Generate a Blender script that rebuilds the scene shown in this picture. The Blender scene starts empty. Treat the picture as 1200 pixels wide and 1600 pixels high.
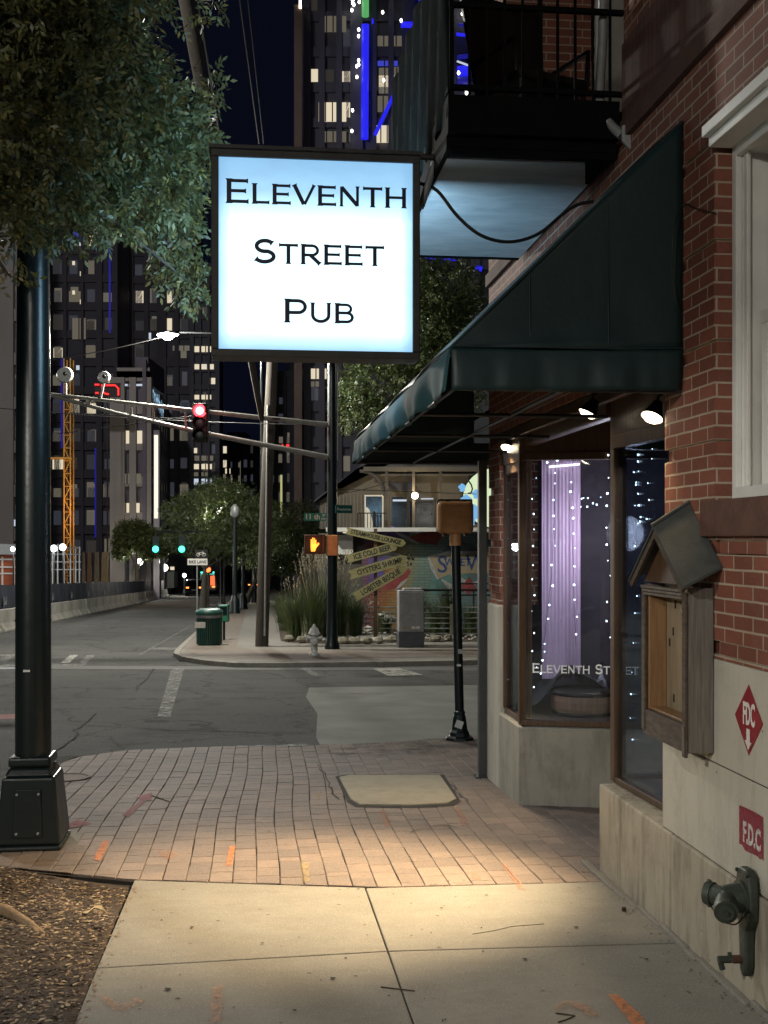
import bpy, math, random
import numpy as np
from mathutils import Vector, Matrix
R = math.radians
scene = bpy.context.scene
COL = scene.collection

# ------------------------------------------------------------------ camera
EYE = 1.85          # camera height
F = 1800.0          # focal length in photo pixels (1200 wide)
HOR = 843.0
cam_d = bpy.data.cameras.new("camera"); cam = bpy.data.objects.new("camera", cam_d)
COL.objects.link(cam); scene.camera = cam
cam.location = (0, 0, EYE); cam.rotation_euler = (R(90), 0, 0)
cam_d.sensor_fit = 'HORIZONTAL'; cam_d.sensor_width = 36.0; cam_d.lens = 54.0
cam_d.shift_y = 43.0/1200.0*1.0
cam_d.clip_start = 0.05; cam_d.clip_end = 3000

# ------------------------------------------------------------------ world, exposure
w = bpy.data.worlds.new("World"); scene.world = w; w.use_nodes = True
wb = w.node_tree.nodes["Background"]
wb.inputs[0].default_value = (0.16, 0.22, 0.55, 1); wb.inputs[1].default_value = 0.014
scene.view_settings.view_transform = 'Standard'; scene.view_settings.look = 'None'
scene.view_settings.exposure = 0.0; scene.view_settings.gamma = 1.0
scene.render.engine = 'CYCLES'
scene.cycles.use_denoising = True
scene.cycles.max_bounces = 8
scene.cycles.transparent_max_bounces = 12
scene.cycles.sample_clamp_indirect = 3.0

# strengths of the lamps of the place (each lamp's light is made in that lamp's builder)
P_BEHIND = 1150.0     # street lamp behind the viewer
P_LAMPS = 520.0       # each warm flood under the awning
P_CROSS = 3600.0     # cobra head over the crossing
P_GLOBE = 260.0      # lamps down the street
SIGN = 1.9

# ------------------------------------------------------------------ frames
TH = math.atan(0.112)
ND = (math.cos(TH), math.sin(TH)); DD = (-math.sin(TH), math.cos(TH))
SLOPE = 0.03333
def gz(X, Y): return -SLOPE*Y
def s2w(x, y):   # street frame -> world
    return (x*ND[0]+y*DD[0], x*ND[1]+y*DD[1])
def w2s(X, Y): return (X*ND[0]+Y*ND[1], X*DD[0]+Y*DD[1])
def G(px, py):   # ground point seen at a photo pixel
    Z = EYE*F/(py-903.0)
    return ((px-600)/F*Z, Z, -SLOPE*Z)
def Wp(px, py, Z): return ((px-600)/F*Z, Z, EYE+(HOR-py)/F*Z)
def GS(px, py):
    p = G(px, py); return w2s(p[0], p[1])
B0 = (1.361, 7.23)
def w2b(X, Y):
    dx, dy = X-B0[0], Y-B0[1]
    return (dx*ND[0]+dy*ND[1], dx*DD[0]+dy*DD[1])
def b2w(x, y): return (B0[0]+x*ND[0]+y*DD[0], B0[1]+x*ND[1]+y*DD[1])

# ------------------------------------------------------------------ tagging
def tag(o, label=None, cat=None, group=None, kind=None):
    if label: o["label"] = label
    if cat: o["category"] = cat
    if group: o["group"] = group
    if kind: o["kind"] = kind
    return o
def thing(name, label, cat, loc=(0,0,0), rz=0.0, group=None):
    o = bpy.data.objects.new(name, None); COL.objects.link(o)
    o.empty_display_size = 0.1
    o.location = loc; o.rotation_euler = (0, 0, rz)
    return tag(o, label, cat, group)
def copy_tree(o, parent=None):
    c = o.copy(); COL.objects.link(c); c.parent = parent
    for ch in [x for x in bpy.data.objects if x.parent == o]:
        copy_tree(ch, c)
    return c

# ------------------------------------------------------------------ mesh builder
class MB:
    def __init__(s): s.v = []; s.f = []; s.sm = []
    def add(s, vs, fs, smooth=False):
        b = len(s.v); s.v += [tuple(p) for p in vs]
        for f in fs: s.f.append(tuple(b+i for i in f)); s.sm.append(smooth)
        return s
    def box(s, x0, x1, y0, y1, z0, z1):
        vs = [(x0,y0,z0),(x1,y0,z0),(x1,y1,z0),(x0,y1,z0),(x0,y0,z1),(x1,y0,z1),(x1,y1,z1),(x0,y1,z1)]
        return s.add(vs, [(0,3,2,1),(4,5,6,7),(0,1,5,4),(1,2,6,5),(2,3,7,6),(3,0,4,7)])
    def obox(s, c, size, M):
        hx, hy, hz = size[0]/2, size[1]/2, size[2]/2
        vs = []
        for sx, sy, sz in ((-1,-1,-1),(1,-1,-1),(1,1,-1),(-1,1,-1),(-1,-1,1),(1,-1,1),(1,1,1),(-1,1,1)):
            vs.append(tuple(Vector(c)+M @ Vector((sx*hx, sy*hy, sz*hz))))
        return s.add(vs, [(0,3,2,1),(4,5,6,7),(0,1,5,4),(1,2,6,5),(2,3,7,6),(3,0,4,7)])
    def prism(s, poly, ax, a, b):
        n = len(poly)
        def P(p, t):
            return {'x': (t, p[0], p[1]), 'y': (p[0], t, p[1]), 'z': (p[0], p[1], t)}[ax]
        vs = [P(p, a) for p in poly]+[P(p, b) for p in poly]
        fs = [tuple(range(n))[::-1], tuple(range(n, 2*n))]
        for i in range(n):
            j = (i+1) % n; fs.append((i, j, n+j, n+i))
        return s.add(vs, fs)
    def tube(s, pts, r, n=10, caps=True, flat=False):
        pts = [Vector(p) for p in pts]; m = len(pts)
        rs = r if isinstance(r, (list, tuple)) else [r]*m
        vs = []; prev = None
        for i, p in enumerate(pts):
            t = (pts[min(i+1, m-1)]-pts[max(i-1, 0)]).normalized()
            if prev is None:
                a = Vector((0,0,1)) if abs(t.z) < 0.9 else Vector((1,0,0))
                u = t.cross(a).normalized()
            else:
                u = (prev - t*prev.dot(t)).normalized()
            prev = u; v = t.cross(u)
            for k in range(n):
                a = 2*math.pi*(k+0.5)/n
                vs.append(tuple(p+(u*math.cos(a)+v*math.sin(a))*rs[i]))
        fs = []
        for i in range(m-1):
            for k in range(n):
                k2 = (k+1) % n
                fs.append((i*n+k, i*n+k2, (i+1)*n+k2, (i+1)*n+k))
        s.add(vs, fs, not flat)
        if caps:
            s.add(vs[:n], [tuple(range(n))[::-1]]); s.add(vs[-n:], [tuple(range(n))])
        return s
    def lathe(s, prof, c=(0,0,0), n=20, flat=False, rot=0.0, caps=True):
        vs = []
        for r, z in prof:
            for k in range(n):
                a = 2*math.pi*k/n+rot
                vs.append((c[0]+r*math.cos(a), c[1]+r*math.sin(a), c[2]+z))
        fs = []
        for i in range(len(prof)-1):
            for k in range(n):
                k2 = (k+1) % n
                fs.append((i*n+k, i*n+k2, (i+1)*n+k2, (i+1)*n+k))
        s.add(vs, fs, not flat)
        if caps:
            s.add(vs[:n], [tuple(range(n))[::-1]]); s.add(vs[-n:], [tuple(range(n))])
        return s
    def ball(s, c, r, n=10, sq=(1,1,1)):
        m = n//2+1
        prof = [(math.sin(math.pi*i/m), -math.cos(math.pi*i/m)) for i in range(1, m)]
        vs = [(c[0], c[1], c[2]-r*sq[2])]
        for pr, pz in prof:
            for k in range(n):
                a = 2*math.pi*k/n
                vs.append((c[0]+pr*r*sq[0]*math.cos(a), c[1]+pr*r*sq[1]*math.sin(a), c[2]+pz*r*sq[2]))
        vs.append((c[0], c[1], c[2]+r*sq[2]))
        fs = []
        for k in range(n):
            k2 = (k+1) % n
            fs.append((0, 1+k2, 1+k)); L = 1+(len(prof)-1)*n
            fs.append((L+k, L+k2, len(vs)-1))
            for i in range(len(prof)-1):
                fs.append((1+i*n+k, 1+i*n+k2, 1+(i+1)*n+k2, 1+(i+1)*n+k))
        return s.add(vs, fs, True)
    def build(s, name, mat, parent=None, bevel=0, loc=None, rz=None, seg=2):
        me = bpy.data.meshes.new(name); me.from_pydata(s.v, [], s.f); me.update()
        me.polygons.foreach_set("use_smooth", s.sm)
        if mat: me.materials.append(mat)
        o = bpy.data.objects.new(name, me); COL.objects.link(o)
        if parent: o.parent = parent
        if loc is not None: o.location = loc
        if rz is not None: o.rotation_euler = (0, 0, rz)
        if bevel:
            b = o.modifiers.new("bevel", 'BEVEL'); b.width = bevel; b.segments = seg
            b.limit_method = 'ANGLE'; b.angle_limit = R(40)
        return o

# ------------------------------------------------------------------ materials
def nmat(name):
    m = bpy.data.materials.new(name); m.use_nodes = True
    nt = m.node_tree; b = nt.nodes["Principled BSDF"]
    return m, nt, b
def N(nt, t, **kw):
    n = nt.nodes.new(t)
    for k, v in kw.items(): setattr(n, k, v)
    return n
def mixc(nt, fac, a, b, blend='MIX'):
    m = N(nt, 'ShaderNodeMix', data_type='RGBA', blend_type=blend)
    for i, x in ((0, fac), (6, a), (7, b)):
        if isinstance(x, (int, float)): m.inputs[i].default_value = x
        elif isinstance(x, (tuple, list)): m.inputs[i].default_value = (*x[:3], 1)
        else: nt.links.new(x, m.inputs[i])
    return m.outputs[2]
def noise(nt, vec, scale, detail=4, rough=0.55):
    n = N(nt, 'ShaderNodeTexNoise'); n.inputs['Scale'].default_value = scale
    n.inputs['Detail'].default_value = detail; n.inputs['Roughness'].default_value = rough
    if vec is not None: nt.links.new(vec, n.inputs['Vector'])
    return n.outputs['Fac']
def ramp(nt, fac, stops):
    r = N(nt, 'ShaderNodeValToRGB'); nt.links.new(fac, r.inputs[0])
    e = r.color_ramp.elements
    while len(e) < len(stops): e.new(0.5)
    for i, (p, c) in enumerate(stops):
        e[i].position = p
        e[i].color = (c, c, c, 1) if isinstance(c, (int, float)) else (*c, 1)
    return r.outputs[0]
def math_(nt, op, a, b=None, c=None):
    m = N(nt, 'ShaderNodeMath', operation=op)
    for i, x in enumerate((a, b, c)):
        if x is None: continue
        if isinstance(x, (int, float)): m.inputs[i].default_value = x
        else: nt.links.new(x, m.inputs[i])
    return m.outputs[0]
def objco(nt): return N(nt, 'ShaderNodeTexCoord').outputs['Object']
def bump(nt, b, h, strength=0.3, dist=0.01):
    n = N(nt, 'ShaderNodeBump'); n.inputs['Strength'].default_value = strength
    n.inputs['Distance'].default_value = dist
    nt.links.new(h, n.inputs['Height']); nt.links.new(n.outputs[0], b.inputs['Normal'])
def scaled(nt, vec, s):
    m = N(nt, 'ShaderNodeMapping'); m.inputs['Scale'].default_value = s
    nt.links.new(vec, m.inputs['Vector']); return m.outputs[0]
def surf(name, c1, c2=None, scale=6, rough=0.6, metal=0.0, bs=0.15, bscale=40, stretch=(1,1,1), spec=0.5, rv=0.15):
    m, nt, b = nmat(name); co = scaled(nt, objco(nt), stretch)
    c2 = c2 or tuple(x*0.6 for x in c1)
    f = noise(nt, co, scale, 5, 0.6)
    f2 = ramp(nt, f, [(0.3, 0.0), (0.7, 1.0)])
    col = mixc(nt, f2, c1, c2)
    nt.links.new(col, b.inputs['Base Color'])
    rr = math_(nt, 'MULTIPLY_ADD', f, rv, rough-rv/2)
    nt.links.new(rr, b.inputs['Roughness'])
    b.inputs['Metallic'].default_value = metal
    b.inputs['Specular IOR Level'].default_value = spec
    if bs: bump(nt, b, noise(nt, co, bscale, 3), bs, 0.01)
    return m
def emat(name, c, s, base=(0.02,0.02,0.02)):
    m, nt, b = nmat(name); b.inputs['Base Color'].default_value = (*base, 1)
    b.inputs['Emission Color'].default_value = (*c, 1); b.inputs['Emission Strength'].default_value = s
    b.inputs['Roughness'].default_value = 0.4
    return m
def uvvec(nt, dz=0.0, swap=False):
    """object space wall mapping: u along the wall whichever way it faces, v up"""
    tc = N(nt, 'ShaderNodeTexCoord')
    sx = N(nt, 'ShaderNodeSeparateXYZ'); nt.links.new(tc.outputs['Object'], sx.inputs[0])
    sn = N(nt, 'ShaderNodeSeparateXYZ'); nt.links.new(tc.outputs['Normal'], sn.inputs[0])
    ax = math_(nt, 'ABSOLUTE', sn.outputs[0]); ay = math_(nt, 'ABSOLUTE', sn.outputs[1])
    g = math_(nt, 'GREATER_THAN', ax, ay)
    dx = math_(nt, 'SUBTRACT', sx.outputs[1], sx.outputs[0])
    u = math_(nt, 'MULTIPLY_ADD', g, dx, sx.outputs[0])
    u = math_(nt, 'ADD', u, 20.0)
    v = math_(nt, 'ADD', sx.outputs[2], dz)
    cx = N(nt, 'ShaderNodeCombineXYZ')
    nt.links.new(v if swap else u, cx.inputs[0]); nt.links.new(u if swap else v, cx.inputs[1])
    return cx.outputs[0], tc.outputs['Object']
def brickmat(name, c1, c2, mortar, bw=0.2032, rh=0.06771, ms=0.0055, dz=0.0, swap=False, rough=0.75, stain=0.35):
    m, nt, b = nmat(name)
    vec, co = uvvec(nt, dz, swap)
    wob = noise(nt, co, 7, 2)
    w2 = N(nt, 'ShaderNodeVectorMath', operation='MULTIPLY_ADD')
    cb = N(nt, 'ShaderNodeCombineXYZ'); nt.links.new(wob, cb.inputs[0]); nt.links.new(wob, cb.inputs[1])
    nt.links.new(cb.outputs[0], w2.inputs[0]); w2.inputs[1].default_value = (0.007, 0.005, 0); nt.links.new(vec, w2.inputs[2])
    br = N(nt, 'ShaderNodeTexBrick'); nt.links.new(w2.outputs[0], br.inputs['Vector'])
    br.inputs['Scale'].default_value = 1.0; br.inputs['Brick Width'].default_value = bw
    br.inputs['Row Height'].default_value = rh; br.inputs['Mortar Size'].default_value = ms
    br.inputs['Mortar Smooth'].default_value = 0.15; br.inputs['Bias'].default_value = 0.0
    br.inputs['Color1'].default_value = (*c1, 1); br.inputs['Color2'].default_value = (*c2, 1)
    br.inputs['Mortar'].default_value = (*mortar, 1)
    n1 = noise(nt, co, 3.0, 5, 0.6); n2 = noise(nt, co, 60, 4, 0.7)
    col = mixc(nt, ramp(nt, n1, [(0.35, 0.0), (0.75, stain)]), br.outputs['Color'], tuple(x*0.5 for x in c2))
    col = mixc(nt, ramp(nt, n2, [(0.45, 0.0), (0.8, 0.35)]), col, tuple(min(1, x*2.0+0.02) for x in c2))
    nt.links.new(col, b.inputs['Base Color']); b.inputs['Roughness'].default_value = rough
    h = math_(nt, 'MULTIPLY_ADD', br.outputs['Fac'], -1.0, math_(nt, 'MULTIPLY', n2, 0.35))
    bump(nt, b, h, 0.6, 0.006)
    return m
def stonemat(name, c1, c2, streak=0.5, sc=1.0):
    m, nt, b = nmat(name); co = objco(nt)
    base = mixc(nt, noise(nt, co, 2.2*sc, 6, 0.65), c1, c2)
    st = noise(nt, scaled(nt, co, (5, 5, 0.9)), 1.6, 7, 0.72)
    base = mixc(nt, ramp(nt, st, [(0.48, 0.0), (0.72, streak)]), base, tuple(x*0.42 for x in c2))
    sz = N(nt, 'ShaderNodeSeparateXYZ'); nt.links.new(co, sz.inputs[0]); foot = ramp(nt, math_(nt, 'ADD', sz.outputs[2], math_(nt, 'MULTIPLY', st, -.5)), [(0.0, 0.0), (0.001, 0.0)])
    blot = noise(nt, co, 0.9*sc, 7, 0.75); base = mixc(nt, ramp(nt, blot, [(0.52, 0.0), (0.7, 0.55)]), base, tuple(x*0.5 for x in c2))
    sp = noise(nt, co, 90, 3, 0.7)
    base = mixc(nt, ramp(nt, sp, [(0.55, 0.0), (0.8, 0.35)]), base, tuple(x*0.5 for x in c1))
    v = N(nt, 'ShaderNodeTexVoronoi'); v.inputs['Scale'].default_value = 9.0; nt.links.new(co, v.inputs['Vector'])
    pit = ramp(nt, v.outputs['Distance'], [(0.03, 0.85), (0.06, 0.0)])
    base = mixc(nt, pit, base, (0.03, 0.025, 0.02))
    nt.links.new(base, b.inputs['Base Color']); b.inputs['Roughness'].default_value = 0.8
    bump(nt, b, noise(nt, co, 45, 5, 0.7), 0.25, 0.006)
    return m
def glassmat(name, tint=(0.9, 0.95, 1.0), refl=4.0):
    m = bpy.data.materials.new(name); m.use_nodes = True; nt = m.node_tree
    nt.nodes.remove(nt.nodes["Principled BSDF"]); out = nt.nodes["Material Output"]
    t = N(nt, 'ShaderNodeBsdfTransparent'); t.inputs[0].default_value = (*tint, 1)
    g = N(nt, 'ShaderNodeBsdfGlossy'); g.inputs['Roughness'].default_value = 0.02
    fr = N(nt, 'ShaderNodeFresnel'); fr.inputs[0].default_value = 1.6
    gb = N(nt, 'ShaderNodeNewGeometry'); front = math_(nt, 'SUBTRACT', 1.0, gb.outputs['Backfacing'])
    k = math_(nt, 'MULTIPLY', math_(nt, 'MINIMUM', math_(nt, 'MULTIPLY', fr.outputs[0], refl), 0.85), front)
    mx = N(nt, 'ShaderNodeMixShader'); nt.links.new(k, mx.inputs[0])
    nt.links.new(t.outputs[0], mx.inputs[1]); nt.links.new(g.outputs[0], mx.inputs[2])
    nt.links.new(mx.outputs[0], out.inputs[0]); return m

M = {}
M['brick'] = brickmat("red_brick", (0.235,0.078,0.045), (0.15,0.05,0.032), (0.40,0.345,0.26), dz=0.06771*200-1.85)
M['soldier'] = brickmat("soldier_brick", (0.13,0.05,0.034), (0.085,0.034,0.025), (0.03,0.035,0.03), bw=0.43, rh=0.0677, swap=True, dz=1.02)
M['brown'] = surf("brown_sill_brick", (0.12,0.055,0.035), (0.07,0.035,0.025), 8, 0.8, bs=0.4)
M['stone'] = stonemat("limestone", (0.50,0.48,0.41), (0.40,0.375,0.31), 0.35)
M['stone_base'] = stonemat("stained_limestone", (0.42,0.385,0.31), (0.27,0.24,0.18), 0.95)
M['stone_bay'] = stonemat("grey_limestone", (0.38,0.36,0.30), (0.25,0.24,0.20), 0.6, 1.5)
M['white'] = surf("white_paint", (0.74,0.74,0.70), (0.62,0.62,0.58), 5, 0.5, bs=0.1)
M['soffit'] = surf("white_soffit_paint", (0.66,0.67,0.67), (0.45,0.48,0.51), 3.5, 0.9, bs=0.3, bscale=14, stretch=(1,2,1))
M['wood_dark'] = surf("dark_varnished_wood", (0.11,0.065,0.035), (0.055,0.03,0.018), 5, 0.35, stretch=(8,8,0.6), bs=0.2)
M['wood_warm'] = surf("warm_pine_wood", (0.29,0.165,0.075), (0.17,0.085,0.035), 4, 0.5, stretch=(14,14,0.8), bs=0.2)
M['wood_panel'] = surf("plywood_panel", (0.31,0.255,0.175), (0.17,0.125,0.07), 3, 0.6, stretch=(5,5,0.7), bs=0.1)
M['wood_grey'] = surf("weathered_grey_wood", (0.21,0.19,0.165), (0.10,0.085,0.07), 4, 0.8, stretch=(16,16,0.9), bs=0.5)
M['wood_old'] = surf("weathered_dark_wood", (0.10,0.075,0.055), (0.045,0.032,0.025), 4, 0.8, stretch=(3,3,12), bs=0.5)
M['roof_felt'] = surf("black_roof_felt", (0.055,0.062,0.058), (0.035,0.04,0.038), 9, 0.85, bs=0.5, bscale=120)
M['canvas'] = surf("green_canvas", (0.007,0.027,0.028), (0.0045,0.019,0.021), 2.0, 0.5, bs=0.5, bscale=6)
M['canvas_lit'] = surf("sign_lit_green_canvas", (0.025,0.075,0.085), (0.018,0.055,0.062), 2.0, 0.8, bs=0.3, bscale=5, spec=0.15)  # paler, bluer canvas copy: the sign's light is put into the colour
M['steel'] = surf("black_painted_steel", (0.006,0.007,0.008), (0.004,0.0045,0.005), 12, 0.45, bs=0.12)
M['iron'] = surf('dull_black_iron', (0.004,0.005,0.0055), None, 12, .85, bs=0, spec=.1)  # even near-black iron with low gloss
M['green_pole'] = surf("dark_green_pole_paint", (0.007,0.014,0.0145), (0.005,0.009,0.0095), 3, 0.33, bs=0.2, bscale=14)
M['post'] = surf("grey_post_paint", (0.05,0.055,0.056), (0.03,0.034,0.035), 4, 0.4, bs=0.15)
M['sign_frame'] = surf("brown_sign_metal", (0.05,0.05,0.048), (0.028,0.025,0.022), 6, 0.55, bs=0.2)
M['rust'] = surf("rusty_metal", (0.10,0.04,0.025), (0.05,0.03,0.02), 14, 0.7, bs=0.4)
M['bronze'] = surf("green_bronze", (0.075,0.088,0.07), (0.04,0.05,0.042), 12, 0.55, metal=0.35, bs=0.3)
M['grey_metal'] = surf("galvanised_metal", (0.38,0.39,0.38), (0.25,0.26,0.25), 8, 0.45, metal=0.3, bs=0.1)
M['arm_metal'] = surf("mast_arm_metal", (0.20,0.20,0.18), (0.12,0.12,0.11), 8, 0.45, bs=0.1)
M['black'] = surf("matt_black", (0.008,0.008,0.009), None, 5, 0.7, bs=0)
M['rubber'] = surf("black_cable_rubber", (0.01,0.01,0.01), None, 5, 0.5, bs=0)
M['orange_box'] = surf("faded_orange_plastic", (0.62,0.33,0.13), (0.46,0.22,0.085), 9, 0.5, bs=0.25, bscale=20)
M['glass'] = glassmat("window_glass")
M['glass_dark'] = surf("dark_window_glass", (0.006,0.008,0.012), (0.012,0.014,0.02), 3, 0.12, bs=0)
M['purple'] = surf("purple_cloth", (0.60,0.45,0.62), (0.565,0.41,0.59), 2, 0.8, stretch=(30,4,0.6), bs=0.2)
M['interior'] = surf("dark_interior_paint", (0.075,0.065,0.08), (0.045,0.038,0.05), 3, 0.8, bs=0)
M['floor_in'] = surf("stained_floorboards", (0.06,0.045,0.05), (0.035,0.028,0.03), 4, 0.4, stretch=(8,1,1), bs=0.1)
M['red_sign'] = surf("worn_red_sign_paint", (0.26,0.018,0.025), (0.19,0.012,0.02), 7, 0.5, bs=0.1)
M['red_wall'] = None
M['white_letter'] = surf("white_lettering", (0.72,0.70,0.66), (0.6,0.58,0.54), 9, 0.6, bs=0)
M['ink'] = surf("dark_blue_lettering", (0.015,0.025,0.07), (0.008,0.012,0.035), 6, 0.5, bs=0)
M['trash_green'] = surf("dark_green_enamel", (0.015,0.075,0.06), (0.01,0.05,0.04), 6, 0.4, bs=0.1)
M['concrete_b'] = surf("barrier_concrete", (0.42,0.40,0.35), (0.25,0.235,0.2), 1.2, 0.85, bs=0.4, bscale=12)
M['screen'] = surf("blue_grey_screen_mesh", (0.045,0.052,0.075), (0.022,0.026,0.042), 2.2, 0.7, stretch=(1,1.5,1), bs=0.5, bscale=3)
M['pale_print'] = surf("pale_screen_print", (0.32,0.32,0.31), (0.1,0.1,0.12), 3, 0.8, bs=0)
M['bark'] = surf("grey_bark", (0.13,0.115,0.09), (0.06,0.052,0.042), 5, 0.9, stretch=(5,5,0.7), bs=0.9, bscale=18)
M['pole_wood'] = surf("creosoted_pole_wood", (0.07,0.06,0.048), (0.035,0.03,0.025), 3, 0.85, stretch=(16,16,0.5), bs=0.7, bscale=14)
M['root'] = surf("brown_root_bark", (0.27,0.19,0.11), (0.15,0.10,0.055), 9, 0.9, bs=0.8, bscale=30)
M['hydrant'] = surf("silver_hydrant_paint", (0.85,0.86,0.82), (0.5,0.5,0.48), 20, 0.45, metal=0.2, bs=0.15)
M['cab_grey'] = surf("grey_cabinet_enamel", (0.34,0.34,0.34), (0.24,0.24,0.245), 5, 0.55, bs=0.1)
M['cab_dark'] = surf("dark_grey_plinth", (0.09,0.095,0.11), (0.06,0.064,0.075), 5, 0.7, bs=0.1)
M['yellow_wood'] = surf("painted_yellow_plank", (0.26,0.245,0.11), (0.17,0.155,0.065), 6, 0.7, stretch=(1,1,9), bs=0.2)
M['post_wood'] = surf("pale_fence_post_wood", (0.34,0.32,0.22), (0.22,0.2,0.13), 6, 0.8, bs=0.2)
M['siding'] = surf("beige_siding", (0.115,0.105,0.088), (0.08,0.073,0.06), 1.5, 0.8, bs=0.2)
M['roofdark'] = surf("dark_roof", (0.03,0.035,0.045), (0.02,0.022,0.03), 3, 0.7, bs=0.2)
M['sign_green'] = surf("green_street_sign", (0.01,0.20,0.13), (0.008,0.16,0.10), 6, 0.4, bs=0)
M['lid'] = stonemat("tan_concrete_lid", (0.33,0.29,0.205), (0.25,0.215,0.15), 0.35)
M['tower'] = surf("tower_concrete", (0.19,0.18,0.20), (0.13,0.12,0.15), 0.06, 0.85, bs=0)
M['tower_mid'] = surf('tower_mid_panel', (0.085,0.08,0.095), (0.055,0.052,0.068), 0.08, .8, bs=0)
M['tower_dark'] = surf("tower_dark_panel", (0.06,0.06,0.085), (0.035,0.035,0.055), 0.1, 0.6, bs=0)
M['tower_pale'] = surf("tower_pale_panel", (0.20,0.19,0.18), (0.15,0.14,0.135), 0.1, 0.8, bs=0)
M['car'] = surf("dark_car_paint", (0.02,0.018,0.02), None, 5, 0.25, bs=0)
M['van'] = surf("white_van_paint", (0.6,0.6,0.58), None, 5, 0.35, bs=0)

def leafmat(name, c1, c2):
    m, nt, b = nmat(name); co = objco(nt)
    geo = N(nt, 'ShaderNodeNewGeometry')
    f = noise(nt, co, 2.5, 3); r = geo.outputs['Random Per Island']
    col = mixc(nt, ramp(nt, f, [(0.3, 0.0), (0.7, 1.0)]), c1, c2)
    col = mixc(nt, ramp(nt, r, [(0.75, 0.0), (1.0, 0.7)]), col, (c1[0]*2.2, c1[1]*1.6, c1[2]*0.8))
    nt.links.new(col, b.inputs['Base Color']); b.inputs['Roughness'].default_value = 0.45
    tr = N(nt, 'ShaderNodeBsdfTranslucent'); nt.links.new(col, tr.inputs[0])
    mx = N(nt, 'ShaderNodeMixShader'); mx.inputs[0].default_value = 0.25
    nt.links.new(b.outputs[0], mx.inputs[1]); nt.links.new(tr.outputs[0], mx.inputs[2])
    nt.links.new(mx.outputs[0], nt.nodes["Material Output"].inputs[0]); return m
M['leaf'] = leafmat("near_leaf", (0.15,0.165,0.075), (0.075,0.09,0.040))
M['leaf_far'] = leafmat("street_leaf", (0.07,0.10,0.035), (0.035,0.055,0.02))
M['grassy'] = leafmat("ornamental_grass", (0.085,0.12,0.045), (0.045,0.07,0.03))
M['plume'] = leafmat("grass_plume", (0.30,0.28,0.22), (0.2,0.19,0.15))

# ground materials
def asphaltmat():
    m, nt, b = nmat("asphalt"); co = objco(nt)
    big = noise(nt, co, 0.35, 5, 0.6); mid = noise(nt, scaled(nt, co, (1.0,0.7,1)), 1.3, 6, 0.7); fine = noise(nt, co, 55, 3, 0.85)
    col = mixc(nt, ramp(nt, big, [(0.3, 0.0), (0.7, 1.0)]), (0.055,0.056,0.053), (0.092,0.093,0.088))
    col = mixc(nt, ramp(nt, mid, [(0.45, 0.0), (0.8, 0.7)]), col, (0.05,0.05,0.05))
    col = mixc(nt, ramp(nt, fine, [(0.53, 0.0), (0.68, 0.75)]), col, (0.24,0.24,0.225))
    oil = noise(nt, co, 0.9, 6, 0.75)
    col = mixc(nt, ramp(nt, oil, [(0.56, 0.0), (0.70, 0.75)]), col, (0.028,0.028,0.028))
    vv = N(nt, 'ShaderNodeTexVoronoi', feature='DISTANCE_TO_EDGE'); vv.inputs['Scale'].default_value = 0.55
    wv = N(nt, 'ShaderNodeVectorMath', operation='MULTIPLY_ADD'); cw = N(nt, 'ShaderNodeCombineXYZ'); nt.links.new(oil, cw.inputs[0]); nt.links.new(mid, cw.inputs[1])
    nt.links.new(cw.outputs[0], wv.inputs[0]); wv.inputs[1].default_value = (1.6,1.6,0); nt.links.new(co, wv.inputs[2]); nt.links.new(wv.outputs[0], vv.inputs['Vector'])
    col = mixc(nt, ramp(nt, vv.outputs['Distance'], [(0.006, 0.85), (0.014, 0.0)]), col, (0.015,0.014,0.013))
    nt.links.new(col, b.inputs['Base Color'])
    b.inputs['Roughness'].default_value = 0.9; b.inputs['Specular IOR Level'].default_value = 0.22
    bump(nt, b, fine, 0.9, 0.010); return m
M['asphalt'] = asphaltmat()
M['asphalt_patch'] = surf("newer_asphalt_patch", (0.22,0.225,0.20), (0.15,0.155,0.14), 1.3, 0.9, bs=0.35, bscale=90)
M['asphalt_patch_dark'] = surf("dark_asphalt_patch", (0.065,0.065,0.064), (0.10,0.10,0.097), 1.5, 0.8, bs=0.35, bscale=90)
def concmat():
    m, nt, b = nmat("sidewalk_concrete"); co = objco(nt)
    col = mixc(nt, noise(nt, co, 1.3, 6, 0.7), (0.26,0.245,0.21), (0.11,0.107,0.095))
    st = noise(nt, scaled(nt, co, (0.9,2.0,1)), 3.5, 6, 0.7)
    col = mixc(nt, ramp(nt, st, [(0.48, 0.0), (0.68, 0.6)]), col, (0.15,0.135,0.11))
    sp = noise(nt, co, 130, 3, 0.8)
    col = mixc(nt, ramp(nt, sp, [(0.52, 0.0), (0.72, 0.5)]), col, (0.46,0.44,0.38))
    col = mixc(nt, ramp(nt, sp, [(0.28, 0.6), (0.42, 0.0)]), col, (0.11,0.10,0.085))
    v = N(nt, 'ShaderNodeTexVoronoi'); v.inputs['Scale'].default_value = 4.0; nt.links.new(scaled(nt, co, (1,1.4,1)), v.inputs['Vector'])
    col = mixc(nt, ramp(nt, v.outputs['Distance'], [(0.035, 0.9), (0.06, 0.0)]), col, (0.05,0.045,0.035))
    nt.links.new(col, b.inputs['Base Color']); b.inputs['Roughness'].default_value = 0.85
    bump(nt, b, sp, 0.35, 0.004); return m
M['concrete'] = concmat()
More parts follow.
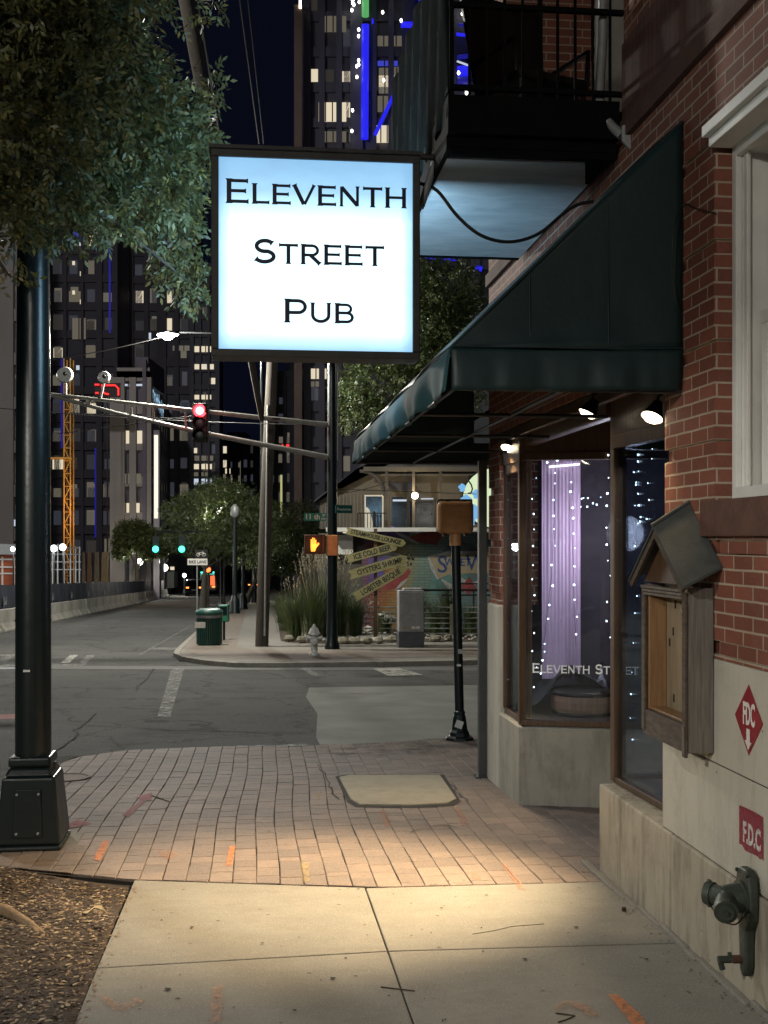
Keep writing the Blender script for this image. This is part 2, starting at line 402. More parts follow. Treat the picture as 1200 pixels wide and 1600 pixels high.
def pavermat():
    m, nt, b = nmat("brick_pavers"); co = objco(nt)
    sx = N(nt, 'ShaderNodeSeparateXYZ'); nt.links.new(co, sx.inputs[0])
    wob = noise(nt, co, 0.8, 3); wob2 = noise(nt, co, 5.0, 2)
    v = math_(nt, 'ADD', sx.outputs[0], math_(nt, 'MULTIPLY_ADD', wob, 0.10, 10.0))
    v = math_(nt, 'ADD', v, math_(nt, 'MULTIPLY', wob2, 0.02))
    u = math_(nt, 'ADD', sx.outputs[1], math_(nt, 'MULTIPLY_ADD', wob2, 0.03, 5.0))
    cx = N(nt, 'ShaderNodeCombineXYZ'); nt.links.new(u, cx.inputs[0]); nt.links.new(v, cx.inputs[1])
    br = N(nt, 'ShaderNodeTexBrick', offset=0.12, offset_frequency=3, squash=0.7, squash_frequency=3); nt.links.new(cx.outputs[0], br.inputs['Vector'])
    br.inputs['Scale'].default_value = 1; br.inputs['Brick Width'].default_value = 0.235
    br.inputs['Row Height'].default_value = 0.146; br.inputs['Mortar Size'].default_value = 0.0055
    br.inputs['Mortar Smooth'].default_value = 0.3
    br.inputs['Color1'].default_value = (0.235,0.175,0.15,1); br.inputs['Color2'].default_value = (0.155,0.115,0.10,1)
    br.inputs['Mortar'].default_value = (0.03,0.024,0.02,1)
    n1 = noise(nt, co, 1.2, 5, 0.65); n2 = noise(nt, co, 90, 3, 0.8)
    col = mixc(nt, ramp(nt, n1, [(0.35, 0.0), (0.75, 0.55)]), br.outputs['Color'], (0.10,0.085,0.075))
    col = mixc(nt, ramp(nt, n2, [(0.5, 0.0), (0.75, 0.7)]), col, (0.33,0.27,0.23))
    nt.links.new(col, b.inputs['Base Color']); b.inputs['Roughness'].default_value = 0.75
    h = math_(nt, 'MULTIPLY_ADD', br.outputs['Fac'], -1.0, math_(nt, 'MULTIPLY', n2, 0.25))
    bump(nt, b, h, 0.9, 0.010); return m
M['paver'] = pavermat()
def paverunit():
    m, nt, b = nmat("clay_paver"); co = objco(nt); geo = N(nt, 'ShaderNodeNewGeometry'); rn = geo.outputs['Random Per Island']
    col = mixc(nt, rn, (0.225,0.165,0.13), (0.135,0.102,0.085))
    n1 = noise(nt, co, 1.1, 6, 0.7); n2 = noise(nt, co, 85, 3, 0.8); n3 = noise(nt, co, 16, 5, 0.7)
    col = mixc(nt, ramp(nt, n1, [(0.38, 0.0), (0.68, 0.7)]), col, (0.10,0.085,0.078))
    col = mixc(nt, ramp(nt, n3, [(0.5, 0.0), (0.7, 0.45)]), col, (0.085,0.065,0.055))
    col = mixc(nt, ramp(nt, n2, [(0.5, 0.0), (0.72, 0.65)]), col, (0.34,0.27,0.22))
    nt.links.new(col, b.inputs['Base Color']); b.inputs['Roughness'].default_value = 0.72
    bump(nt, b, math_(nt, 'ADD', n2, math_(nt, 'MULTIPLY', n3, 1.5)), 0.55, 0.006); return m
M['paver_unit'] = paverunit()
M['paver_far'] = surf('grey_brick_band', (0.20,0.165,0.13), (0.13,0.11,0.09), 6, .8, bs=.4)
M['mulch'] = surf("mulch_soil", (0.075,0.05,0.032), (0.035,0.024,0.017), 14, 0.95, bs=1.0, bscale=45)
M['soil'] = surf("dark_soil", (0.03,0.026,0.02), None, 3, 0.95, bs=0.5)
M['joint'] = surf("dark_joint_grit", (0.032,0.027,0.022), None, 9, 0.95, bs=0.3)
M['curb'] = surf("granite_curb", (0.30,0.28,0.24), (0.16,0.15,0.13), 5, 0.85, bs=0.4)
def paintmat(name, c, cover=0.5, scale=14):
    m = bpy.data.materials.new(name); m.use_nodes = True; nt = m.node_tree; b = nt.nodes["Principled BSDF"]
    b.inputs['Base Color'].default_value = (*c, 1); b.inputs['Roughness'].default_value = 0.75
    f = noise(nt, objco(nt), scale, 5, 0.75)
    a = ramp(nt, f, [(cover-0.08, 0.0), (cover+0.16, 0.75)])
    nt.links.new(a, b.inputs['Alpha']); return m
M['road_white'] = paintmat("worn_white_road_paint", (0.42,0.42,0.39), 0.50, 9)
M['road_white_good'] = paintmat("white_road_paint", (0.55,0.55,0.50), 0.40, 6)
M['spray_orange'] = paintmat("orange_marking_spray", (0.55,0.19,0.06), 0.36, 30)
M['spray_orange_faint'] = paintmat("faded_orange_spray", (0.45,0.21,0.11), 0.50, 60)
M['spray_red'] = paintmat("red_marking_spray", (0.24,0.035,0.035), 0.34, 30)
M['spray_yellow'] = paintmat("yellow_marking_spray", (0.5,0.36,0.10), 0.52, 30)
M['red_wall'] = paintmat('faded_red_wall_paint', (0.27,0.03,0.05), 0.33, 26)
M['worn_white'] = paintmat('worn_white_paint', (0.72,0.7,0.66), 0.36, 40)
def mural():
    m, nt, b = nmat("painted_mural_bricks"); co = objco(nt)
    v2 = scaled(nt, co, (0.45,0.45,0.7)); f = noise(nt, v2, 1.0, 3, 0.5)
    sx = N(nt, 'ShaderNodeSeparateXYZ'); nt.links.new(co, sx.inputs[0])
    g = math_(nt, 'MULTIPLY_ADD', sx.outputs[0], 0.22, math_(nt, 'MULTIPLY_ADD', f, 0.5, -0.15))
    r = N(nt, 'ShaderNodeValToRGB'); nt.links.new(g, r.inputs[0]); e = r.color_ramp.elements
    st = [(0.05,(0.16,0.13,0.28)),(0.18,(0.30,0.09,0.07)),(0.30,(0.42,0.20,0.07)),(0.42,(0.40,0.33,0.16)),(0.55,(0.24,0.36,0.30)),(0.85,(0.17,0.26,0.28))]
    while len(e) < len(st): e.new(0.5)
    for i, (p, c) in enumerate(st): e[i].position = p; e[i].color = (*c, 1)
    br = N(nt, 'ShaderNodeTexBrick'); vec, _ = uvvec(nt)
    nt.links.new(vec, br.inputs['Vector']); br.inputs['Scale'].default_value = 1
    br.inputs['Brick Width'].default_value = 0.4; br.inputs['Row Height'].default_value = 0.1; br.inputs['Mortar Size'].default_value = 0.012
    br.inputs['Color1'].default_value = (1,1,1,1); br.inputs['Color2'].default_value = (0.85,0.85,0.85,1); br.inputs['Mortar'].default_value = (0.6,0.6,0.6,1)
    col = mixc(nt, 1.0, mixc(nt, 1.0, r.outputs[0], br.outputs['Color'], 'MULTIPLY'), (0.72,0.72,0.72), 'MULTIPLY')
    nt.links.new(col, b.inputs['Base Color']); b.inputs['Roughness'].default_value = 0.7; return m
M['mural'] = mural()

# emitters
M['warm_lamp'] = emat("warm_lamp_lens", (1.0,0.82,0.55), 14)
M['bulb'] = emat("cool_bulb", (0.78,0.9,1.0), 9)
M['globe'] = emat("street_lamp_globe", (1.0,0.97,0.88), 9)
M['red_light'] = emat("red_signal_lens", (1.0,0.03,0.04), 9)
M['red_core'] = emat("red_signal_core", (1.0,0.55,0.5), 6)
M['green_light'] = emat("green_signal_lens", (0.05,1.0,0.6), 5)
M['hand'] = emat("orange_hand_lens", (1.0,0.20,0.02), 4.5)
M['neon_blue'] = emat("blue_light_bar", (0.02,0.02,1.0), 0.85)
M['neon_green'] = emat("green_light_bar", (0.10,0.42,0.13), 0.9)
M['neon_red'] = emat("red_neon", (1.0,0.03,0.03), 1.2)
M['win_warm'] = emat("lit_window_warm", (1.0,0.86,0.62), 0.75)
M['win_dim'] = emat("lit_window_dim", (0.55,0.48,0.36), 0.20)
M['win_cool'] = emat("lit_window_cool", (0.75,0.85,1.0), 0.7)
M['win_blue'] = emat("lit_window_blue", (0.08,0.1,0.9), 0.5)
M['win_faint'] = emat('lit_window_faint', (.5,.45,.4), .05)
M['win_faint2'] = emat('lit_window_curtained', (.35,.38,.5), .08)
M['strip_light'] = emat("white_light_strip", (1.0,0.95,0.78), 1.1)
M['work_light'] = emat("work_light", (0.9,0.97,1.0), 8)
M['tail'] = emat("tail_light", (1.0,0.28,0.06), 3)
M['far_blue'] = emat("blue_facade_glow_lamp", (0.03,0.03,0.8), 0.25)

def light(name, kind, loc, power, color=(1,1,1), size=0.1, parent=None, target=None, spot=None, blend=0.5):
    d = bpy.data.lights.new(name, kind); d.energy = power; d.color = color
    if kind in ('POINT', 'SPOT'): d.shadow_soft_size = size
    if kind == 'SPOT': d.spot_size = R(spot); d.spot_blend = blend
    o = bpy.data.objects.new(name, d); COL.objects.link(o); o.location = loc
    if target is not None:
        o.rotation_euler = (Vector(target)-Vector(loc)).to_track_quat('-Z', 'Y').to_euler()
    if parent: o.parent = parent
    return o

def text_obj(name, body, size, mat, M4, parent=None, extrude=0.002, bold=0.0, align='CENTER', sx=1.0, shear=0.0):
    c = bpy.data.curves.new(name, 'FONT'); c.body = body; c.size = size; c.extrude = extrude
    c.offset = bold; c.align_x = align; c.align_y = 'CENTER'; c.resolution_u = 3; c.shear = shear
    t = bpy.data.objects.new("tmp_text", c); COL.objects.link(t)
    dg = bpy.context.evaluated_depsgraph_get(); me = bpy.data.meshes.new_from_object(t.evaluated_get(dg))
    bpy.data.objects.remove(t, do_unlink=True)
    me.name = name; me.transform(Matrix.Diagonal((sx, 1, 1, 1))); me.transform(M4)
    me.materials.clear(); me.materials.append(mat)
    o = bpy.data.objects.new(name, me); COL.objects.link(o)
    if parent: o.parent = parent
    return o
def face_m(loc, right, up):
    """4x4 that puts text (x right, y up) on a plane"""
    r = Vector(right).normalized(); u = Vector(up).normalized(); n = r.cross(u)
    m = Matrix((r, u, n)).transposed().to_4x4(); m.translation = Vector(loc); return m
UPZ = (0, 0, 1)

# Engraved style small-capital lettering: strokes with fine wedge serifs
def arc(cx, cy, rx, ry, a0, a1, n=12):
    return [(cx+rx*math.cos(R(a0+(a1-a0)*i/n)), cy+ry*math.sin(R(a0+(a1-a0)*i/n))) for i in range(n+1)]
GL = {  # name: (width, [(points, thickness, serif_start, serif_end)])
 'E': (0.98, [([(0.14,0),(0.14,1)],.155,1,1), ([(0.1,0.94),(0.9,0.94)],.11,0,1), ([(0.1,0.51),(0.82,0.51)],.11,0,1), ([(0.1,0.06),(0.92,0.06)],.11,0,1)]),
 'L': (0.90, [([(0.14,0),(0.14,1)],.155,1,1), ([(0.1,0.06),(0.85,0.06)],.11,0,1)]),
 'V': (1.10, [([(0.05,1),(0.52,0.02)],.155,1,0), ([(1.03,1),(0.56,0.02)],.11,1,0)]),
 'N': (1.12, [([(0.14,0),(0.14,1)],.11,1,0), ([(0.14,0.97),(0.95,0.03)],.155,0,0), ([(0.95,0),(0.95,1)],.11,0,1)]),
 'T': (1.02, [([(0.5,0),(0.5,1)],.155,1,0), ([(0.04,0.94),(0.96,0.94)],.11,1,1)]),
 'H': (1.14, [([(0.14,0),(0.14,1)],.155,1,1), ([(0.98,0),(0.98,1)],.155,1,1), ([(0.14,0.51),(0.98,0.51)],.11,0,0)]),
 'S': (0.98, [(arc(0.5,0.72,0.36,0.23,35,180)+arc(0.5,0.72,0.36,0.23,180,262,6)[1:]+arc(0.47,0.28,0.40,0.23,82,0,6)[1:]+arc(0.47,0.28,0.40,0.23,0,-150)[1:],.135,1,1)]),
 'R': (1.08, [([(0.14,0),(0.14,1)],.155,1,1), ([(0.1,0.94),(0.6,0.94)]+arc(0.6,0.70,0.28,0.24,90,-90)+[(0.1,0.46)],.12,0,0), ([(0.5,0.46),(0.98,0.02)],.15,0,1)]),
 'P': (1.00, [([(0.14,0),(0.14,1)],.155,1,1), ([(0.1,0.94),(0.6,0.94)]+arc(0.6,0.68,0.30,0.26,90,-90)+[(0.1,0.42)],.12,0,0)]),
 'U': (1.12, [([(0.14,1),(0.14,0.4)]+arc(0.54,0.38,0.40,0.32,180,360)+[(0.94,0.4),(0.94,1)],.135,1,1)]),
 'B': (1.04, [([(0.14,0),(0.14,1)],.155,1,1), ([(0.1,0.94),(0.58,0.94)]+arc(0.58,0.73,0.25,0.21,90,-90)+[(0.1,0.52)],.11,0,0), ([(0.1,0.52),(0.62,0.52)]+arc(0.62,0.29,0.28,0.23,90,-90)+[(0.1,0.06)],.12,0,0)]),
}
def stroke_poly(mb, pts, t, place, lay):
    t = t*1.28
    n = len(pts); L = []; Rr = []
    for i, p in enumerate(pts):
        a = pts[max(i-1, 0)]; b = pts[min(i+1, n-1)]
        dx, dy = b[0]-a[0], b[1]-a[1]; d = math.hypot(dx, dy) or 1
        nx, ny = -dy/d*t/2, dx/d*t/2
        L.append((p[0]+nx, p[1]+ny)); Rr.append((p[0]-nx, p[1]-ny))
    vs = [place(x, y, lay) for x, y in L]+[place(x, y, lay) for x, y in Rr]
    mb.add(vs, [(i, n+i, n+i+1, i+1) for i in range(n-1)])
def copper(mb, s, x0, y0, cap, small, placer, sx=1.0, gap=0.10):
    """s: upper case letter = big cap, lower case = small cap; returns width"""
    x = x0; lay = 0
    for ch in s:
        if ch == ' ': x += cap*0.6*sx; continue
        h = cap if ch.isupper() else small
        wd, strokes = GL[ch.upper()]
        def place(a, b, l, x=x, h=h): return placer(x+a*h*sx, y0+b*h, l)
        for pts, t, s0, s1 in strokes:
            lay += 1
            stroke_poly(mb, pts, t, place, lay*0.00012)
            for fl, (p, q) in ((s0, (pts[0], pts[1])), (s1, (pts[-1], pts[-2]))):
                if fl:
                    dx, dy = p[0]-q[0], p[1]-q[1]; d = math.hypot(dx, dy); dx /= d; dy /= d
                    nx, ny = -dy, dx; k = t*1.0; lay += 1
                    a = (p[0]-dx*0.02, p[1]-dy*0.02); b = (p[0]+dx*0.03, p[1]+dy*0.03)
                    vs = [(a[0]-dx*0.07+nx*t/2, a[1]-dy*0.07+ny*t/2), (b[0]+nx*k, b[1]+ny*k), (b[0]-nx*k, b[1]-ny*k), (a[0]-dx*0.07-nx*t/2, a[1]-dy*0.07-ny*t/2)]
                    mb.add([place(u, v, lay*0.00012) for u, v in vs], [(0,1,2,3)])
        x += (wd+gap)*h*sx
    return x-x0

# ================================================================== GROUND
def sheet(name, poly, h, mat, kind='structure', sub=0, frame='s', thick=0.0, lab=None):
    """flat sheet lying on the sloping ground; poly in street frame"""
    vs = []
    for x, y in poly:
        X, Y = s2w(x, y); vs.append((x, y, gz(X, Y)+h))
    n = len(vs); fs = [tuple(range(n))]
    if thick:
        vs += [(a, b, c-thick) for a, b, c in vs]
        fs += [tuple(range(n, 2*n))[::-1]]+[(i, n+i, n+(i+1) % n, (i+1) % n) for i in range(n)]
    mb = MB(); mb.add(vs, fs); o = mb.build(name, mat, rz=TH)
    tag(o, kind=kind)
    if lab: o['label'] = lab
    return o
def rect(x0, x1, y0, y1): return [(x0,y0),(x1,y0),(x1,y1),(x0,y1)]

sheet("ground", rect(-900, 900, -60, 1500), -0.16, M['soil'])
sheet("road", [(-120,-30),(-2.06,-30),(-2.06,12.6),(-1.9,12.9),(60,12.9),(60,25.6),(-0.6,25.9),(-1.75,27.2),(-2.0,29.5),(-2.0,260),(-120,260)], -0.10, M['asphalt'])
# near sidewalk: bedding, concrete slabs with real joints, brick paving
sheet("sidewalk_bedding", [(-2.05,-8),(3.0,-8),(3.0,12.5),(-2.05,12.5)], -0.035, M['joint'], thick=0.1)
def slab(x0, x1, ya, yb, cut=None):
    pts = cut or rect(x0, x1, ya, yb)
    o = sheet("sidewalk_slab", pts, 0.0, M['concrete'], thick=0.08)
    b = o.modifiers.new("b", 'BEVEL'); b.width = 0.006; b.segments = 2
xL, xJ, xR = -0.745, 0.655, 2.14
ys = [-3.4, -2.1, -0.8, 0.5, 1.8, 3.0, 4.35]
g1 = GS(210, 1375); g2 = GS(600, 1386); g3 = GS(940, 1379)
yC = GS(600, 1493)[1]
for a, b in zip(ys[:-1], ys[1:]+[]):
    slab(xL, xJ-0.0035, a+0.005, b-0.005); slab(xJ+0.0035, xR, a+0.005, b-0.005)
slab(xL, xJ, 4.355, yC-0.005, cut=[(xL,4.355),(xJ-0.0035,4.355),(xJ-0.0035,yC+0.06),(xL,yC-0.03)])
slab(0, 0, 0, 0, cut=[(xJ+0.0035,4.355),(xR,4.355),(xR,yC+0.02),(xJ+0.0035,yC+0.06)])
slab(0, 0, 0, 0, cut=[(xL,yC-0.02),(xJ-0.0035,yC+0.07),(xJ-0.0035,g2[1]),(g1[0],g1[1])])
slab(0, 0, 0, 0, cut=[(xJ+0.0035,yC+0.07),(xR,yC+0.03),(xR,g3[1]+0.02),(xJ+0.0035,g2[1]-0.01)])
# brick pavers around the corner
edgeL = [(-2.03,7.0),(-2.03,8.6),(-2.03,10.5),(-2.0,11.5),(-1.85,12.2)]
far = [GS(200,1172), GS(330,1167), GS(480,1165), GS(640,1157), GS(760,1150), (3.2,13.2)]
pv = [(3.2, g3[1]+0.0), (g3[0]+0.3,g3[1]+0.012), (g2[0],g2[1]+0.012), (g1[0]-0.03,g1[1]+0.012), GS(0,1356), (-2.03,7.15)]
poly = pv[::-1][:0]
paver_poly = [(-2.03,7.83)]+edgeL[1:]+far+[(3.2,g3[1]+0.0)]+[(g3[0]+0.3,g3[1]+0.012),(g2[0],g2[1]+0.012),(g1[0]-0.03,g1[1]+0.012),GS(0,1356)]
paver_poly = paver_poly[::-1]
sheet("paving_bed", paver_poly, -0.012, M['joint'], thick=0.06)
def lerp_y(pts, x):
    pts = sorted(pts)
    if x <= pts[0][0]: return pts[0][1]
    for (xa, ya), (xb, yb2) in zip(pts[:-1], pts[1:]):
        if x <= xb: return ya+(yb2-ya)*(x-xa)/max(1e-6, xb-xa)
    return pts[-1][1]
near_line = [(-2.03,7.83), (g1[0]-.03, g1[1]+.014), (g1[0]+.01, g1[1]+.008), (g2[0],g2[1]+.008), (g3[0]+.3,g3[1]+.02), (3.2,g3[1]+.02)]
far_line = [(-2.03,10.9), (-2.0,11.5), (-1.85,12.2)]+far
def pavers(xa, xb):
    q = random.Random(77); mb = MB(); x = xa
    while x < xb:
        wd = 0.142+q.uniform(-.003,.003); y = 6.6+q.uniform(0,.2)
        ph = q.uniform(0, 6)
        while y < 13.6:
            L = q.choice([.20,.20,.20,.205,.10,.15,.215]); g_ = 0.0017
            def wob(yy): return 0.045*math.sin(yy*.55+.6)+0.010*math.sin(yy*1.9+x*.35)+0.0012*math.sin(yy*4+ph)
            c4 = []
            j1, j2, j3, j4 = [q.uniform(-.0018,.0018) for _ in range(4)]
            for (u, v) in ((x+g_+j1, y+g_), (x+wd-g_+j2, y+g_+j3), (x+wd-g_+j4, y+L-g_), (x+g_+j1, y+L-g_+j3)):
                u2 = u+wob(v)
                lo, hi = lerp_y(near_line, u2), lerp_y(far_line, u2); c4.append((max(u2,-2.028), min(max(v, lo), hi)))
            ar = abs(sum(c4[k][0]*c4[(k+1) % 4][1]-c4[(k+1) % 4][0]*c4[k][1] for k in range(4)))/2
            if ar > 0.0008:
                h = 0.001+q.uniform(-.0018,.0018)+.0015*math.sin(x*2.1)*math.sin(y*1.4); tx, ty = q.uniform(-.008,.008), q.uniform(-.008,.008)
                cx_ = sum(p[0] for p in c4)/4; cy_ = sum(p[1] for p in c4)/4; vs = []
                for ins, dz in ((.0045, 0.0), (0.0, -.0035), (0.0, -.02)):
                    for px_, py_ in c4:
                        d = math.hypot(cx_-px_, cy_-py_) or 1; a = px_+(cx_-px_)/d*ins*1.3; b_ = py_+(cy_-py_)/d*ins*1.3
                        X, Y = s2w(a, b_); vs.append((a, b_, gz(X, Y)+h+dz+(a-cx_)*tx+(b_-cy_)*ty))
                mb.add(vs, [(0,1,2,3)]+[(4*k+i+4, 4*k+(i+1) % 4+4, 4*k+(i+1) % 4, 4*k+i) for k in range(2) for i in range(4)])
            y += L
        x += wd+.0012
    return mb
tag(pavers(-2.25, 3.2).build("brick_pavement", M['paver_unit'], rz=TH), kind='structure')
# sloping apron from the pavers down to the road
apr = []
pts = [(-2.03,10.6),(-2.0,11.5),(-1.85,12.2)]+far
mb = MB(); inner = pts; outer = [(x-0.10 if i < 3 else x, y+(0.02 if i < 2 else 0.28)) for i, (x, y) in enumerate(pts)]
vs = []
for x, y in inner: X, Y = s2w(x, y); vs.append((x, y, gz(X, Y)-0.003))
for x, y in outer: X, Y = s2w(x, y); vs.append((x, y, gz(X, Y)-0.094))
k = len(inner); mb.add(vs, [(i, i+1, k+i+1, k+i) for i in range(k-1)])
tag(mb.build("curb_apron", M['curb'], rz=TH), kind='structure')
mb = MB()
for a, b in ((-8,-5),(-5,-2),(-2,1),(1,4),(4,7),(7,9),(9,10.6)):
    vs = []
    for x, y, h in ((-2.2,a+.004,-.2),(-2.03,a+.004,-.2),(-2.03,b-.004,-.2),(-2.2,b-.004,-.2),(-2.2,a+.004,0),(-2.03,a+.004,0.004),(-2.03,b-.004,0.004),(-2.2,b-.004,0)):
        X, Y = s2w(x, y); vs.append((x, y, gz(X, Y)+h))
    mb.add(vs, [(0,3,2,1),(4,5,6,7),(0,1,5,4),(1,2,6,5),(2,3,7,6),(3,0,4,7)])
tag(mb.build("curb", M['curb'], rz=TH, bevel=0.015), kind='structure')

# mulch bed with chips, leaves
rnd = random.Random(4)
def heap(x, y): return 0.012*math.sin(x*5+y*2.3)+0.012*math.sin(y*4.1-x*1.7)+0.008*math.sin(x*13+y*9)
mb = MB(); nx_, ny_ = 26, 120; x0, x1, y0, y1 = -2.02, -0.75, -4.0, 7.04
vs = []
for j in range(ny_+1):
    for i in range(nx_+1):
        x = x0+(x1-x0)*i/nx_; ye = y1+(x1-x)*0.66; y = y0+(ye-y0)*j/ny_
        e = min(1.0, min(x-x0, x1-x, ye-y)/0.12); X, Y = s2w(x, y)
        vs.append((x, y, gz(X, Y)-0.010+e*(0.008+heap(x, y))))
mb.add(vs, [(j*(nx_+1)+i, j*(nx_+1)+i+1, (j+1)*(nx_+1)+i+1, (j+1)*(nx_+1)+i) for j in range(ny_) for i in range(nx_)], True)
tag(mb.build("mulch_bed", M['mulch'], rz=TH), kind='structure')
def scatter(name, mat, n, rmin, rmax, seed, kind='stuff', elong=3.0, region=(x0+.03, x1-.01, 3.5, 7.6), hz=0.0, label=None, flat=0.35):
    q = random.Random(seed); mb = MB()
    for _ in range(n):
        x = q.uniform(region[0], region[1]); y = q.uniform(region[2], region[3]); r = q.uniform(rmin, rmax)
        if hz == 0.0 and y > 7.0+(-.75-x)*.66: y -= .8
        a = q.uniform(0, math.pi); X, Y = s2w(x, y)
        z = gz(X, Y)+hz+(0.0+heap(x, y) if hz == 0 else 0)
        L, Wd = r*elong*q.uniform(.5, 1.2), r
        tx, ty = q.uniform(-flat, flat), q.uniform(-flat, flat)
        c, s_ = math.cos(a), math.sin(a); vs = []
        for u, v, t in ((-L,0,0),(0,-Wd,r*.4),(L,0,0),(0,Wd,r*.4),(0,0,r*.7)):
            vs.append((x+u*c-v*s_, y+u*s_+v*c, z+t+abs(u*tx+v*ty)*0.6))
        mb.add(vs, [(0,1,4),(1,2,4),(2,3,4),(3,0,4)])
    o = mb.build(name, mat, rz=TH); tag(o, label, None, None, kind)
    return o
M['chip1'] = surf("tan_wood_chip", (0.27,0.19,0.115), (0.17,0.115,0.07), 8, 0.9, bs=0.1)
M['chip2'] = surf("dark_bark_chip", (0.055,0.036,0.024), (0.03,0.02,0.014), 8, 0.9, bs=0.1)
M['chip3'] = surf("pale_dry_leaf", (0.40,0.33,0.22), (0.26,0.20,0.12), 8, 0.8, bs=0.1)
scatter("wood_chips", M['chip2'], 7000, 0.004, 0.011, 1)
scatter("wood_chips_tan", M['chip1'], 4200, 0.003, 0.009, 2, label="light tan wood chips in the mulch bed")
scatter("dry_leaves", M['chip3'], 620, 0.005, 0.012, 3, elong=2.2)
scatter("sidewalk_litter", M['chip2'], 120, 0.002, 0.006, 5, region=(xL, xR-.1, 4.0, 7.0), hz=0.002, elong=3)
scatter("edge_chips", M['chip1'], 160, 0.002, 0.006, 15, region=(xL-.005, xL+.05, 3.8, 7.0), hz=0.002, elong=3)
scatter("leaf_crumbs", M['chip3'], 90, 0.002, 0.005, 8, region=(-1.9, 2.0, 4.0, 12.0), hz=0.004, elong=2.2)
scatter("joint_debris", M['chip2'], 120, 0.002, 0.006, 9, region=(2.02, 2.16, 3.5, 7.1), hz=0.002, elong=2)

# tree root, curled leaf, twigs
def gpt(px, py, h=0.0):
    p = G(px, py); return (p[0], p[1], p[2]+h)
mb = MB()
mb.tube([gpt(-160,1405,.02), gpt(-60,1420,.035), gpt(10,1432,.03), gpt(48,1452,.02), gpt(75,1468,.004), gpt(100,1470,-.01)], [0.07,0.045,0.033,0.024,0.015,0.008], 10)
mb.tube([gpt(40,1446,.022), gpt(66,1470,.012), gpt(82,1482,.0), gpt(95,1486,-.02)], [0.02,0.015,0.010,0.005], 8)
tag(mb.build("tree_root", M['root']), "brown forked tree root snaking over the mulch bed", "root")
mb = MB(); p0 = gpt(128,1430,.015); p1 = gpt(148,1427,.035); p2 = gpt(165,1428,.012)
vs = []
for p, ww in ((p0,.002),(gpt(138,1431,.02),.022),(p1,.014),(gpt(157,1426,.03),.024),(p2,.003)):
    vs += [(p[0],p[1]-ww,p[2]),(p[0],p[1],p[2]-0.008),(p[0],p[1]+ww,p[2]+.004)]
mb.add(vs, [(3*i+j, 3*i+3+j, 3*i+4+j, 3*i+1+j) for i in range(4) for j in range(2)], True)
tag(mb.build("dead_leaf", M['chip3']), "curled pale brown leaf lying alone on the mulch", "leaf")
def twig(pts, r, label, name="twig"):
    mb = MB(); mb.tube([gpt(a, b, r) for a, b in pts], r, 5)
    tag(mb.build(name, M['wood_old']), label, "twig")
twig([(595,1543),(620,1546),(648,1549)], 0.003, "short black twig crossing the long joint of the front concrete slabs")
for gx, gy, gr in ((300,1450,.018),(520,1530,.022),(690,1420,.015),(820,1500,.02),(410,1475,.014),(760,1400,.016),(900,1450,.02),(262,1547,.026),(460,1580,.016),(1010,1500,.018),(640,1340,.015),(420,1300,.018),(560,1390,.013)):
    gr *= .6; c_ = GS(gx, gy); k_ = 9; vs_ = []
    for t_ in range(k_):
        a_ = 2*math.pi*t_/k_; x_, y_ = c_[0]+gr*math.cos(a_)*(1+.3*math.sin(t_*2.3)), c_[1]+gr*math.sin(a_)*(1+.25*math.cos(t_*1.7)); X, Y = s2w(x_, y_); vs_.append((x_, y_, gz(X, Y)+.0062))
    tag(MB().add(vs_, [tuple(range(k_))]).build("gum_spot", M['joint'], rz=TH), kind='structure')
twig([(868,1584),(885,1586),(898,1588),(885,1594),(872,1598)], 0.003, "bent V shaped black twig on the concrete close to the bottom edge of the view")
twig([(738,1460),(770,1455),(800,1448),(850,1444)], 0.0016, "long hair-thin twig on the back concrete slab toward the pub wall")
twig([(235,1243),(250,1248),(264,1253)], 0.004, "black twig lying across the tip of the red paint arrow")
mb = MB(); p = gpt(975,1424,.012); mb.box(p[0]-.012,p[0]+.012,p[1]-.01,p[1]+.012,p[2]-.012,p[2]+.012)
tag(mb.build("pebble", M['chip2'], bevel=0.005), "small dark stone on the concrete beside the pub's stone base", "stone")

# concrete vault lid in the paving
cor = [(530,1216),(545,1213),(688,1213),(714,1250),(700,1257),(640,1260),(562,1259),(548,1250)]
sheet("paving_seam", [GS(a+(-6 if a < 600 else 6), b+(-2 if b < 1230 else 3)) for a, b in cor][::-1], 0.005, M['joint'])
mb = MB(); pts = [GS(a, b) for a, b in cor][::-1]; vs = []
for hh in (0.0, 0.016):
    for x, y in pts: X, Y = s2w(x, y); vs.append((x, y, gz(X, Y)+hh))
n = len(pts); mb.add(vs, [tuple(range(n, 2*n))]+[(i, (i+1) % n, n+(i+1) % n, n+i) for i in range(n)])
tag(mb.build("vault_cover", M['lid'], rz=TH, bevel=0.01), "tan concrete utility vault lid set in the brick paving by the bay window", "utility cover")
def disc_cover(px, py, r, h, label, mat):
    c = GS(px, py); mb = MB(); vs = []; n = 28
    for rr, hh in ((r, h), (r, h+.010), (r*.9, h+.012), (r*.88, h+.006)):
        for k in range(n):
            a = 2*math.pi*k/n; x, y = c[0]+rr*math.cos(a), c[1]+rr*math.sin(a); X, Y = s2w(x, y); vs.append((x, y, gz(X, Y)+hh))
    fs = [(i*n+k, i*n+(k+1) % n, (i+1)*n+(k+1) % n, (i+1)*n+k) for i in range(3) for k in range(n)]+[tuple(range(3*n, 4*n))]
    mb.add(vs, fs); tag(mb.build("manhole_cover", mat, rz=TH), label, "manhole cover")
disc_cover(105, 1216, 0.21, 0.002, "round iron cover in the brick paving behind the square pole pedestal", M['rust'])
disc_cover(8, 1037, 0.45, -0.10, "round dark manhole cover in the crossing road at the far left", M['steel'])

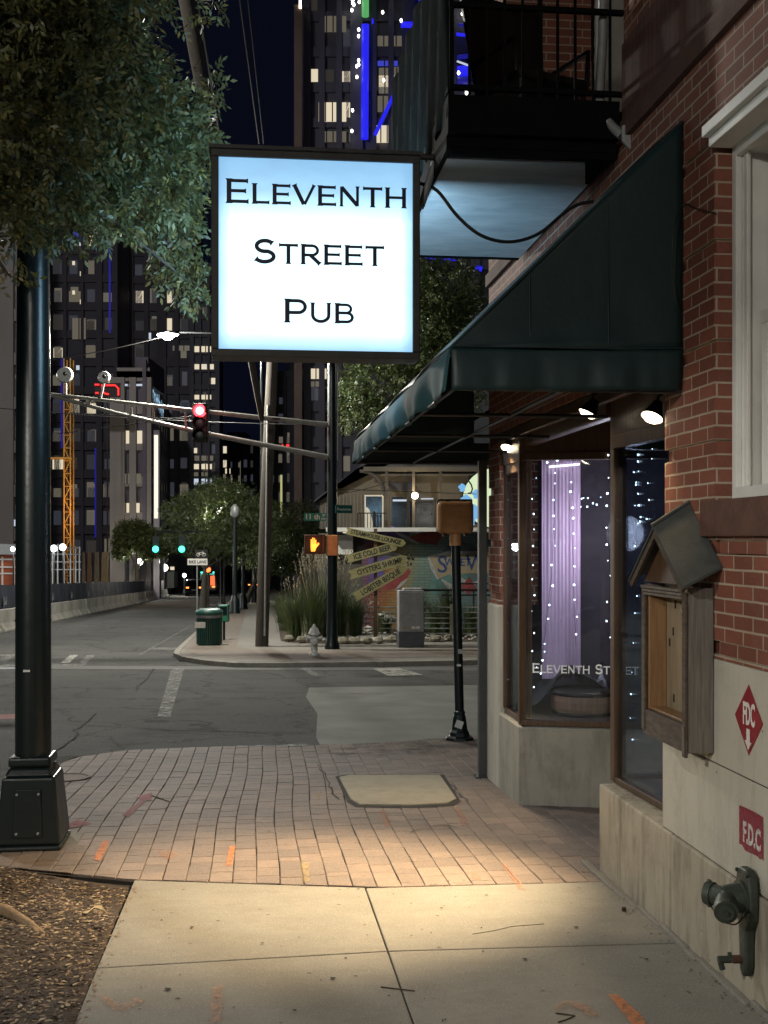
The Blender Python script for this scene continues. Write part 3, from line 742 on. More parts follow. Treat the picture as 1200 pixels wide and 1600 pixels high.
# road patches, cracks, markings
sheet("road_patch", [GS(a, b) for a, b in [(483,1066),(760,1062),(790,1150),(500,1151),(494,1140),(496,1105),(478,1080)]][::-1], -0.094, M['asphalt_patch'])
sheet("road_patch_seam", [GS(a, b) for a, b in [(-60,1033),(760,1036),(760,1041),(-60,1038)]][::-1], -0.0945, M['asphalt_patch_dark'])
def cracks(name, lines, wd, h, mat, seed=1):
    q = random.Random(seed); mb = MB()
    for ln in lines:
        pts = []
        for (a, b), (c, d) in zip(ln[:-1], ln[1:]):
            A, B = GS(a, b), GS(c, d); n = max(2, int(math.dist(A, B)/0.09))
            for i in range(n):
                t = i/n; pts.append((A[0]+(B[0]-A[0])*t+q.uniform(-.02,.02), A[1]+(B[1]-A[1])*t+q.uniform(-.03,.03)))
        pts.append(GS(*ln[-1])); m = len(pts); vs = []
        for i, p in enumerate(pts):
            a = pts[max(i-1,0)]; b = pts[min(i+1,m-1)]; dx, dy = b[0]-a[0], b[1]-a[1]; d = math.hypot(dx, dy) or 1
            ww = wd*q.uniform(.35, 1.3)
            for s_ in (1, -1):
                x, y = p[0]-dy/d*ww*s_, p[1]+dx/d*ww*s_; X, Y = s2w(x, y); vs.append((x, y, gz(X, Y)+h))
        mb.add(vs, [(2*i, 2*i+1, 2*i+3, 2*i+2) for i in range(m-1)])
    tag(mb.build(name, mat, rz=TH), kind='structure')
cracks("road_cracks", [[(240,1038),(228,1055),(214,1064),(214,1070),(300,1070),(420,1073),(600,1076)],[(150,1104),(138,1115),(128,1124),(115,1128),(123,1136),(100,1152),(78,1168)],
  [(80,1120),(180,1124),(330,1131),(470,1133)],[(0,1108),(60,1110)],[(0,1065),(27,1058)],[(390,1040),(440,1048)],[(600,1036),(618,1050)],[(500,1152),(640,1148),(760,1142)],[(440,1000),(300,1005)]], 0.013, -0.089, M['joint'])
cracks("paving_cracks", [[(498,1195),(512,1222),(520,1242),(530,1250)],[(512,1242),(548,1243)],[(505,1230),(530,1231)],[(690,1213),(735,1258)],[(640,1300),(690,1290),(716,1294)]], 0.006, 0.0065, M['joint'], 3)
def mark(name, pts, h, mat): return sheet(name, [GS(a, b) for a, b in pts][::-1], h, mat)
mark("crosswalk_paint", [(268,1038),(288,1038),(266,1110),(246,1110)], -0.088, M['road_white'])
mark("crosswalk_paint", [(-80,1033),(-80,1036),(130,1034),(140,1031)], -0.088, M['road_white'])
mark("crosswalk_paint", [(-60,1020),(-80,1022),(40,1018),(60,1015)], -0.088, M['road_white'])
mark("crosswalk_paint", [(95,1030),(110,1018),(122,1018),(108,1030)], -0.086, M['road_white_good'])
mark("crosswalk_paint", [(124,1030),(136,1018),(149,1018),(134,1031)], -0.086, M['road_white'])
mark("crosswalk_paint", [(-10,1028),(12,1018),(26,1018),(8,1029)], -0.086, M['road_white'])
mark("crosswalk_paint", [(582,1038),(622,1037),(662,1048),(606,1049)], -0.086, M['road_white_good'])
mark("crosswalk_paint", [(470,1038),(482,1038),(500,1049),(488,1049)], -0.086, M['road_white'])
mark("lane_line", [(216,1018),(219,1018),(296,976),(294,976)], -0.088, M['road_white'])
mark("stop_line", [(240,1007),(275,1007),(278,1010),(236,1010)], -0.088, M['road_white'])
mark("curb_paint", [(330,1167),(480,1163),(480,1166),(330,1170)], 0.006, M['road_white'])
mark("crosswalk_paint", [(232,1160),(252,1159),(250,1167),(230,1167)], -0.088, M['road_white_good'])
def spray(pts, mat): return mark("utility_paint_mark", pts, 0.0075, mat)
spray([(190,1274),(222,1250),(210,1247),(238,1239),(236,1252),(228,1252),(200,1278)], M['spray_red'])
spray([(104,1289),(122,1281),(144,1288),(122,1293),(104,1296)], M['spray_red'])
spray([(146,1344),(160,1316),(170,1314),(166,1328),(156,1347)], M['spray_orange'])
spray([(245,1332),(268,1330),(278,1338),(262,1345),(250,1338)], M['spray_orange_faint'])
spray([(353,1355),(358,1325),(368,1322),(363,1352)], M['spray_orange'])
spray([(592,1267),(602,1267),(612,1292),(602,1294)], M['spray_orange_faint'])
spray([(708,1262),(718,1262),(734,1290),(722,1292)], M['spray_orange_faint'])
spray([(470,1350),(482,1348),(484,1378),(474,1380)], M['spray_yellow'])
spray([(494,1240),(502,1238),(500,1250),(494,1250)], M['spray_yellow'])
spray([(735,1366),(745,1366),(752,1375),(738,1376)], M['spray_orange_faint'])
spray([(782,1350),(790,1350),(822,1392),(812,1392)], M['spray_orange_faint'])
spray([(327,1600),(332,1545),(348,1540),(350,1552),(344,1600)], M['spray_orange_faint'])
spray([(150,1556),(165,1556),(188,1572),(215,1560),(228,1566),(196,1582),(176,1580)], M['spray_orange_faint'])
spray([(950,1556),(966,1556),(1003,1590),(1012,1606),(990,1606)], M['spray_orange'])
spray([(866,1574),(884,1564),(918,1572),(936,1590),(920,1590),(904,1578),(882,1574),(872,1584)], M['spray_orange_faint'])
spray([(-10,1118),(30,1116),(30,1124),(-10,1124)], M['spray_red'])

# far pavement beyond the crossing
SX = GS(275, 1018)[0]
corner = [GS(276,1019), GS(300,1027), GS(340,1032), GS(400,1034.5), GS(520,1033), GS(745,1030), (40, GS(745,1030)[1]+0.3)]
fy = GS(745,1030)[1]
poly = [(40, 25.9)]; 
far_poly = [GS(745,1031), (40, GS(745,1031)[1]), (40, 46), (3.2, 46), (3.2, 240), (-1.95, 240), (-1.95, GS(276,1019)[1]+1.5)]+[GS(a, b) for a, b in [(276,1019),(290,1025),(320,1030),(370,1034),(520,1033.5)]]
sheet("far_sidewalk", far_poly, 0.0, M['concrete'], thick=0.14)
# brick band along the far kerb
sheet("far_brick_band", [GS(745,1026), GS(745,1014), GS(520,1016), GS(400,1016), (-0.5,31.5), (-0.5, 120), (-1.85,120), (-1.85, 30.5)]+[GS(a, b) for a, b in [(300,1022),(340,1028),(400,1030),(520,1029)]], 0.004, M['paver_far'])
mb = MB()
cp = [GS(a, b) for a, b in [(745,1031),(640,1033),(520,1034.5),(430,1035.5),(370,1035.5),(320,1031),(290,1026),(276,1020)]]+[(-1.97, 30.5), (-1.97, 60), (-1.97, 240)]
vs = []
for i, p in enumerate(cp):
    a = cp[max(i-1,0)]; b = cp[min(i+1,len(cp)-1)]; dx, dy = b[0]-a[0], b[1]-a[1]; d = math.hypot(dx, dy); nx, ny = dy/d*.16, -dx/d*.16
    for ox, hh in ((-.5, -.12), (-.5, 0.0), (.5, .012), (.5, -.0)):
        x, y = p[0]-nx*ox*-1, p[1]-ny*ox*-1; X, Y = s2w(x, y); vs.append((x, y, gz(X, Y)+hh))
mb.add(vs, [(4*i+j, 4*i+4+j, 4*i+5+j, 4*i+1+j) for i in range(len(cp)-1) for j in range(3)])
tag(mb.build("far_curb", M['curb'], rz=TH), kind='structure')
mb = MB(); c = G(648,1032); mb.box(-.36, .36, -.03, .35, -.075, .004)
tag(mb.build("storm_drain", M['black'], rz=TH, loc=(c[0], c[1]+.05, gz(0,c[1])-.02)), "black slot of a storm drain under the far curb by the grey cabinet", "drain")
# planting bed at the far corner
sheet("planting_bed", [GS(455,1004), GS(520,1006), GS(560,1006), GS(620,1003), (40,31.5), (40,45.9), (0.9,45.9), (0.75,34)][::-1], 0.02, M['mulch'])
sheet("gutter_stain", [GS(a, b) for a, b in [(520,1180),(560,1183),(700,1178),(760,1170),(760,1150),(500,1166)]][::-1], 0.0055, paintmat("dark_stain", (0.06,0.05,0.045), 0.55, 3))

# ================================================================== PUB BUILDING
BR = thing("pub_building", "red brick corner pub with pale limestone base and glazed bay window", "building", (B0[0], B0[1], 0), TH)
def bl(X, Y, z): x, y = w2b(X, Y); return (x, y, z)
T = 0.35
# brick wall in seven course modules, top course of each set back
RHT = 0.06771
def brick_run(mb, x0, x1, y0, y1, za, zb):
    z = za; lines = [1.85+RHT*7*k for k in range(-2, 8)]
    cuts = sorted(set([za, zb]+[l for l in lines if za < l < zb]+[l-RHT for l in lines if za < l-RHT < zb]))
    for a, b in zip(cuts[:-1], cuts[1:]):
        mid = (a+b)/2; k = (mid-1.85)/(RHT*7); fr = k-math.floor(k)
        ins = 0.018 if fr > 6/7 else 0.0
        mb.box(x0+ins, x1, y0+ins, y1-ins, a, b)
mb = MB()
brick_run(mb, 0, T, -6.5, -1.80, 1.29, 1.78)
brick_run(mb, 0, T, -1.7965, -1.167, 1.29, 3.745)
brick_run(mb, 0.013, T, -1.167, -1.10, 1.29, 3.745)
mb.box(0.002, T, -6.5, 3.49, 3.748, 4.185)          # over windows
mb.box(0.002, T, -1.09, 3.49, 2.80, 3.745)
mb.box(0.25, 0.5, -6.5, -1.80, 1.78, 4.4)
mb.build("wall", M['brick'], BR)
mb = MB()
brick_run(mb, 0.0, T, 3.02, 3.49, 1.27, 2.79)
mb.build("corner_pier", M['brick'], BR)
# projecting course and soldier course, upper wall, loggia
mb = MB(); mb.box(-0.03, T, -6.5, 3.50, 4.19, 4.30); mb.build("string_course", M['brown'], BR)
mb = MB(); mb.box(-0.012, T, -6.5, -0.45, 4.303, 4.76); mb.build("soldier_course", M['soldier'], BR)
mb = MB(); mb.box(0.0, T, -6.5, -0.45, 4.763, 8.0)
mb.box(-0.15, 1.9, 2.2, 2.5, 4.303, 8.0); mb.box(1.65, 1.9, -0.45, 2.197, 4.303, 8.0)
mb.box(0.0, T, 2.503, 3.49, 4.303, 8.0)
mb.build("upper_wall", M['brick'], BR)
mb = MB(); mb.box(-0.02, 1.9, -0.45, 3.49, 8.003, 8.25); mb.box(-0.1,0.5,-6.5,-.45,8.003,8.25); mb.box(0.5,7,-6.5,3.4,8.0,8.2); mb.box(4.6,7,-6.5,3.4,-.8,8.0); mb.build("roof", M['roofdark'], BR)
# stone
def stone_box(nm, mat, x0, x1, y0, y1, z0, z1, bev=0.006):
    mb = MB(); mb.box(x0, x1, y0, y1, z0, z1); return mb.build(nm, mat, BR, bevel=bev)
yy = [-6.5, -5.2, -3.9, -2.62, -1.36, -1.10]
for a, b in zip([-6.5,-4.3,-3.02,-1.75], [-4.3,-3.02,-1.75,-1.097]): stone_box("stone_block", M['stone'], 0.0, T, a+.0012, b-.0012, 0.797, 1.287)
for a, b in zip([-6.5,-4.9,-3.6,-2.2], [-4.9,-3.6,-2.2,-1.097]): stone_box("stone_block", M['stone'], 0.0, T, a+.0012, b-.0012, 0.324, 0.792)
for a, b in zip([-6.5,-4.3,-2.9,-1.25], [-4.3,-2.9,-1.25,0.0]): stone_box("base_stone", M['stone_base'], -0.012, T+.1, a+.001, b-.001, -0.6, 0.320, 0.012)
mb = MB(); mb.box(0.006, T-.01, -6.5, -1.10, -.5, 1.28); mb.build("mortar_core", M['joint'], BR)
mb = MB()
q = random.Random(5); y = -3.2
while y < 0.0:
    wd = q.uniform(.02, .05); L = q.uniform(.15, .4)
    X, Y = b2w(-.03, y); mb.box(-.012-wd, -.011, y, y+L, gz(X, Y)-.03, gz(X, Y)+q.uniform(.008, .022)); y += L
mb.build("mortar_fillet", M['concrete'], BR, bevel=0.008)
# brown rowlock sill under the white window
mb = MB(); mb.box(-0.035, T, -6.5, -1.70, 1.863, 2.035); mb.build("window_sill", M['brown'], BR, bevel=0.008)
mb = MB(); brick_run(mb, -0.0, T-.01, -6.5, -1.801, 1.785, 1.861); mb.build("sill_course", M['brick'], BR)
# white sash window
WF = MB()
WF.box(0.085, 0.115, -1.845, -1.80, 2.04, 3.742); WF.box(0.085, 0.115, -3.7, -1.845, 3.65, 3.742); WF.box(0.07, 0.24, -3.7, -1.845, 2.04, 2.095)
WF.box(0.115, 0.26, -1.86, -1.83, 2.095, 3.69); WF.box(0.115, 0.26, -3.7, -1.86, 3.66, 3.69)
WF.box(0.115, 0.135, -1.90, -1.862, 2.10, 3.66)
win = MB().box(0.27, 0.272, -3.68, -1.9, 2.1, 3.66).build("window", M['glass_dark'], BR)
o = WF.build("window_frame", M['white'], win, bevel=0.004)
mb = MB(); mb.box(0.20, 0.245, -1.93, -1.87, 2.10, 2.86); mb.box(0.20, 0.245, -3.68, -1.93, 2.10, 2.17); mb.box(0.195, 0.25, -3.68, -1.87, 2.86, 2.92)
mb.box(0.235, 0.268, -1.93, -1.87, 2.92, 3.65); mb.box(0.20, 0.24, -2.75, -2.72, 2.17, 2.86); mb.box(0.225, 0.24, -1.955, -1.935, 2.1, 3.6)
mb.build("sash", M['white'], win, bevel=0.003)
mb = MB(); mb.box(-0.06, 0.085, -3.9, -1.79, 3.748, 3.80); mb.box(-0.03, 0.085, -3.9, -1.80, 3.70, 3.747); mb.build("window_head", M['white'], win, bevel=0.004)

# glazed shop front: window A beside the alcove
GZ0, GZ1 = 0.42, 2.62
def pane(name, p, q2, z0, z1, mat, parent, th=0.008):
    dx, dy = q2[0]-p[0], q2[1]-p[1]; d = math.hypot(dx, dy); nx, ny = -dy/d*th/2, dx/d*th/2
    mb = MB(); vs = []
    for z in (z0, z1):
        vs += [(p[0]+nx,p[1]+ny,z),(q2[0]+nx,q2[1]+ny,z),(q2[0]-nx,q2[1]-ny,z),(p[0]-nx,p[1]-ny,z)]
    mb.add(vs, [(0,1,5,4),(1,2,6,5),(2,3,7,6),(3,0,4,7),(4,5,6,7),(3,2,1,0)]); return mb.build(name, mat, parent)
def bar(mb, p, q2, z0, z1, wd):
    dx, dy = q2[0]-p[0], q2[1]-p[1]; d = math.hypot(dx, dy); nx, ny = -dy/d*wd/2, dx/d*wd/2
    vs = []
    for z in (z0, z1):
        vs += [(p[0]+nx,p[1]+ny,z),(q2[0]+nx,q2[1]+ny,z),(q2[0]-nx,q2[1]-ny,z),(p[0]-nx,p[1]-ny,z)]
    mb.add(vs, [(0,1,5,4),(1,2,6,5),(2,3,7,6),(3,0,4,7),(4,5,6,7),(3,2,1,0)])
A0, A1 = (0.16, -1.09), (0.10, 0.0)
gA = pane("window", (A0[0], A0[1]), (A1[0], A1[1]-.03), 0.36, 2.42, M['glass'], BR)
mb = MB(); mb.box(0.075, 0.155, -0.03, 0.05, 0.33, 2.75); mb.build("window_post", M['wood_dark'], gA, bevel=0.006)
mb = MB(); bar(mb, A0, A1, 2.42, 2.50, 0.07); bar(mb, (A0[0]+.02,A0[1]), (A1[0]+.02,A1[1]), 2.50, 2.80, 0.10); bar(mb, (A0[0]+.003,A0[1]), (A1[0]+.003,A1[1]), 0.325, 0.365, 0.05)
mb.build("window_frame", M['wood_dark'], gA, bevel=0.005)
mb = MB(); mb.box(0.28, 0.315, -0.62, -0.58, 0.38, 2.42); mb.build("inner_mullion", M['wood_dark'], gA)
# alcove return beyond the post (faces the doorway)
A2 = (1.15, 0.25)
gR = pane("window", (0.15, 0.02), A2, 0.36, 2.42, M['glass'], BR)
mb = MB(); bar(mb, (0.16,.02), A2, 2.42, 2.8, .06); bar(mb, (.16,.02), A2, -.5, .36, .08); mb.build("window_frame", M['wood_dark'], gR)
# entrance doorway at the back of the alcove
mb = MB(); mb.box(1.16, 1.22, 0.30, 1.75, -0.2, 2.1)
dr = mb.build("door", M['wood_dark'], BR, bevel=0.01)
mb = MB(); mb.tube([(1.13,0.5,.75),(1.10,0.5,.78),(1.10,0.5,1.0),(1.13,0.5,1.03)], .012, 8); mb.build("handle", M['grey_metal'], dr)
mb = MB(); mb.box(1.12, 1.26, 0.22, 0.30, -.2, 2.8); mb.box(1.12, 1.26, 1.75, 1.90, -.2, 2.8); mb.box(1.12,1.26,.3,1.75,2.1,2.8); mb.build("door_frame", M['wood_dark'], BR)
# window B, splayed towards the street
Bp, Bq = (0.02, 2.244), (1.22, 1.895)
gB = pane("window", (Bp[0]+.03,Bp[1]-.01), Bq, 0.37, 2.50, M['glass'], BR)
mb = MB(); bar(mb, Bp, Bq, 0.325, 0.37, 0.06); bar(mb, Bp, Bq, 2.50, 2.56, 0.08); bar(mb, (Bp[0],Bp[1]+.03), (Bq[0],Bq[1]+.03), 2.56, 2.80, 0.10)
mb.build("window_frame", M['wood_dark'], gB, bevel=0.004)
mb = MB(); mb.box(0.0, 0.065, 2.245, 2.30, 0.33, 2.80); mb.build("window_post", M['wood_dark'], gB, bevel=0.006)
mb = MB(); mb.box(0.07, 0.12, 2.30, 2.33, 0.37, 2.5); mb.build("inner_post", M['wood_warm'], gB, bevel=0.003)
mb = MB()
ww = copper(mb, "Eleventh Street", 0.06, 0.0, 0.072, 0.058, lambda a, b, l: (0,0,0), sx=1.28)
mb = MB(); dxb, dyb = Bq[0]-Bp[0], Bq[1]-Bp[1]; db = math.hypot(dxb, dyb); ub = (dxb/db, dyb/db); nb = (ub[1], -ub[0])
copper(mb, "Eleventh Street", 0.055, 0.76, 0.075, 0.062, lambda a, b, l: (Bp[0]+.03+ub[0]*a+nb[0]*(0.0065+l), Bp[1]-.01+ub[1]*a+nb[1]*(0.0065+l), b), sx=0.82)
mb.build("lettering", emat("glowing_window_lettering", (0.8,0.8,0.8), 0.12, (0.8,0.8,0.78)), gB)  # letters are no lamp; a slight glow is put in to whiten them
# base under B and C
mb = MB(); n_ = (-nb[0], -nb[1])
def pbase(mb, p, q2, z0, z1, out, inn):
    dx, dy = q2[0]-p[0], q2[1]-p[1]; d = math.hypot(dx, dy); nx, ny = dy/d, -dx/d
    vs = []
    for z in (z0, z1):
        vs += [(p[0]+nx*out,p[1]+ny*out,z),(q2[0]+nx*out,q2[1]+ny*out,z),(q2[0]-nx*inn,q2[1]-ny*inn,z),(p[0]-nx*inn,p[1]-ny*inn,z)]
    mb.add(vs, [(0,1,5,4),(1,2,6,5),(2,3,7,6),(3,0,4,7),(4,5,6,7),(3,2,1,0)])
pbase(mb, (0.0, 2.19), (1.22, 1.845), -0.7, 0.322, 0.03, 0.12); mb.build("base_stone", M['stone_bay'], BR, bevel=0.01)
mb = MB(); mb.box(-0.02, 0.12, 2.172, 2.96, -0.7, 0.322); mb.build("base_stone", M['stone_bay'], BR, bevel=0.01)
mb = MB(); mb.box(-0.02, 0.2, 2.963, 3.50, -0.7, 1.27); mb.build("corner_stone", M['stone'], BR, bevel=0.02)
gC = pane("window", (0.055, 2.30), (0.055, 2.93), 0.37, 2.42, M['glass'], BR)
mb = MB(); mb.box(0.03, 0.08, 2.31, 2.95, 0.325, 0.37); mb.box(0.03, 0.08, 2.31, 2.95, 2.42, 2.5); mb.box(0.02, 0.12, 2.31, 3.02, 2.5, 2.79); mb.box(0.02, 0.085, 2.93, 2.962, 0.37, 2.5)
mb.build("window_frame", M['wood_dark'], gC, bevel=0.004)
# header over the alcove and interior shell
mb = MB(); mb.box(0.05, 0.13, 0.05, 2.24, 2.62, 2.79); mb.box(0.0, 0.04, -1.09, 3.45, 2.70, 2.795); mb.build("alcove_header", M['wood_dark'], BR, bevel=0.01)
mb = MB(); mb.box(0.135, 4.5, -1.08, 3.40, 2.80-.0, 2.86); mb.build("interior_ceiling", M['interior'], BR)
mb = MB(); mb.box(0.13, 4.5, 2.4, 3.3, 0.25, 0.33)
vs = [(0.12,2.33,.35),(1.3,1.98,.35),(4.5,1.98,.35),(4.5,3.3,.35),(0.12,3.3,.35)]; mb.add(vs, [(0,1,2,3,4)])
mb.box(0.2, 1.2, -1.09, 0.0, 0.25, 0.34); mb.build("display_floor", M['floor_in'], BR)
mb = MB(); mb.box(0.2, 4.5, 3.31, 3.40, -.6, 2.8); mb.box(4.5, 4.6, -1.2, 3.4, -.6, 2.8); mb.box(0.36,4.5,-1.22,-1.12,-.6,2.8); mb.box(1.28,1.33,-1.1,.2,-.6,2.8); mb.build("interior_wall", M['interior'], BR)

# things inside the windows
PW = thing("purple_drape", "tall purple pleated drape hanging inside the lettered window", "curtain", (*b2w(0.39, 2.92), 0), TH)
mb = MB(); vs = []; n = 60
for i in range(n+1):
    x = -0.03+0.35*i/n; y = 0.003*math.sin(i*1.1)+0.003*math.sin(i*0.37)
    vs += [(x, y, 0.62), (x, y*1.0, 2.55)]
mb.add(vs, [(2*i, 2*i+2, 2*i+3, 2*i+1) for i in range(n)], True); mb.build("fabric", M['purple'], PW)
mb = MB(); mb.tube([(-.05,0,2.57),(.36,0,2.57)], .009, 8); mb.build("rod", M['steel'], PW)
mb = MB(); mb.tube([(0.03,-.03,2.49),(0.30,-.035,2.515)], .009, 8); mb.build("light_tube", emat("display_tube", (1.0,0.95,0.95), 3), PW)
light("display_fill_light", 'POINT', (0.55,-0.5,1.9), 26, (1.0,0.9,0.97), 0.15, PW)  # added fill light for drape and barrel, set apart from the tube
# barrel
bx, by = w2b(*[Wp(912,0,9.95)[0], 9.95]); BRL = thing("barrel", "short wooden barrel with black hoops on the floor behind the window", "barrel", (*b2w(bx, by), 0.352), TH)
mb = MB(); mb.lathe([(0.255,0),(0.28,.06),(0.285,.12),(0.275,.18),(0.262,.205)], n=28, flat=True); mb.build("staves", surf("oak_barrel_staves", (0.36,0.20,0.13), (0.22,0.12,0.08), 3, 0.6, stretch=(9,9,.5)), BRL)
for z0, z1, r0 in ((0.0,0.035,.264),(0.168,0.208,.282)):
    mb = MB(); mb.lathe([(r0,z0),(r0+.010,z0+.01),(r0+.010,z1-.01),(r0-.006,z1)], n=28, caps=False); mb.build("hoop", M['steel'], BRL)
mb = MB(); mb.lathe([(0.25,0.200),(0.25,0.212)], n=28, flat=True); mb.build("lid", M['black'], BRL)
# dark cloth draped on barrel
mb = MB(); vs = []; q = random.Random(8)
for j in range(13):
    for i in range(19):
        u = i/18; v = j/12; x = -0.62+u*0.85; y = -0.02+v*0.42
        z = 0.215+0.17*math.exp(-((u-.62)**2)/.03)*(1-v*.3)+0.03*math.sin(u*17+v*5)+0.02*math.sin(v*15)
        if u < .42: z = 0.01+0.215*(u/.42)**1.4+0.04*math.sin(u*20+v*7)*u*2
        vs.append((x, y, max(z, 0.012)))
mb.add(vs, [(j*19+i, j*19+i+1, (j+1)*19+i+1, (j+1)*19+i) for j in range(12) for i in range(18)], True)
tag(mb.build("cloth", surf("charcoal_cloth", (0.05,0.055,0.06), (0.03,0.033,0.036), 6, 0.9, bs=0.3), loc=(*b2w(bx, by), 0.352), rz=TH), "dark grey cloth heaped over the barrel in the window", "cloth")
BT = thing("bottle", "clear glass bottle standing behind the barrel in the window", "bottle", (*b2w(bx+.24, by+.27), 0.352), 0)
mb = MB(); mb.lathe([(0.045,0),(0.05,.02),(0.05,.2),(0.04,.25),(0.016,.29),(0.014,.38)], n=16); mb.build("body", surf("cloudy_glass", (0.5,0.52,0.55), (0.3,0.3,0.33), 9, 0.1), BT)
mb = MB(); mb.lathe([(0.017,.375),(0.017,.41)], n=12); mb.build("stopper", M['steel'], BT)
# white narrow panel & hanging frame seen through glass A
mb = MB(); mb.box(1.0, 1.14, -0.30, -0.28, 1.9, 2.5); tag(mb.build("hanging_panel", M['white'], loc=(*b2w(0,0), 0), rz=TH), "narrow white panel hanging inside the side window by the brick pilaster", "panel")
def strand(pts, n, label, seed, size=0.009):
    """string lights: pts in building frame"""
    q = random.Random(seed); S = thing("string_lights", label, "string lights", (*b2w(pts[0][0], pts[0][1]), 0), TH, "strings of small white lights in the pub windows")
    P = [Vector((p[0]-pts[0][0], p[1]-pts[0][1], p[2])) for p in pts]
    def at(t):
        t *= len(P)-1; i = min(int(t), len(P)-2); return P[i].lerp(P[i+1], t-i)
    line = [at(i/24) for i in range(25)]
    mb = MB(); mb.tube([p+Vector((q.uniform(-.003,.003),0,0)) for p in line], .0018, 5); mb.build("wire", M['rubber'], S)
    for k in range(n):
        p = at((k+.5)/n)+Vector((q.uniform(-.02,.02), -.004, q.uniform(-.035,.035)))
        mb = MB(); mb.ball(p, size*.72*q.uniform(.6,1.4), 8); mb.build("bulb", M['bulb'], S)
def wb_(px, py, Z): X, Y, z = Wp(px, py, Z); x, y = w2b(X, Y); return (x, y, z)
strand([wb_(868,722,9.8), wb_(866,800,9.8), wb_(862,900,9.8), wb_(850,1000,9.8), wb_(845,1060,9.8)], 14, "string of tiny white lights bowing across the purple drape", 1)
strand([wb_(895,716,9.9), wb_(893,800,9.9), wb_(896,900,9.9), wb_(900,1010,9.9)], 12, "string of tiny white lights hanging at the drape's right edge", 2)
strand([wb_(826,720,9.75), wb_(822,830,9.75), wb_(822,940,9.75), wb_(823,1090,9.75)], 15, "string of tiny white lights in the narrow side pane left of the wooden window post", 3)
strand([wb_(816,760,9.95), wb_(812,860,9.95), wb_(812,990,9.95)], 9, "second short string of white lights deeper in the narrow side pane", 4)
strand([wb_(850,716,9.65), wb_(880,716,9.65), wb_(915,711,9.65), wb_(950,716,9.65)], 6, "string of white lights running level along the top of the lettered window", 5)
strand([wb_(992,690,7.5), wb_(996,770,7.5), wb_(990,860,7.5), wb_(996,960,7.5), wb_(988,1080,7.5), wb_(990,1180,7.5)], 14, "string of white lights hanging in the window beside the brick pilaster", 6, .007)
strand([wb_(952,700,9.3), wb_(950,800,9.3), wb_(953,900,9.3), wb_(950,1010,9.3)], 11, "string of tiny white lights inside the lettered window close to the wooden post", 9, .007)
strand([wb_(834,735,9.6), wb_(836,850,9.6), wb_(833,960,9.6), wb_(836,1085,9.6)], 13, "string of tiny white lights at the lettered window's left frame", 10, .007)
strand([wb_(1015,690,7.0), wb_(1012,760,7.0), wb_(1017,850,7.0), wb_(1013,930,7.0)], 9, "string of white lights nearest the brick pilaster", 12, .006)
strand([wb_(1001,700,7.7), wb_(997,760,7.7), wb_(1000,830,7.7)], 8, "short string of white lights at the top of the window beside the brick pilaster", 7)
strand([wb_(920,775,10.3), wb_(905,786,10.3), wb_(930,790,10.3), wb_(952,770,10.3)], 9, "loose string of white lights looped inside above the barrel", 8, 0.007)

# ================================================================== AWNING
ox, oy = w2b(0.332, 5.687)          # outer near corner
AW = thing("awning", "dark green canvas awning sloping out over the pub's corner windows", "awning", (B0[0], B0[1], 0), TH)
yn, yf = -1.42, 4.15; xo = -1.195
def panel(name, pts, mat, parent, nu=1):
    mb = MB(); mb.add(pts, [tuple(range(len(pts)))]); return mb.build(name, mat, parent)
def cloth_quad(name, a, b, c, d, mat, parent, nu, nv, fn):
    a, b, c, d = map(Vector, (a, b, c, d)); nrm = (b-a).cross(d-a).normalized(); mb = MB(); vs = []
    for j in range(nv+1):
        for i in range(nu+1):
            u, v = i/nu, j/nv; p = a.lerp(b, u).lerp(d.lerp(c, u), v); vs.append(tuple(p+nrm*fn(u, v)))
    mb.add(vs, [(j*(nu+1)+i, j*(nu+1)+i+1, (j+1)*(nu+1)+i+1, (j+1)*(nu+1)+i) for j in range(nv) for i in range(nu)], True)
    o = mb.build(name, mat, parent); s_ = o.modifiers.new("s", 'SOLIDIFY'); s_.thickness = 0.004; return o
wave = lambda u, v: 0.010*math.sin(u*9+v*2)*math.sin(v*3.1)+0.006*math.sin(u*23+v*4)*(1-v)+0.004*math.sin(u*47)*(1-v)**2
# end panel triangular part, then the valance below
cloth_quad("end_panel", (xo,yn,2.80), (-0.012,yn,2.80), (-0.012,yn,3.96), (xo,yn,2.80+.002), M['canvas'], AW, 30, 16, lambda u, v: 0.008*math.sin(u*6+v*3)+0.030*math.exp(-v*9)*abs(math.sin(u*3.1))+0.004*math.sin(u*21+v*9)*math.exp(-v*5))
cloth_quad("end_valance", (xo,yn-.004,2.585), (-0.012,yn-.004,2.60), (-0.012,yn-.004,2.815), (xo,yn-.004,2.805), M['canvas'], AW, 40, 8, lambda u, v: (0.013*math.sin(u*11)+0.008*math.sin(u*29)+.004*math.sin(u*61))*(1-v)+.012*math.sin(v*3.14))
cloth_quad("front_valance", (xo-.004,yf,2.585), (xo-.004,yn,2.585), (xo-.004,yn,2.80), (xo-.004,yf,2.80), M['canvas_lit'], AW, 70, 8, lambda u, v: (0.026*math.sin(u*34)+0.014*math.sin(u*71))*(1-v)+.03*math.sin(u*3.14)*math.sin(v*3.14))
cloth_quad("top_panel", (xo,yn,2.80), (xo,yf,2.80), (-0.012,yf,3.96), (-0.012,yn,3.96), M['canvas'], AW, 40, 12, lambda u, v: -0.02*abs(math.sin(u*3.14*4)))
cloth_quad("end_panel", (xo,yf,2.80), (-0.012,yf,2.80), (-0.012,yf,3.96), (xo,yf,2.802), M['canvas'], AW, 10, 6, lambda u, v: 0.0)
cloth_quad("end_valance", (xo,yf,2.585), (1.2,yf,2.585), (1.2,yf,2.80), (xo,yf,2.80), M['canvas'], AW, 16, 4, lambda u, v: 0.006*math.sin(u*21))
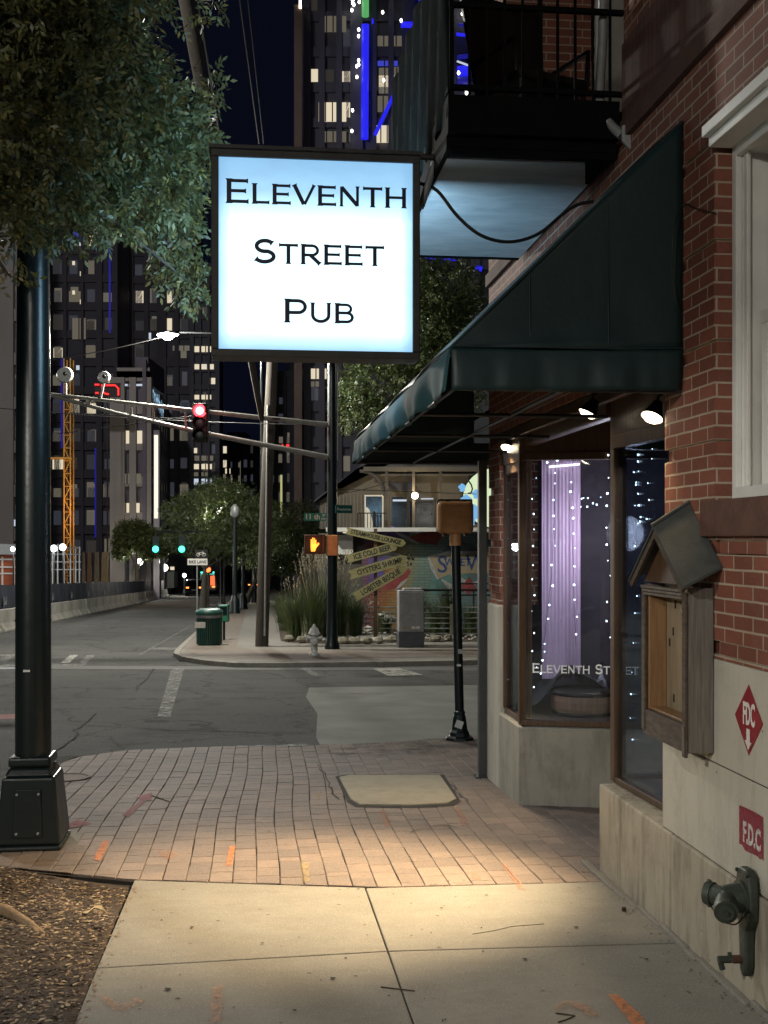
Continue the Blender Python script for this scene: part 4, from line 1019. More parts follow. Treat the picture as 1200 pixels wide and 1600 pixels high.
for sx_ in (-.80, -.40):
    mb = MB(); zt_s = 2.80+(3.96-2.80)*(sx_-xo)/(-.012-xo); mb.tube([(sx_, yn-.012, 2.81), (sx_, yn-.003, zt_s-.02)], .0035, 5); mb.build("seam", M['canvas'], AW)
mb = MB(); mb.tube([(xo, yn-.014, 2.803), (-.012, yn-.014, 2.812)], .005, 5); mb.tube([(xo, yn, 2.80), (-.012, yn, 3.96)], .008, 6); mb.build("hem_piping", M['canvas'], AW)
mb = MB()
for y in (yn+.02, -.2, 1.2, 2.6, yf-.02):
    mb.tube([(xo+.02,y,2.60),(-.02,y,2.60)], .012, 6); mb.tube([(xo+.02,y,2.79),(-.02,y,3.93)], .012, 6)
for x, z in ((xo+.02,2.60),(xo+.02,2.79),(-.62,2.60),(-.3,3.63)): mb.tube([(x,yn+.02,z),(x,yf-.02,z)], .012, 6)
mb.build("frame", surf("awning_frame_steel", (0.02,0.022,0.023), None, 5, 0.5, bs=0), AW)
# grey steel post under its far corner
X, Y, _ = G(753.5, 1214); PS = thing("steel_post", "slim dark grey steel post holding up the awning at the corner", "post", (X, Y, gz(X, Y)), TH)
mb = MB(); mb.box(-.038,.038,-.038,.038,0.0,2.94); mb.build("shaft", M['post'], PS, bevel=0.006)
mb = MB(); mb.box(-.075,.075,-.075,.075,0.002,0.014); mb.build("base_plate", M['post'], PS)
for sx_, sy_ in ((-1,-1),(1,-1)):
    mb = MB(); mb.lathe([(0.009,.014),(0.009,.03)], (sx_*.058,sy_*.058,0), 6, True); mb.build("bolt", M['grey_metal'], PS)

# flood lamps beneath the awning
def flood(bx, by, bz, tgt, label, power, spot=100):
    X, Y = b2w(bx, by); Lm = thing("flood_lamp", label, "lamp", (X, Y, bz), 0, "warm flood lamps under the awning")
    d = (Vector(tgt)-Vector((X, Y, bz))).normalized(); u = d.to_track_quat('Z', 'Y').to_matrix()
    mb = MB(); vs = []
    prof = [(0.028,-0.10),(0.032,-.08),(0.045,-.05),(0.062,0.0)]
    n = 20
    for r_, z_ in prof:
        for k in range(n):
            a = 2*math.pi*k/n; vs.append(tuple(u @ Vector((r_*math.cos(a), r_*math.sin(a), z_))))
    mb.add(vs, [(i*n+k, i*n+(k+1) % n, (i+1)*n+(k+1) % n, (i+1)*n+k) for i in range(3) for k in range(n)]+[tuple(range(n))[::-1]], True)
    mb.build("shade", M['steel'], Lm)
    mb = MB(); vs = []
    for r_, z_ in ((0.058,-.004),(0.04,.012),(0.018,.02)):
        for k in range(n):
            a = 2*math.pi*k/n; vs.append(tuple(u @ Vector((r_*math.cos(a), r_*math.sin(a), z_))))
    mb.add(vs, [(i*n+k, i*n+(k+1) % n, (i+1)*n+(k+1) % n, (i+1)*n+k) for i in range(2) for k in range(n)]+[tuple(range(2*n, 3*n))], True)
    mb.build("lens", M['warm_lamp'], Lm)
    mb = MB(); mb.tube([tuple(-d*0.08), (0.02,0.02,0.06), (0.05,0.03,0.14)], .008, 6); mb.ball((0.05,.03,.14), .022, 8); mb.build("bracket", M['steel'], Lm)
    light("flood_light", 'SPOT', tuple(d*0.03), power, (1.0,0.75,0.44), 0.05, Lm, tuple(d*1.0), spot, 0.95)
X, Y, z = Wp(918, 647, 7.2); x_, y_ = w2b(X, Y)
flood(x_, y_, z, (-0.3, 6.95, -.2), "warm flood lamp glowing above the doorway alcove beside the wooden post", P_LAMPS*3.6, 64)
X, Y, z = Wp(793, 701, 9.9); x_, y_ = w2b(X, Y)
flood(x_, y_, z, (-0.1, 8.4, -.3), "warm flood lamp glowing over the narrow side pane near the brick corner pier", P_LAMPS*0.45)
X, Y, z = Wp(1019, 650, 6.2); x_, y_ = w2b(X, Y)
flood(-0.035, y_, z-.01, (0.1, 5.2, -.3), "warm flood lamp at the top of the window beside the brick pilaster", P_LAMPS*0.12)  # stands for a mirror image in the glass; no lamp hangs here

# ================================================================== BALCONY
BA = thing("balcony", "dark iron balcony with railings and a white painted underside above the pub", "balcony", (B0[0], B0[1], 0), TH)
mb = MB(); mb.box(-1.02, -0.03, -0.22, 2.11, 4.13, 4.19); mb.build("soffit", M['soffit'], BA)
mb = MB(); mb.box(-1.05, -0.03, -0.47, -0.41, 4.20, 4.42); mb.box(-1.05, -1.02, -0.41, 2.15, 4.12, 4.42); mb.box(-1.02,-.03,2.115,2.15,4.12,4.42); mb.box(-1.02, -0.03, -0.405, -0.225, 4.14, 4.3)
mb.add([(-.22,-.40,4.12),(-.03,-.40,4.12),(-.03,.14,4.12),(-.06,.14,4.12),(-.22,-.40,4.128),(-.03,-.40,4.128),(-.03,.14,4.128),(-.06,.14,4.128)], [(0,3,2,1),(4,5,6,7),(0,1,5,4),(1,2,6,5),(2,3,7,6),(3,0,4,7)])
mb.box(-1.02,-.03,-.40,-.36,4.10,4.138)
mb.build("steel_frame", M['iron'], BA)
mb = MB(); mb.box(-1.02, 1.64, -0.405, 2.11, 4.36, 4.385); mb.build("deck", M['black'], BA)
mb = MB()
for z in (4.47, 4.95, 5.42): mb.box(-1.04, -0.0, -0.455, -0.425, z-.012, z+.016)
for i in range(11):
    x = -1.025+i*0.105; r_ = 0.013 if i in (0, 5, 10) else 0.0065
    mb.box(x-r_, x+r_, -0.45, -0.43, 4.36, 5.5)
mb.build("front_railing", M['iron'], BA)
mb = MB()
for z in (4.47, 4.95, 5.42): mb.box(-1.045, -1.015, -0.42, 2.12, z-.012, z+.016)
for i in range(26): y = -0.36+i*0.1; mb.box(-1.037, -1.023, y-.0065, y+.0065, 4.36, 5.5)
mb.build("side_railing", M['iron'], BA)
cloth_quad("netting", (-1.052,-.44,4.30), (-1.052,2.14,4.30), (-1.052,2.14,5.5), (-1.052,-.44,5.5), surf("dark_netting", (0.010,0.017,0.018), (0.003,0.005,0.006), 8, 0.95, stretch=(1,9,1), bs=0.3, spec=.05), BA, 30, 10, lambda u, v: 0.02*math.sin(u*40+v*4))
# loggia door and downpipe
LD = thing("balcony_door", "white framed door at the back of the dark balcony", "door", (*b2w(0.62, 2.19), 4.386), TH)
mb = MB(); mb.box(0.0,0.07,-.04,0,0,2.4); mb.box(0.9,0.97,-.04,0,0,2.4); mb.box(0.07,.9,-.04,0,2.3,2.4); mb.build("door_frame", M['white'], LD, bevel=0.004)
mb = MB(); mb.box(0.07,.9,-.02,-.002,0,2.3); mb.build("door_panel", surf("cream_door_paint", (0.42,0.41,0.35), None, 3, .6), LD)
DP = thing("downpipe", "grey painted drain pipe with an elbow clamped to the brick beside the balcony", "pipe", (0,0,0), 0)
P = [Wp(942,-60,6.86), Wp(942,60,6.86), Wp(936,150,6.84), Wp(930,172,6.82), Wp(948,190,6.78), Wp(972,212,6.72)]
mb = MB(); mb.tube(P, 0.028, 12); mb.build("pipe", M['grey_metal'], DP)
a = Vector(P[2]); mb = MB(); mb.tube([a, a+Vector((0,0,-.05))], 0.034, 12); mb.tube([Vector(P[4]), Vector(P[4])+Vector((.02,0,-.02))], .034, 12); mb.build("collar", M['grey_metal'], DP)
c_ = w2b(*Wp(982,215,6.7)[:2]); mb = MB()
zc = Wp(982,215,6.7)[2]
vs = [b2w(-.004, c_[1]-.16), b2w(-.004, c_[1]+.10)]
mb.prism([(Wp(970,196,6.7)[0],zc+.06),(Wp(990,200,6.7)[0],zc+.07),(Wp(992,222,6.7)[0],zc-.05),(Wp(984,232,6.7)[0],zc-.08),(Wp(970,222,6.7)[0],zc-.03)], 'y', 6.66, 6.69); mb.build("wall_bracket", M['grey_metal'], DP, bevel=0.006)
# wicker chair on balcony
CH = thing("balcony_chair", "dark high backed chair standing on the balcony", "chair", (*b2w(-0.35, 0.35), 4.386), TH+0.35)
mb = MB(); mb.box(-.27,.27,-.25,.25,.36,.43); mb.build("seat", M['steel'], CH, bevel=.02)
mb = MB(); mb.add([(-.27,.25,.40),(.27,.25,.40),(.36,.42,1.15),(-.30,.42,1.18),(-.27,.29,.40),(.27,.29,.40),(.36,.46,1.15),(-.30,.46,1.18)], [(0,1,2,3),(7,6,5,4),(0,4,5,1),(1,5,6,2),(2,6,7,3),(3,7,4,0)]); mb.build("backrest", M['steel'], CH, bevel=.01)
for a_, b_ in ((-.24,-.22),(.24,-.22),(.24,.24),(-.24,.24)):
    mb = MB(); mb.tube([(a_,b_,0),(a_,b_,.37)], .018, 8); mb.build("leg", M['steel'], CH)
for s_ in (-1,1):
    mb = MB(); mb.tube([(s_*.27,-.22,.4),(s_*.28,-.22,.62),(s_*.28,.30,.62)], .018, 8); mb.build("arm", M['steel'], CH)

# ================================================================== PUB SIGN
SG = thing("pub_sign", "square backlit white sign reading Eleventh Street Pub hung off the wall", "sign", (*b2w(-1.785, 0.075), 0), TH)
W2, ZB, ZT = 0.635, 2.955, 4.205; fr = 0.045; dp = 0.11
mb = MB()
mb.box(-W2, W2, -dp, dp, ZB, ZB+fr); mb.box(-W2, W2, -dp, dp, ZT-fr, ZT); mb.box(-W2, -W2+fr, -dp, dp, ZB+fr, ZT-fr); mb.box(W2-fr, W2, -dp, dp, ZB+fr, ZT-fr)
mb.build("frame", M['sign_frame'], SG, bevel=0.006)
mb = MB(); mb.box(-W2-.012, W2+.012, -dp-.02, dp+.02, ZT, ZT+.02); mb.tube([(-W2+.1,0,ZT+.03),(W2+.16,0,ZT+.03)], .02, 8); mb.build("rail", M['sign_frame'], SG)
def signface():
    m, nt, b = nmat("backlit_sign_face"); co = objco(nt); sx = N(nt, 'ShaderNodeSeparateXYZ'); nt.links.new(co, sx.inputs[0])
    ax = math_(nt, 'ABSOLUTE', sx.outputs[0])
    top = math_(nt, 'SUBTRACT', ZT-fr, sx.outputs[2])            # 0 at top
    f1 = ramp(nt, math_(nt, 'DIVIDE', top, 1.2), [(0.0, 0.06), (0.16, 0.28), (0.32, 1.0)])
    f1b = ramp(nt, math_(nt, 'DIVIDE', math_(nt, 'SUBTRACT', sx.outputs[2], ZB+fr), 1.2), [(0.0, 0.28), (0.10, 1.0)])
    f2 = ramp(nt, math_(nt, 'DIVIDE', ax, 0.6), [(0.86, 1.0), (1.0, 0.25)])
    f = math_(nt, 'MULTIPLY', math_(nt, 'MULTIPLY', f1, f2), f1b)
    grime = ramp(nt, noise(nt, scaled(nt, co, (1,1,2.5)), 5, 6, .7), [(0.3, .86), (0.7, 1.0)])
    s_ = math_(nt, 'MULTIPLY_ADD', f, SIGN-0.80, 0.80)
    e = mixc(nt, f, (0.22,0.58,0.98), (0.62,0.90,1.0))
    nt.links.new(e, b.inputs['Emission Color']); nt.links.new(math_(nt, 'MULTIPLY', s_, grime), b.inputs['Emission Strength'])
    b.inputs['Base Color'].default_value = (0.5,0.5,0.5,1); return m
SF = signface()
mb = MB(); mb.box(-W2+fr, W2-fr, -dp+.02, -dp+.03, ZB+fr, ZT-fr); fc = mb.build("sign_face", SF, SG)
mb = MB(); mb.box(-W2+fr, W2-fr, dp-.03, dp-.02, ZB+fr, ZT-fr); mb.build("sign_face", SF, SG)
light("sign_back_fill", 'AREA', (0,dp+.03,3.6), 60, (0.40,0.72,1.0), 1, SG, (0,3,3.75))  # added area light outside the back face, brightening the soffit
bpy.data.objects["sign_back_fill"].data.size = 1.1
def sign_row(s, px0, px1, pybase, cap_px, small_px):
    t = MB(); w0 = copper(t, s, 0, 0, 1.0, small_px/cap_px, lambda a, b, l: (a, b, l))
    pxm = 7.1/1800.0
    xs0 = (px0-493.0)*pxm; xs1 = (px1-493.0)*pxm; cap = cap_px*pxm; sx_ = (xs1-xs0)/(w0*cap)
    z0 = EYE+(HOR-pybase)*pxm
    mb = MB(); copper(mb, s, xs0, z0, cap, small_px*pxm, lambda a, b, l: (a, -dp+.0185-l, b), sx=sx_)
    mb.build("lettering", M['ink'], fc)
sign_row("Eleventh", 354, 637, 327, 36, 30)
sign_row("Street", 396, 602, 418, 36, 30)
sign_row("Pub", 443, 556, 508, 35, 30)
mb = MB(); mb.tube([(W2+.02,0.0,3.92),(W2+.12,.02,4.24)], .022, 10); mb.build("stay", M['grey_metal'], SG)
# power cable
mb = MB(); a = Vector(Wp(661,287,7.22)); b = Vector((*b2w(-.01,0.22), 4.0)); pts = []
import itertools
ctrl = [Wp(655,286,7.2), Wp(683,298,7.22), Wp(715,338,7.24), Wp(752,368,7.26), Wp(796,378,7.3), Wp(840,366,7.33), Wp(880,334,7.36), Wp(905,319,7.38), Wp(936,314,7.4)]
def catmull(c, n=6):
    c = [Vector(p) for p in c]; c = [c[0]*2-c[1]]+c+[c[-1]*2-c[-2]]; out = []
    for i in range(1, len(c)-2):
        for k in range(n):
            t = k/n; p0, p1, p2, p3 = c[i-1], c[i], c[i+1], c[i+2]
            out.append(0.5*((2*p1)+(p2-p0)*t+(2*p0-5*p1+4*p2-p3)*t*t+(3*p1-p0-3*p2+p3)*t**3))
    out.append(c[-2]); return out
mb.tube(catmull(ctrl), 0.011, 8); tag(mb.build("power_cable", M['rubber']), "thick black cable sagging from the lit sign to the brick wall", "cable")
mb = MB(); mb.tube(catmull([Wp(1072,318,5.79), Wp(1055,345,5.72), Wp(1050,420,5.72), Wp(1054,460,5.72), Wp(1060,476,5.72)]), 0.003, 6)
mb.tube(catmull([Wp(1072,318,5.79), Wp(1088,326,5.66), Wp(1104,330,5.5), Wp(1120,334,5.42)]), 0.003, 6)
tag(mb.build("loose_wire", M['rubber']), "thin loose wire looping from the brick jamb onto the green awning end", "wire")

# ================================================================== THINGS ON THE WALL
# little roofed notice cabinet; frame: x into wall, y away
NC = thing("notice_cabinet", "weathered wooden notice box with a gabled felt roof on the wall", "notice box", (*b2w(-0.0, -1.80), 0), TH)
y0c, y1c, zb, zt, dpt = 0.0, 0.61, 0.84, 1.62, 0.13
def nb_(name, mat, *b, parent=NC, bev=0.004):
    m_ = MB(); m_.box(*b); return m_.build(name, mat, parent, bevel=bev)
nb_("side_panel", M['wood_grey'], -dpt, -0.003, y0c, y0c+.022, zb, zt)
nb_("side_panel", M['wood_grey'], -dpt, -0.003, y1c-.022, y1c, zb, zt)
nb_("back_panel", M['wood_panel'], -0.03, -0.01, y0c+.023, y1c-.023, zb+.1, zt)
nb_("inner_jamb", M['wood_warm'], -dpt+.004, -0.031, y1c-.06, y1c-.023, zb+.13, zt-.06)
nb_("bottom_rail", M['wood_old'], -dpt-.012, -0.011, y0c+.03, y1c-.01, zb+.0, zb+.13)
nb_("bottom_shelf", M['wood_warm'], -dpt+.01, -0.031, y0c+.023, y1c-.023, zb+.131, zb+.145)
nb_("front_stile", M['wood_old'], -dpt-.016, -dpt-.001, y0c-.004, y0c+.04, zb-.02, zt-.02)
nb_("front_stile", M['wood_old'], -dpt-.016, -dpt-.001, y1c-.045, y1c+.004, zb+.02, zt-.02)
nb_("corner_strip", M['wood_grey'], -dpt-.026, -dpt-.017, y0c-.006, y0c+.018, zb-.0, zb+.13)
for i in range(3): nb_("cornice_strip", M['wood_grey'], -dpt-.022-.008*i, -dpt+.0, y0c+.04, y1c-.04, zt-.055+.018*i, zt-.041+.018*i, bev=.003)
ym = (y0c+y1c)/2
mb = MB(); mb.prism([(y0c+.0,zt+.012),(y1c-.0,zt+.012),(ym,zt+.245)], 'x', -dpt+.0, -dpt+.02); mb.build("gable", M['wood_dark'], NC)
# roof slopes: tilt down toward the street
def roof_half(yb_, name):
    tk = 0.016; e0, e1 = -0.003, -0.195
    top = [(e0, 0.31, 2.035), (e1, 0.30, 1.917), (e1, yb_, 1.632), (e0, yb_, 1.728)]
    mb = MB(); vs = top+[(a, b, c-tk) for a, b, c in top]
    mb.add(vs, [(0,1,2,3),(7,6,5,4),(0,4,5,1),(1,5,6,2),(2,6,7,3),(3,7,4,0)])
    return mb.build(name, M['roof_felt'], NC, bevel=.003)
roof_half(-.10, "roof_slope"); roof_half(0.69, "roof_slope")
mb = MB(); mb.tube([(-.002,.31,2.038),(-.20,.30,1.918)], .012, 6); mb.build("ridge_cap", M['roof_felt'], NC)
for yb_, s_ in ((-.09, 1), (.68, -1)):
    mb = MB(); mb.add([(-.188,.30,1.898),(-.188,yb_,1.622),(-.168,yb_,1.632),(-.168,.30,1.908),(-.188,.30,1.858),(-.188,yb_+.03*s_,1.600),(-.168,yb_+.03*s_,1.610),(-.168,.30,1.868)], [(0,1,2,3),(4,7,6,5),(0,4,5,1),(1,5,6,2),(2,6,7,3),(3,7,4,0)])
    mb.build("barge_board", M['wood_old'], NC)
# scratched scribble on the back panel
mb = MB(); q = random.Random(12)
for k in range(11):
    y = q.uniform(.12,.33); z = q.uniform(1.2,1.58); pts = []
    for i in range(6): pts.append((-0.032, y, z)); y += q.uniform(-.05,.06); z += q.uniform(-.07,.06)
    for a, b in zip(pts[:-1], pts[1:]): mb.tube([a, b], .0016, 4)
mb.build("scribble", M['white_letter'], NC)
for (y, z) in ((.42,1.5),(.45,1.36),(.44,1.02),(.5,1.3)):
    mb = MB(); mb.box(-.034,-.0305,y,y+.012,z,z+.04); mb.build("knot_hole", M['black'], NC)

def wall_pt(px, py, off=0.0):   # local (y, z) on the facade plane at a photo pixel
    k = (px-600)/F; Z = (2.171-off)/(0.112+k); X = k*Z; x, y = w2b(X, Z); return (y, EYE+(HOR-py)/F*Z)
def wall_poly(mb, pts, x, th=0.003):
    P = [wall_pt(a, b) for a, b in pts]; mb.prism(P, 'x', x-th, x)
FS = thing("fire_diamond_sign", "red diamond metal sign lettered FDC with a white arrow", "sign", (B0[0], B0[1], 0), TH)
mb = MB(); wall_poly(mb, [(1171,1070),(1193,1132),(1171,1180),(1149.5,1116)], -.001, .003); mb.build("plate", M['red_sign'], FS)
def wtext(s, px, py, size, x, parent, mat, bold=0.004, sx=0.7):
    y, z = wall_pt(px, py); return text_obj("lettering", s, size, mat, face_m((x, y, z), (0,-1,0), UPZ), parent, .0006, bold, sx=sx)
wtext("FDC", 1172, 1118, 0.135, -.006, FS, M['white_letter'], .004, .48)
mb = MB(); wall_poly(mb, [(1168.5,1138),(1173.5,1140),(1173.5,1160),(1176.5,1161),(1171,1172),(1165.5,1156),(1168.5,1157)], -.0055, .001); mb.build("arrow", M['white_letter'], FS)
PF = thing("painted_fdc_panel", "faded red painted rectangle on limestone stencilled F.D.C", "painted sign", (B0[0], B0[1], 0), TH)
mb = MB(); wall_poly(mb, [(1155.5,1258),(1166,1262),(1180,1269),(1193,1277),(1193.5,1300),(1193.5,1345),(1191,1342),(1188,1343),(1184,1338),(1176,1334),(1165,1329),(1160,1320),(1155.5,1318)], -.0005, .0012); mb.build("paint", M['red_wall'], PF)
wtext("F.D.C", 1175.5, 1308, 0.125, -.003, PF, M['worn_white'], .004, .62)

# fire department connection (siamese) in bronze
fy_, fz_ = wall_pt(1179, 1398)
FDS = 1
FD = thing("fire_hose_inlet", "green bronze twin fire hose inlet with two caps on a tall plate", "fire connection", (*b2w(-0.012, fy_), 0), TH)
yA, zA = wall_pt(1176, 1352); yB, zB = wall_pt(1168, 1515)
mb = MB(); pl = []
H = [(0.0,1352,12),(0,1362,19),(0,1380,23),(0,1400,24),(0,1425,22),(0,1440,12),(0,1470,10),(0,1495,10),(0,1508,8),(0,1518,3)]
cx = 1175
L_ = []; R_ = []
for _, py, hw in H:
    cxx = 1176 if py < 1440 else 1172
    L_.append(wall_pt(cxx-hw*.9, py)); R_.append(wall_pt(cxx+hw*.55, py))
cz = [( (a[0]+b[0])/2-fy_, (a[1]+b[1])/2) for a, b in zip(L_, R_)]
hz = [0.035,0.062,0.076,0.082,0.074,0.044,0.036,0.036,0.030,0.012]
pg = [(c[0]*0+(-h), c[1]) for c, h in zip(cz, hz)]+[(h, c[1]) for c, h in reversed(list(zip(cz, hz)))]
# plate outline: oval upper disc with a narrow tongue below
mb.prism(pg, 'x', -0.045, -0.0); mb.build("plate", M['bronze'], FD, bevel=.014, seg=3)
zc_ = fz_-0.012
mb = MB(); mb.tube([(-.03,0,zc_),(-.09,0,zc_+.002),(-.135,0.0,zc_)], [.068,.060,.052], 20)
mb.tube([(-.10,0.0,zc_),(-.13,.04,zc_),(-.148,.07,zc_)], [.052,.045,.044], 18)
mb.tube([(-.10,0.0,zc_),(-.14,-.045,zc_-.010),(-.155,-.08,zc_-.018)], [.052,.045,.044], 18); mb.build("inlet_body", M['bronze'], FD)
mb = MB(); mb.tube([(-.046,0,zc_),(-.058,0,zc_)], .078, 24); mb.build("collar", M['bronze'], FD, bevel=.004)
mb = MB(); mb.tube([(-.146,.068,zc_),(-.166,.092,zc_)], .051, 18); mb.box(-.168,-.150,.07,.092,zc_+.044,zc_+.060); mb.box(-.168,-.150,.07,.092,zc_-.060,zc_-.044); mb.build("cap", M['bronze'], FD, bevel=.004)
mb = MB(); mb.tube([(-.153,-.076,zc_-.018),(-.162,-.108,zc_-.024)], .051, 18); mb.tube([(-.162,-.105,zc_-.024),(-.165,-.116,zc_-.025)], .034, 16); mb.tube([(-.162,-.105,zc_-.024),(-.167,-.124,zc_-.026)], .012, 6); mb.build("cap", M['bronze'], FD, bevel=.003)
mb = MB(); mb.tube(catmull([(-.155,.085,zc_-.05),(-.13,.03,zc_-.10),(-.08,-.01,zc_-.11),(-.045,-.02,zc_-.07)]), .004, 6); mb.build("chain", M['rust'], FD)
for by_, bz_ in ((.05,.11),(-.05,.11),(.06,-.02+.0),(-.07,-.05)):
    mb = MB(); mb.tube([(-.04,by_,zc_+bz_),(-.052,by_,zc_+bz_)], .009, 6); mb.build("bolt", M['bronze'], FD)
mb = MB(); zl = zB+.07; mb.tube([(-.02,0.01,zl),(-.08,.015,zl)], .018, 12); mb.build("drain_stub", M['rust'], FD)
mb = MB(); mb.tube([(-.088,.015,zl+.0),(-.145,.018,zl-.0)], .016, 12); mb.tube([(-.135,.018,zl-.01),(-.125,.018,zl-.042)], .013, 10); mb.tube([(-.095,.015,zl+.0),(-.095,.015,zl+.03)], .009, 8); mb.build("drain_valve", M['bronze'], FD)

# ================================================================== POLES
# near square-footed pole on the left
X, Y = Wp(52, 0, 8.0)[0], 8.0
LP = thing("street_pole", "thick black green street pole on a tapered square pedestal", "pole", (X, Y, gz(X, Y)), TH)
mb = MB(); mb.lathe([(0.122,.62),(0.118,2.5),(0.098,6.0),(0.085,10.0)], n=28); mb.build("shaft", M['green_pole'], LP)
mb = MB(); h1, h2 = 0.222, 0.150
def frust(mb, a, b, z0, z1, ch=0.0):
    pa = [(-a,-a),(a,-a),(a,a),(-a,a)]; pb = [(-b,-b),(b,-b),(b,b),(-b,b)]
    mb.add([(x,y,z0) for x,y in pa]+[(x,y,z1) for x,y in pb], [(3,2,1,0),(4,5,6,7),(0,1,5,4),(1,2,6,5),(2,3,7,6),(3,0,4,7)])
frust(mb, h1, h1, 0.0, 0.045); frust(mb, h1-.004, 0.175, 0.045, 0.50); frust(mb, 0.165, 0.135, .50, .56); frust(mb, .145,.14,.56,.63)
mb.build("pedestal", M['green_pole'], LP, bevel=.02, seg=3)
mb = MB(); mb.box(-.2,.2,-.252,-.246,.1,.1001)
mb = MB(); mb.tube([(.13,-.15,.52),(.17,-.15,.56),(.17,-.15,.60)], .012, 8); mb.build("hinge", M['green_pole'], LP)
mb = MB(); mb.add([(-.10,-.226,.10),(.10,-.226,.10),(.085,-.196,.42),(-.085,-.196,.42),(-.10,-.216,.10),(.10,-.216,.10),(.085,-.186,.42),(-.085,-.186,.42)], [(0,1,2,3),(7,6,5,4),(0,4,5,1),(1,5,6,2),(2,6,7,3),(3,7,4,0)]); dr_ = mb.build("access_door", M['green_pole'], LP, bevel=.006)
for bx_ in (-.075,.075):
    for bz_ in (.13,.39): mb = MB(); yb_ = -.226+(bz_-.1)*.094; mb.tube([(bx_*.95,yb_+.004,bz_),(bx_*.95,yb_-.008,bz_)], .009, 6); mb.build("bolt", M['grey_metal'], dr_)
mb = MB(); mb.box(-.30,.30,-.30,.30,-.05,0.001); mb.build("footing", M['concrete'], LP)
mb = MB(); mb.lathe([(0.124,1.55),(0.124,1.562)], n=28, caps=False)
mb.build("band", M['green_pole'], LP)
mb = MB(); mb.box(-.045,-.0,-.121,-.119,1.21,1.225); mb.build("tape", M['white_letter'], LP)

# pedestrian signal seen from behind
X, Y, _ = G(718, 1156)
PD = thing("pedestrian_signal", "orange pedestrian signal seen from behind on a short dark pole", "pedestrian signal", (X, Y, gz(X, Y)), 0)
hgt = 2.74
mb = MB(); mb.lathe([(0.17,0),(0.165,.035),(0.12,.05),(0.115,.09),(0.095,.12),(0.078,.26),(0.066,.29),(0.07,.32),(0.058,.335)], n=8, rot=R(22.5), flat=True); mb.build("base", M['green_pole'], PD, bevel=.008)
lean = -0.045
mb = MB(); mb.tube([(0,0,.3),(lean,0,2.28)], .052, 20); mb.build("shaft", M['green_pole'], PD)
mb = MB(); mb.tube([(lean,0,2.22),(lean,0,2.36)], .068, 20); mb.build("collar", M['orange_box'], PD)
mb = MB(); mb.box(lean-.21, lean+.20, -.11, .09, 2.355, 2.725); mb.build("housing", M['orange_box'], PD, bevel=.055, seg=5)
mb = MB(); mb.box(lean-.20, lean+.19, .0, .30, 2.735, 2.75); mb.box(lean-.21, lean-.20, .09, .3, 2.38, 2.74); mb.box(lean+.19, lean+.2, .09, .3, 2.38, 2.74); mb.build("visor", M['black'], PD)
for x in (-.13, .12):
    mb = MB(); mb.box(lean+x-.02, lean+x+.02, -.1, .08, 2.325, 2.36); mb.build("latch", M['rust'], PD, bevel=.006)
for x in (-.10, .09):
    mb = MB(); mb.box(lean+x-.022, lean+x+.022, -.07, .05, 2.72, 2.742); mb.build("top_lug", M['black'], PD, bevel=.006)
mb = MB(); mb.obox((-.01,-.089,.19), (.085,.004,.085), Matrix.Rotation(R(20), 3, 'Y')); mb.build("sticker", M['white_letter'], PD)
mb = MB(); mb.box(-.035,.012,-.057,-.052,.845,.87); mb.build("tape", M['white_letter'], PD)
mb = MB(); mb.box(-.02,.03,-.058,-.052,.99,1.04); mb.build("tape", M['grey_metal'], PD)

# far signal pole with mast arm
Zs = 30.0; X0 = Wp(519,0,Zs)[0]; gs = gz(0, Zs)
SP = thing("signal_pole", "tall dark signal pole with a long truss mast arm over the street", "signal pole", (X0, Zs, gs), 0)
def lz(py, Z=Zs): return EYE+(HOR-py)/F*Z-gs
def lx(px, Z=Zs): return Wp(px,0,Z)[0]-X0
mb = MB(); mb.lathe([(0.20,0),(0.19,.12),(0.15,.2),(0.135,1.0),(0.115,9.5)], n=20); mb.build("shaft", M['green_pole'], SP)
mb = MB(); mb.tube([(lx(515),0,lz(664)),(lx(300),0,lz(641)),(lx(80),0,lz(616))], [.07,.055,.045], 10); mb.tube([(lx(515),0,lz(715)),(lx(314),0,lz(676)),(lx(180),0,lz(645)),(lx(80),0,lz(618))], [.075,.06,.05,.05], 10)
for a, b in ((290,(638,670)),(205,(629,650)),(140,(624,636)),(240,(634,660))): mb.tube([(lx(a),0,lz(b[0])),(lx(a),0,lz(b[1]))], .03, 8)
mb.build("mast_arm", M['arm_metal'], SP)
mb = MB(); mb.box(-.16,.16,-.2,-.05,lz(868),lz(836)); mb.build("clamp_box", M['orange_box'], SP, bevel=.02)
mb = MB(); mb.tube([(.14,-.02,lz(720)),(.14,-.02,lz(520))], .02, 6); mb.build("conduit", M['grey_metal'], SP)
# traffic signal on the arm
TS = thing("traffic_light", "black three lamp traffic light showing red on the mast arm", "traffic light", (Wp(314,0,Zs)[0], Zs-.15, 0), 0)
zr = Wp(0,643,Zs)[2]
mb = MB(); mb.box(-.19,.19,-.02,.18,zr-.82,zr+.2); mb.build("housing", M['black'], TS, bevel=.03)
for k in range(3):
    z = zr-.32*k
    mb = MB(); n = 20; vs = []
    for yv in (-.02, -.26):
        for i in range(n+1): a = R(-20)+R(220)*i/n; vs.append((.165*math.cos(a), yv, z+.165*math.sin(a)))
    mb.add(vs, [(i, i+1, n+2+i, n+1+i) for i in range(n)]); mb.build("visor", M['black'], TS)
    mb = MB(); mb.ball((0,-.02,z), .165, 16, (1,.3,1)); ln = mb.build("lens", M['red_light'] if k == 0 else M['steel'], TS)
    if k == 0: mb = MB(); mb.ball((0,-.045,z), .105, 16, (1,.35,1)); mb.build("lamp_core", M['red_core'], ln)
light("red_signal_glow", 'POINT', (0,-.4,zr), 22, (1,.03,.04), .1, TS)
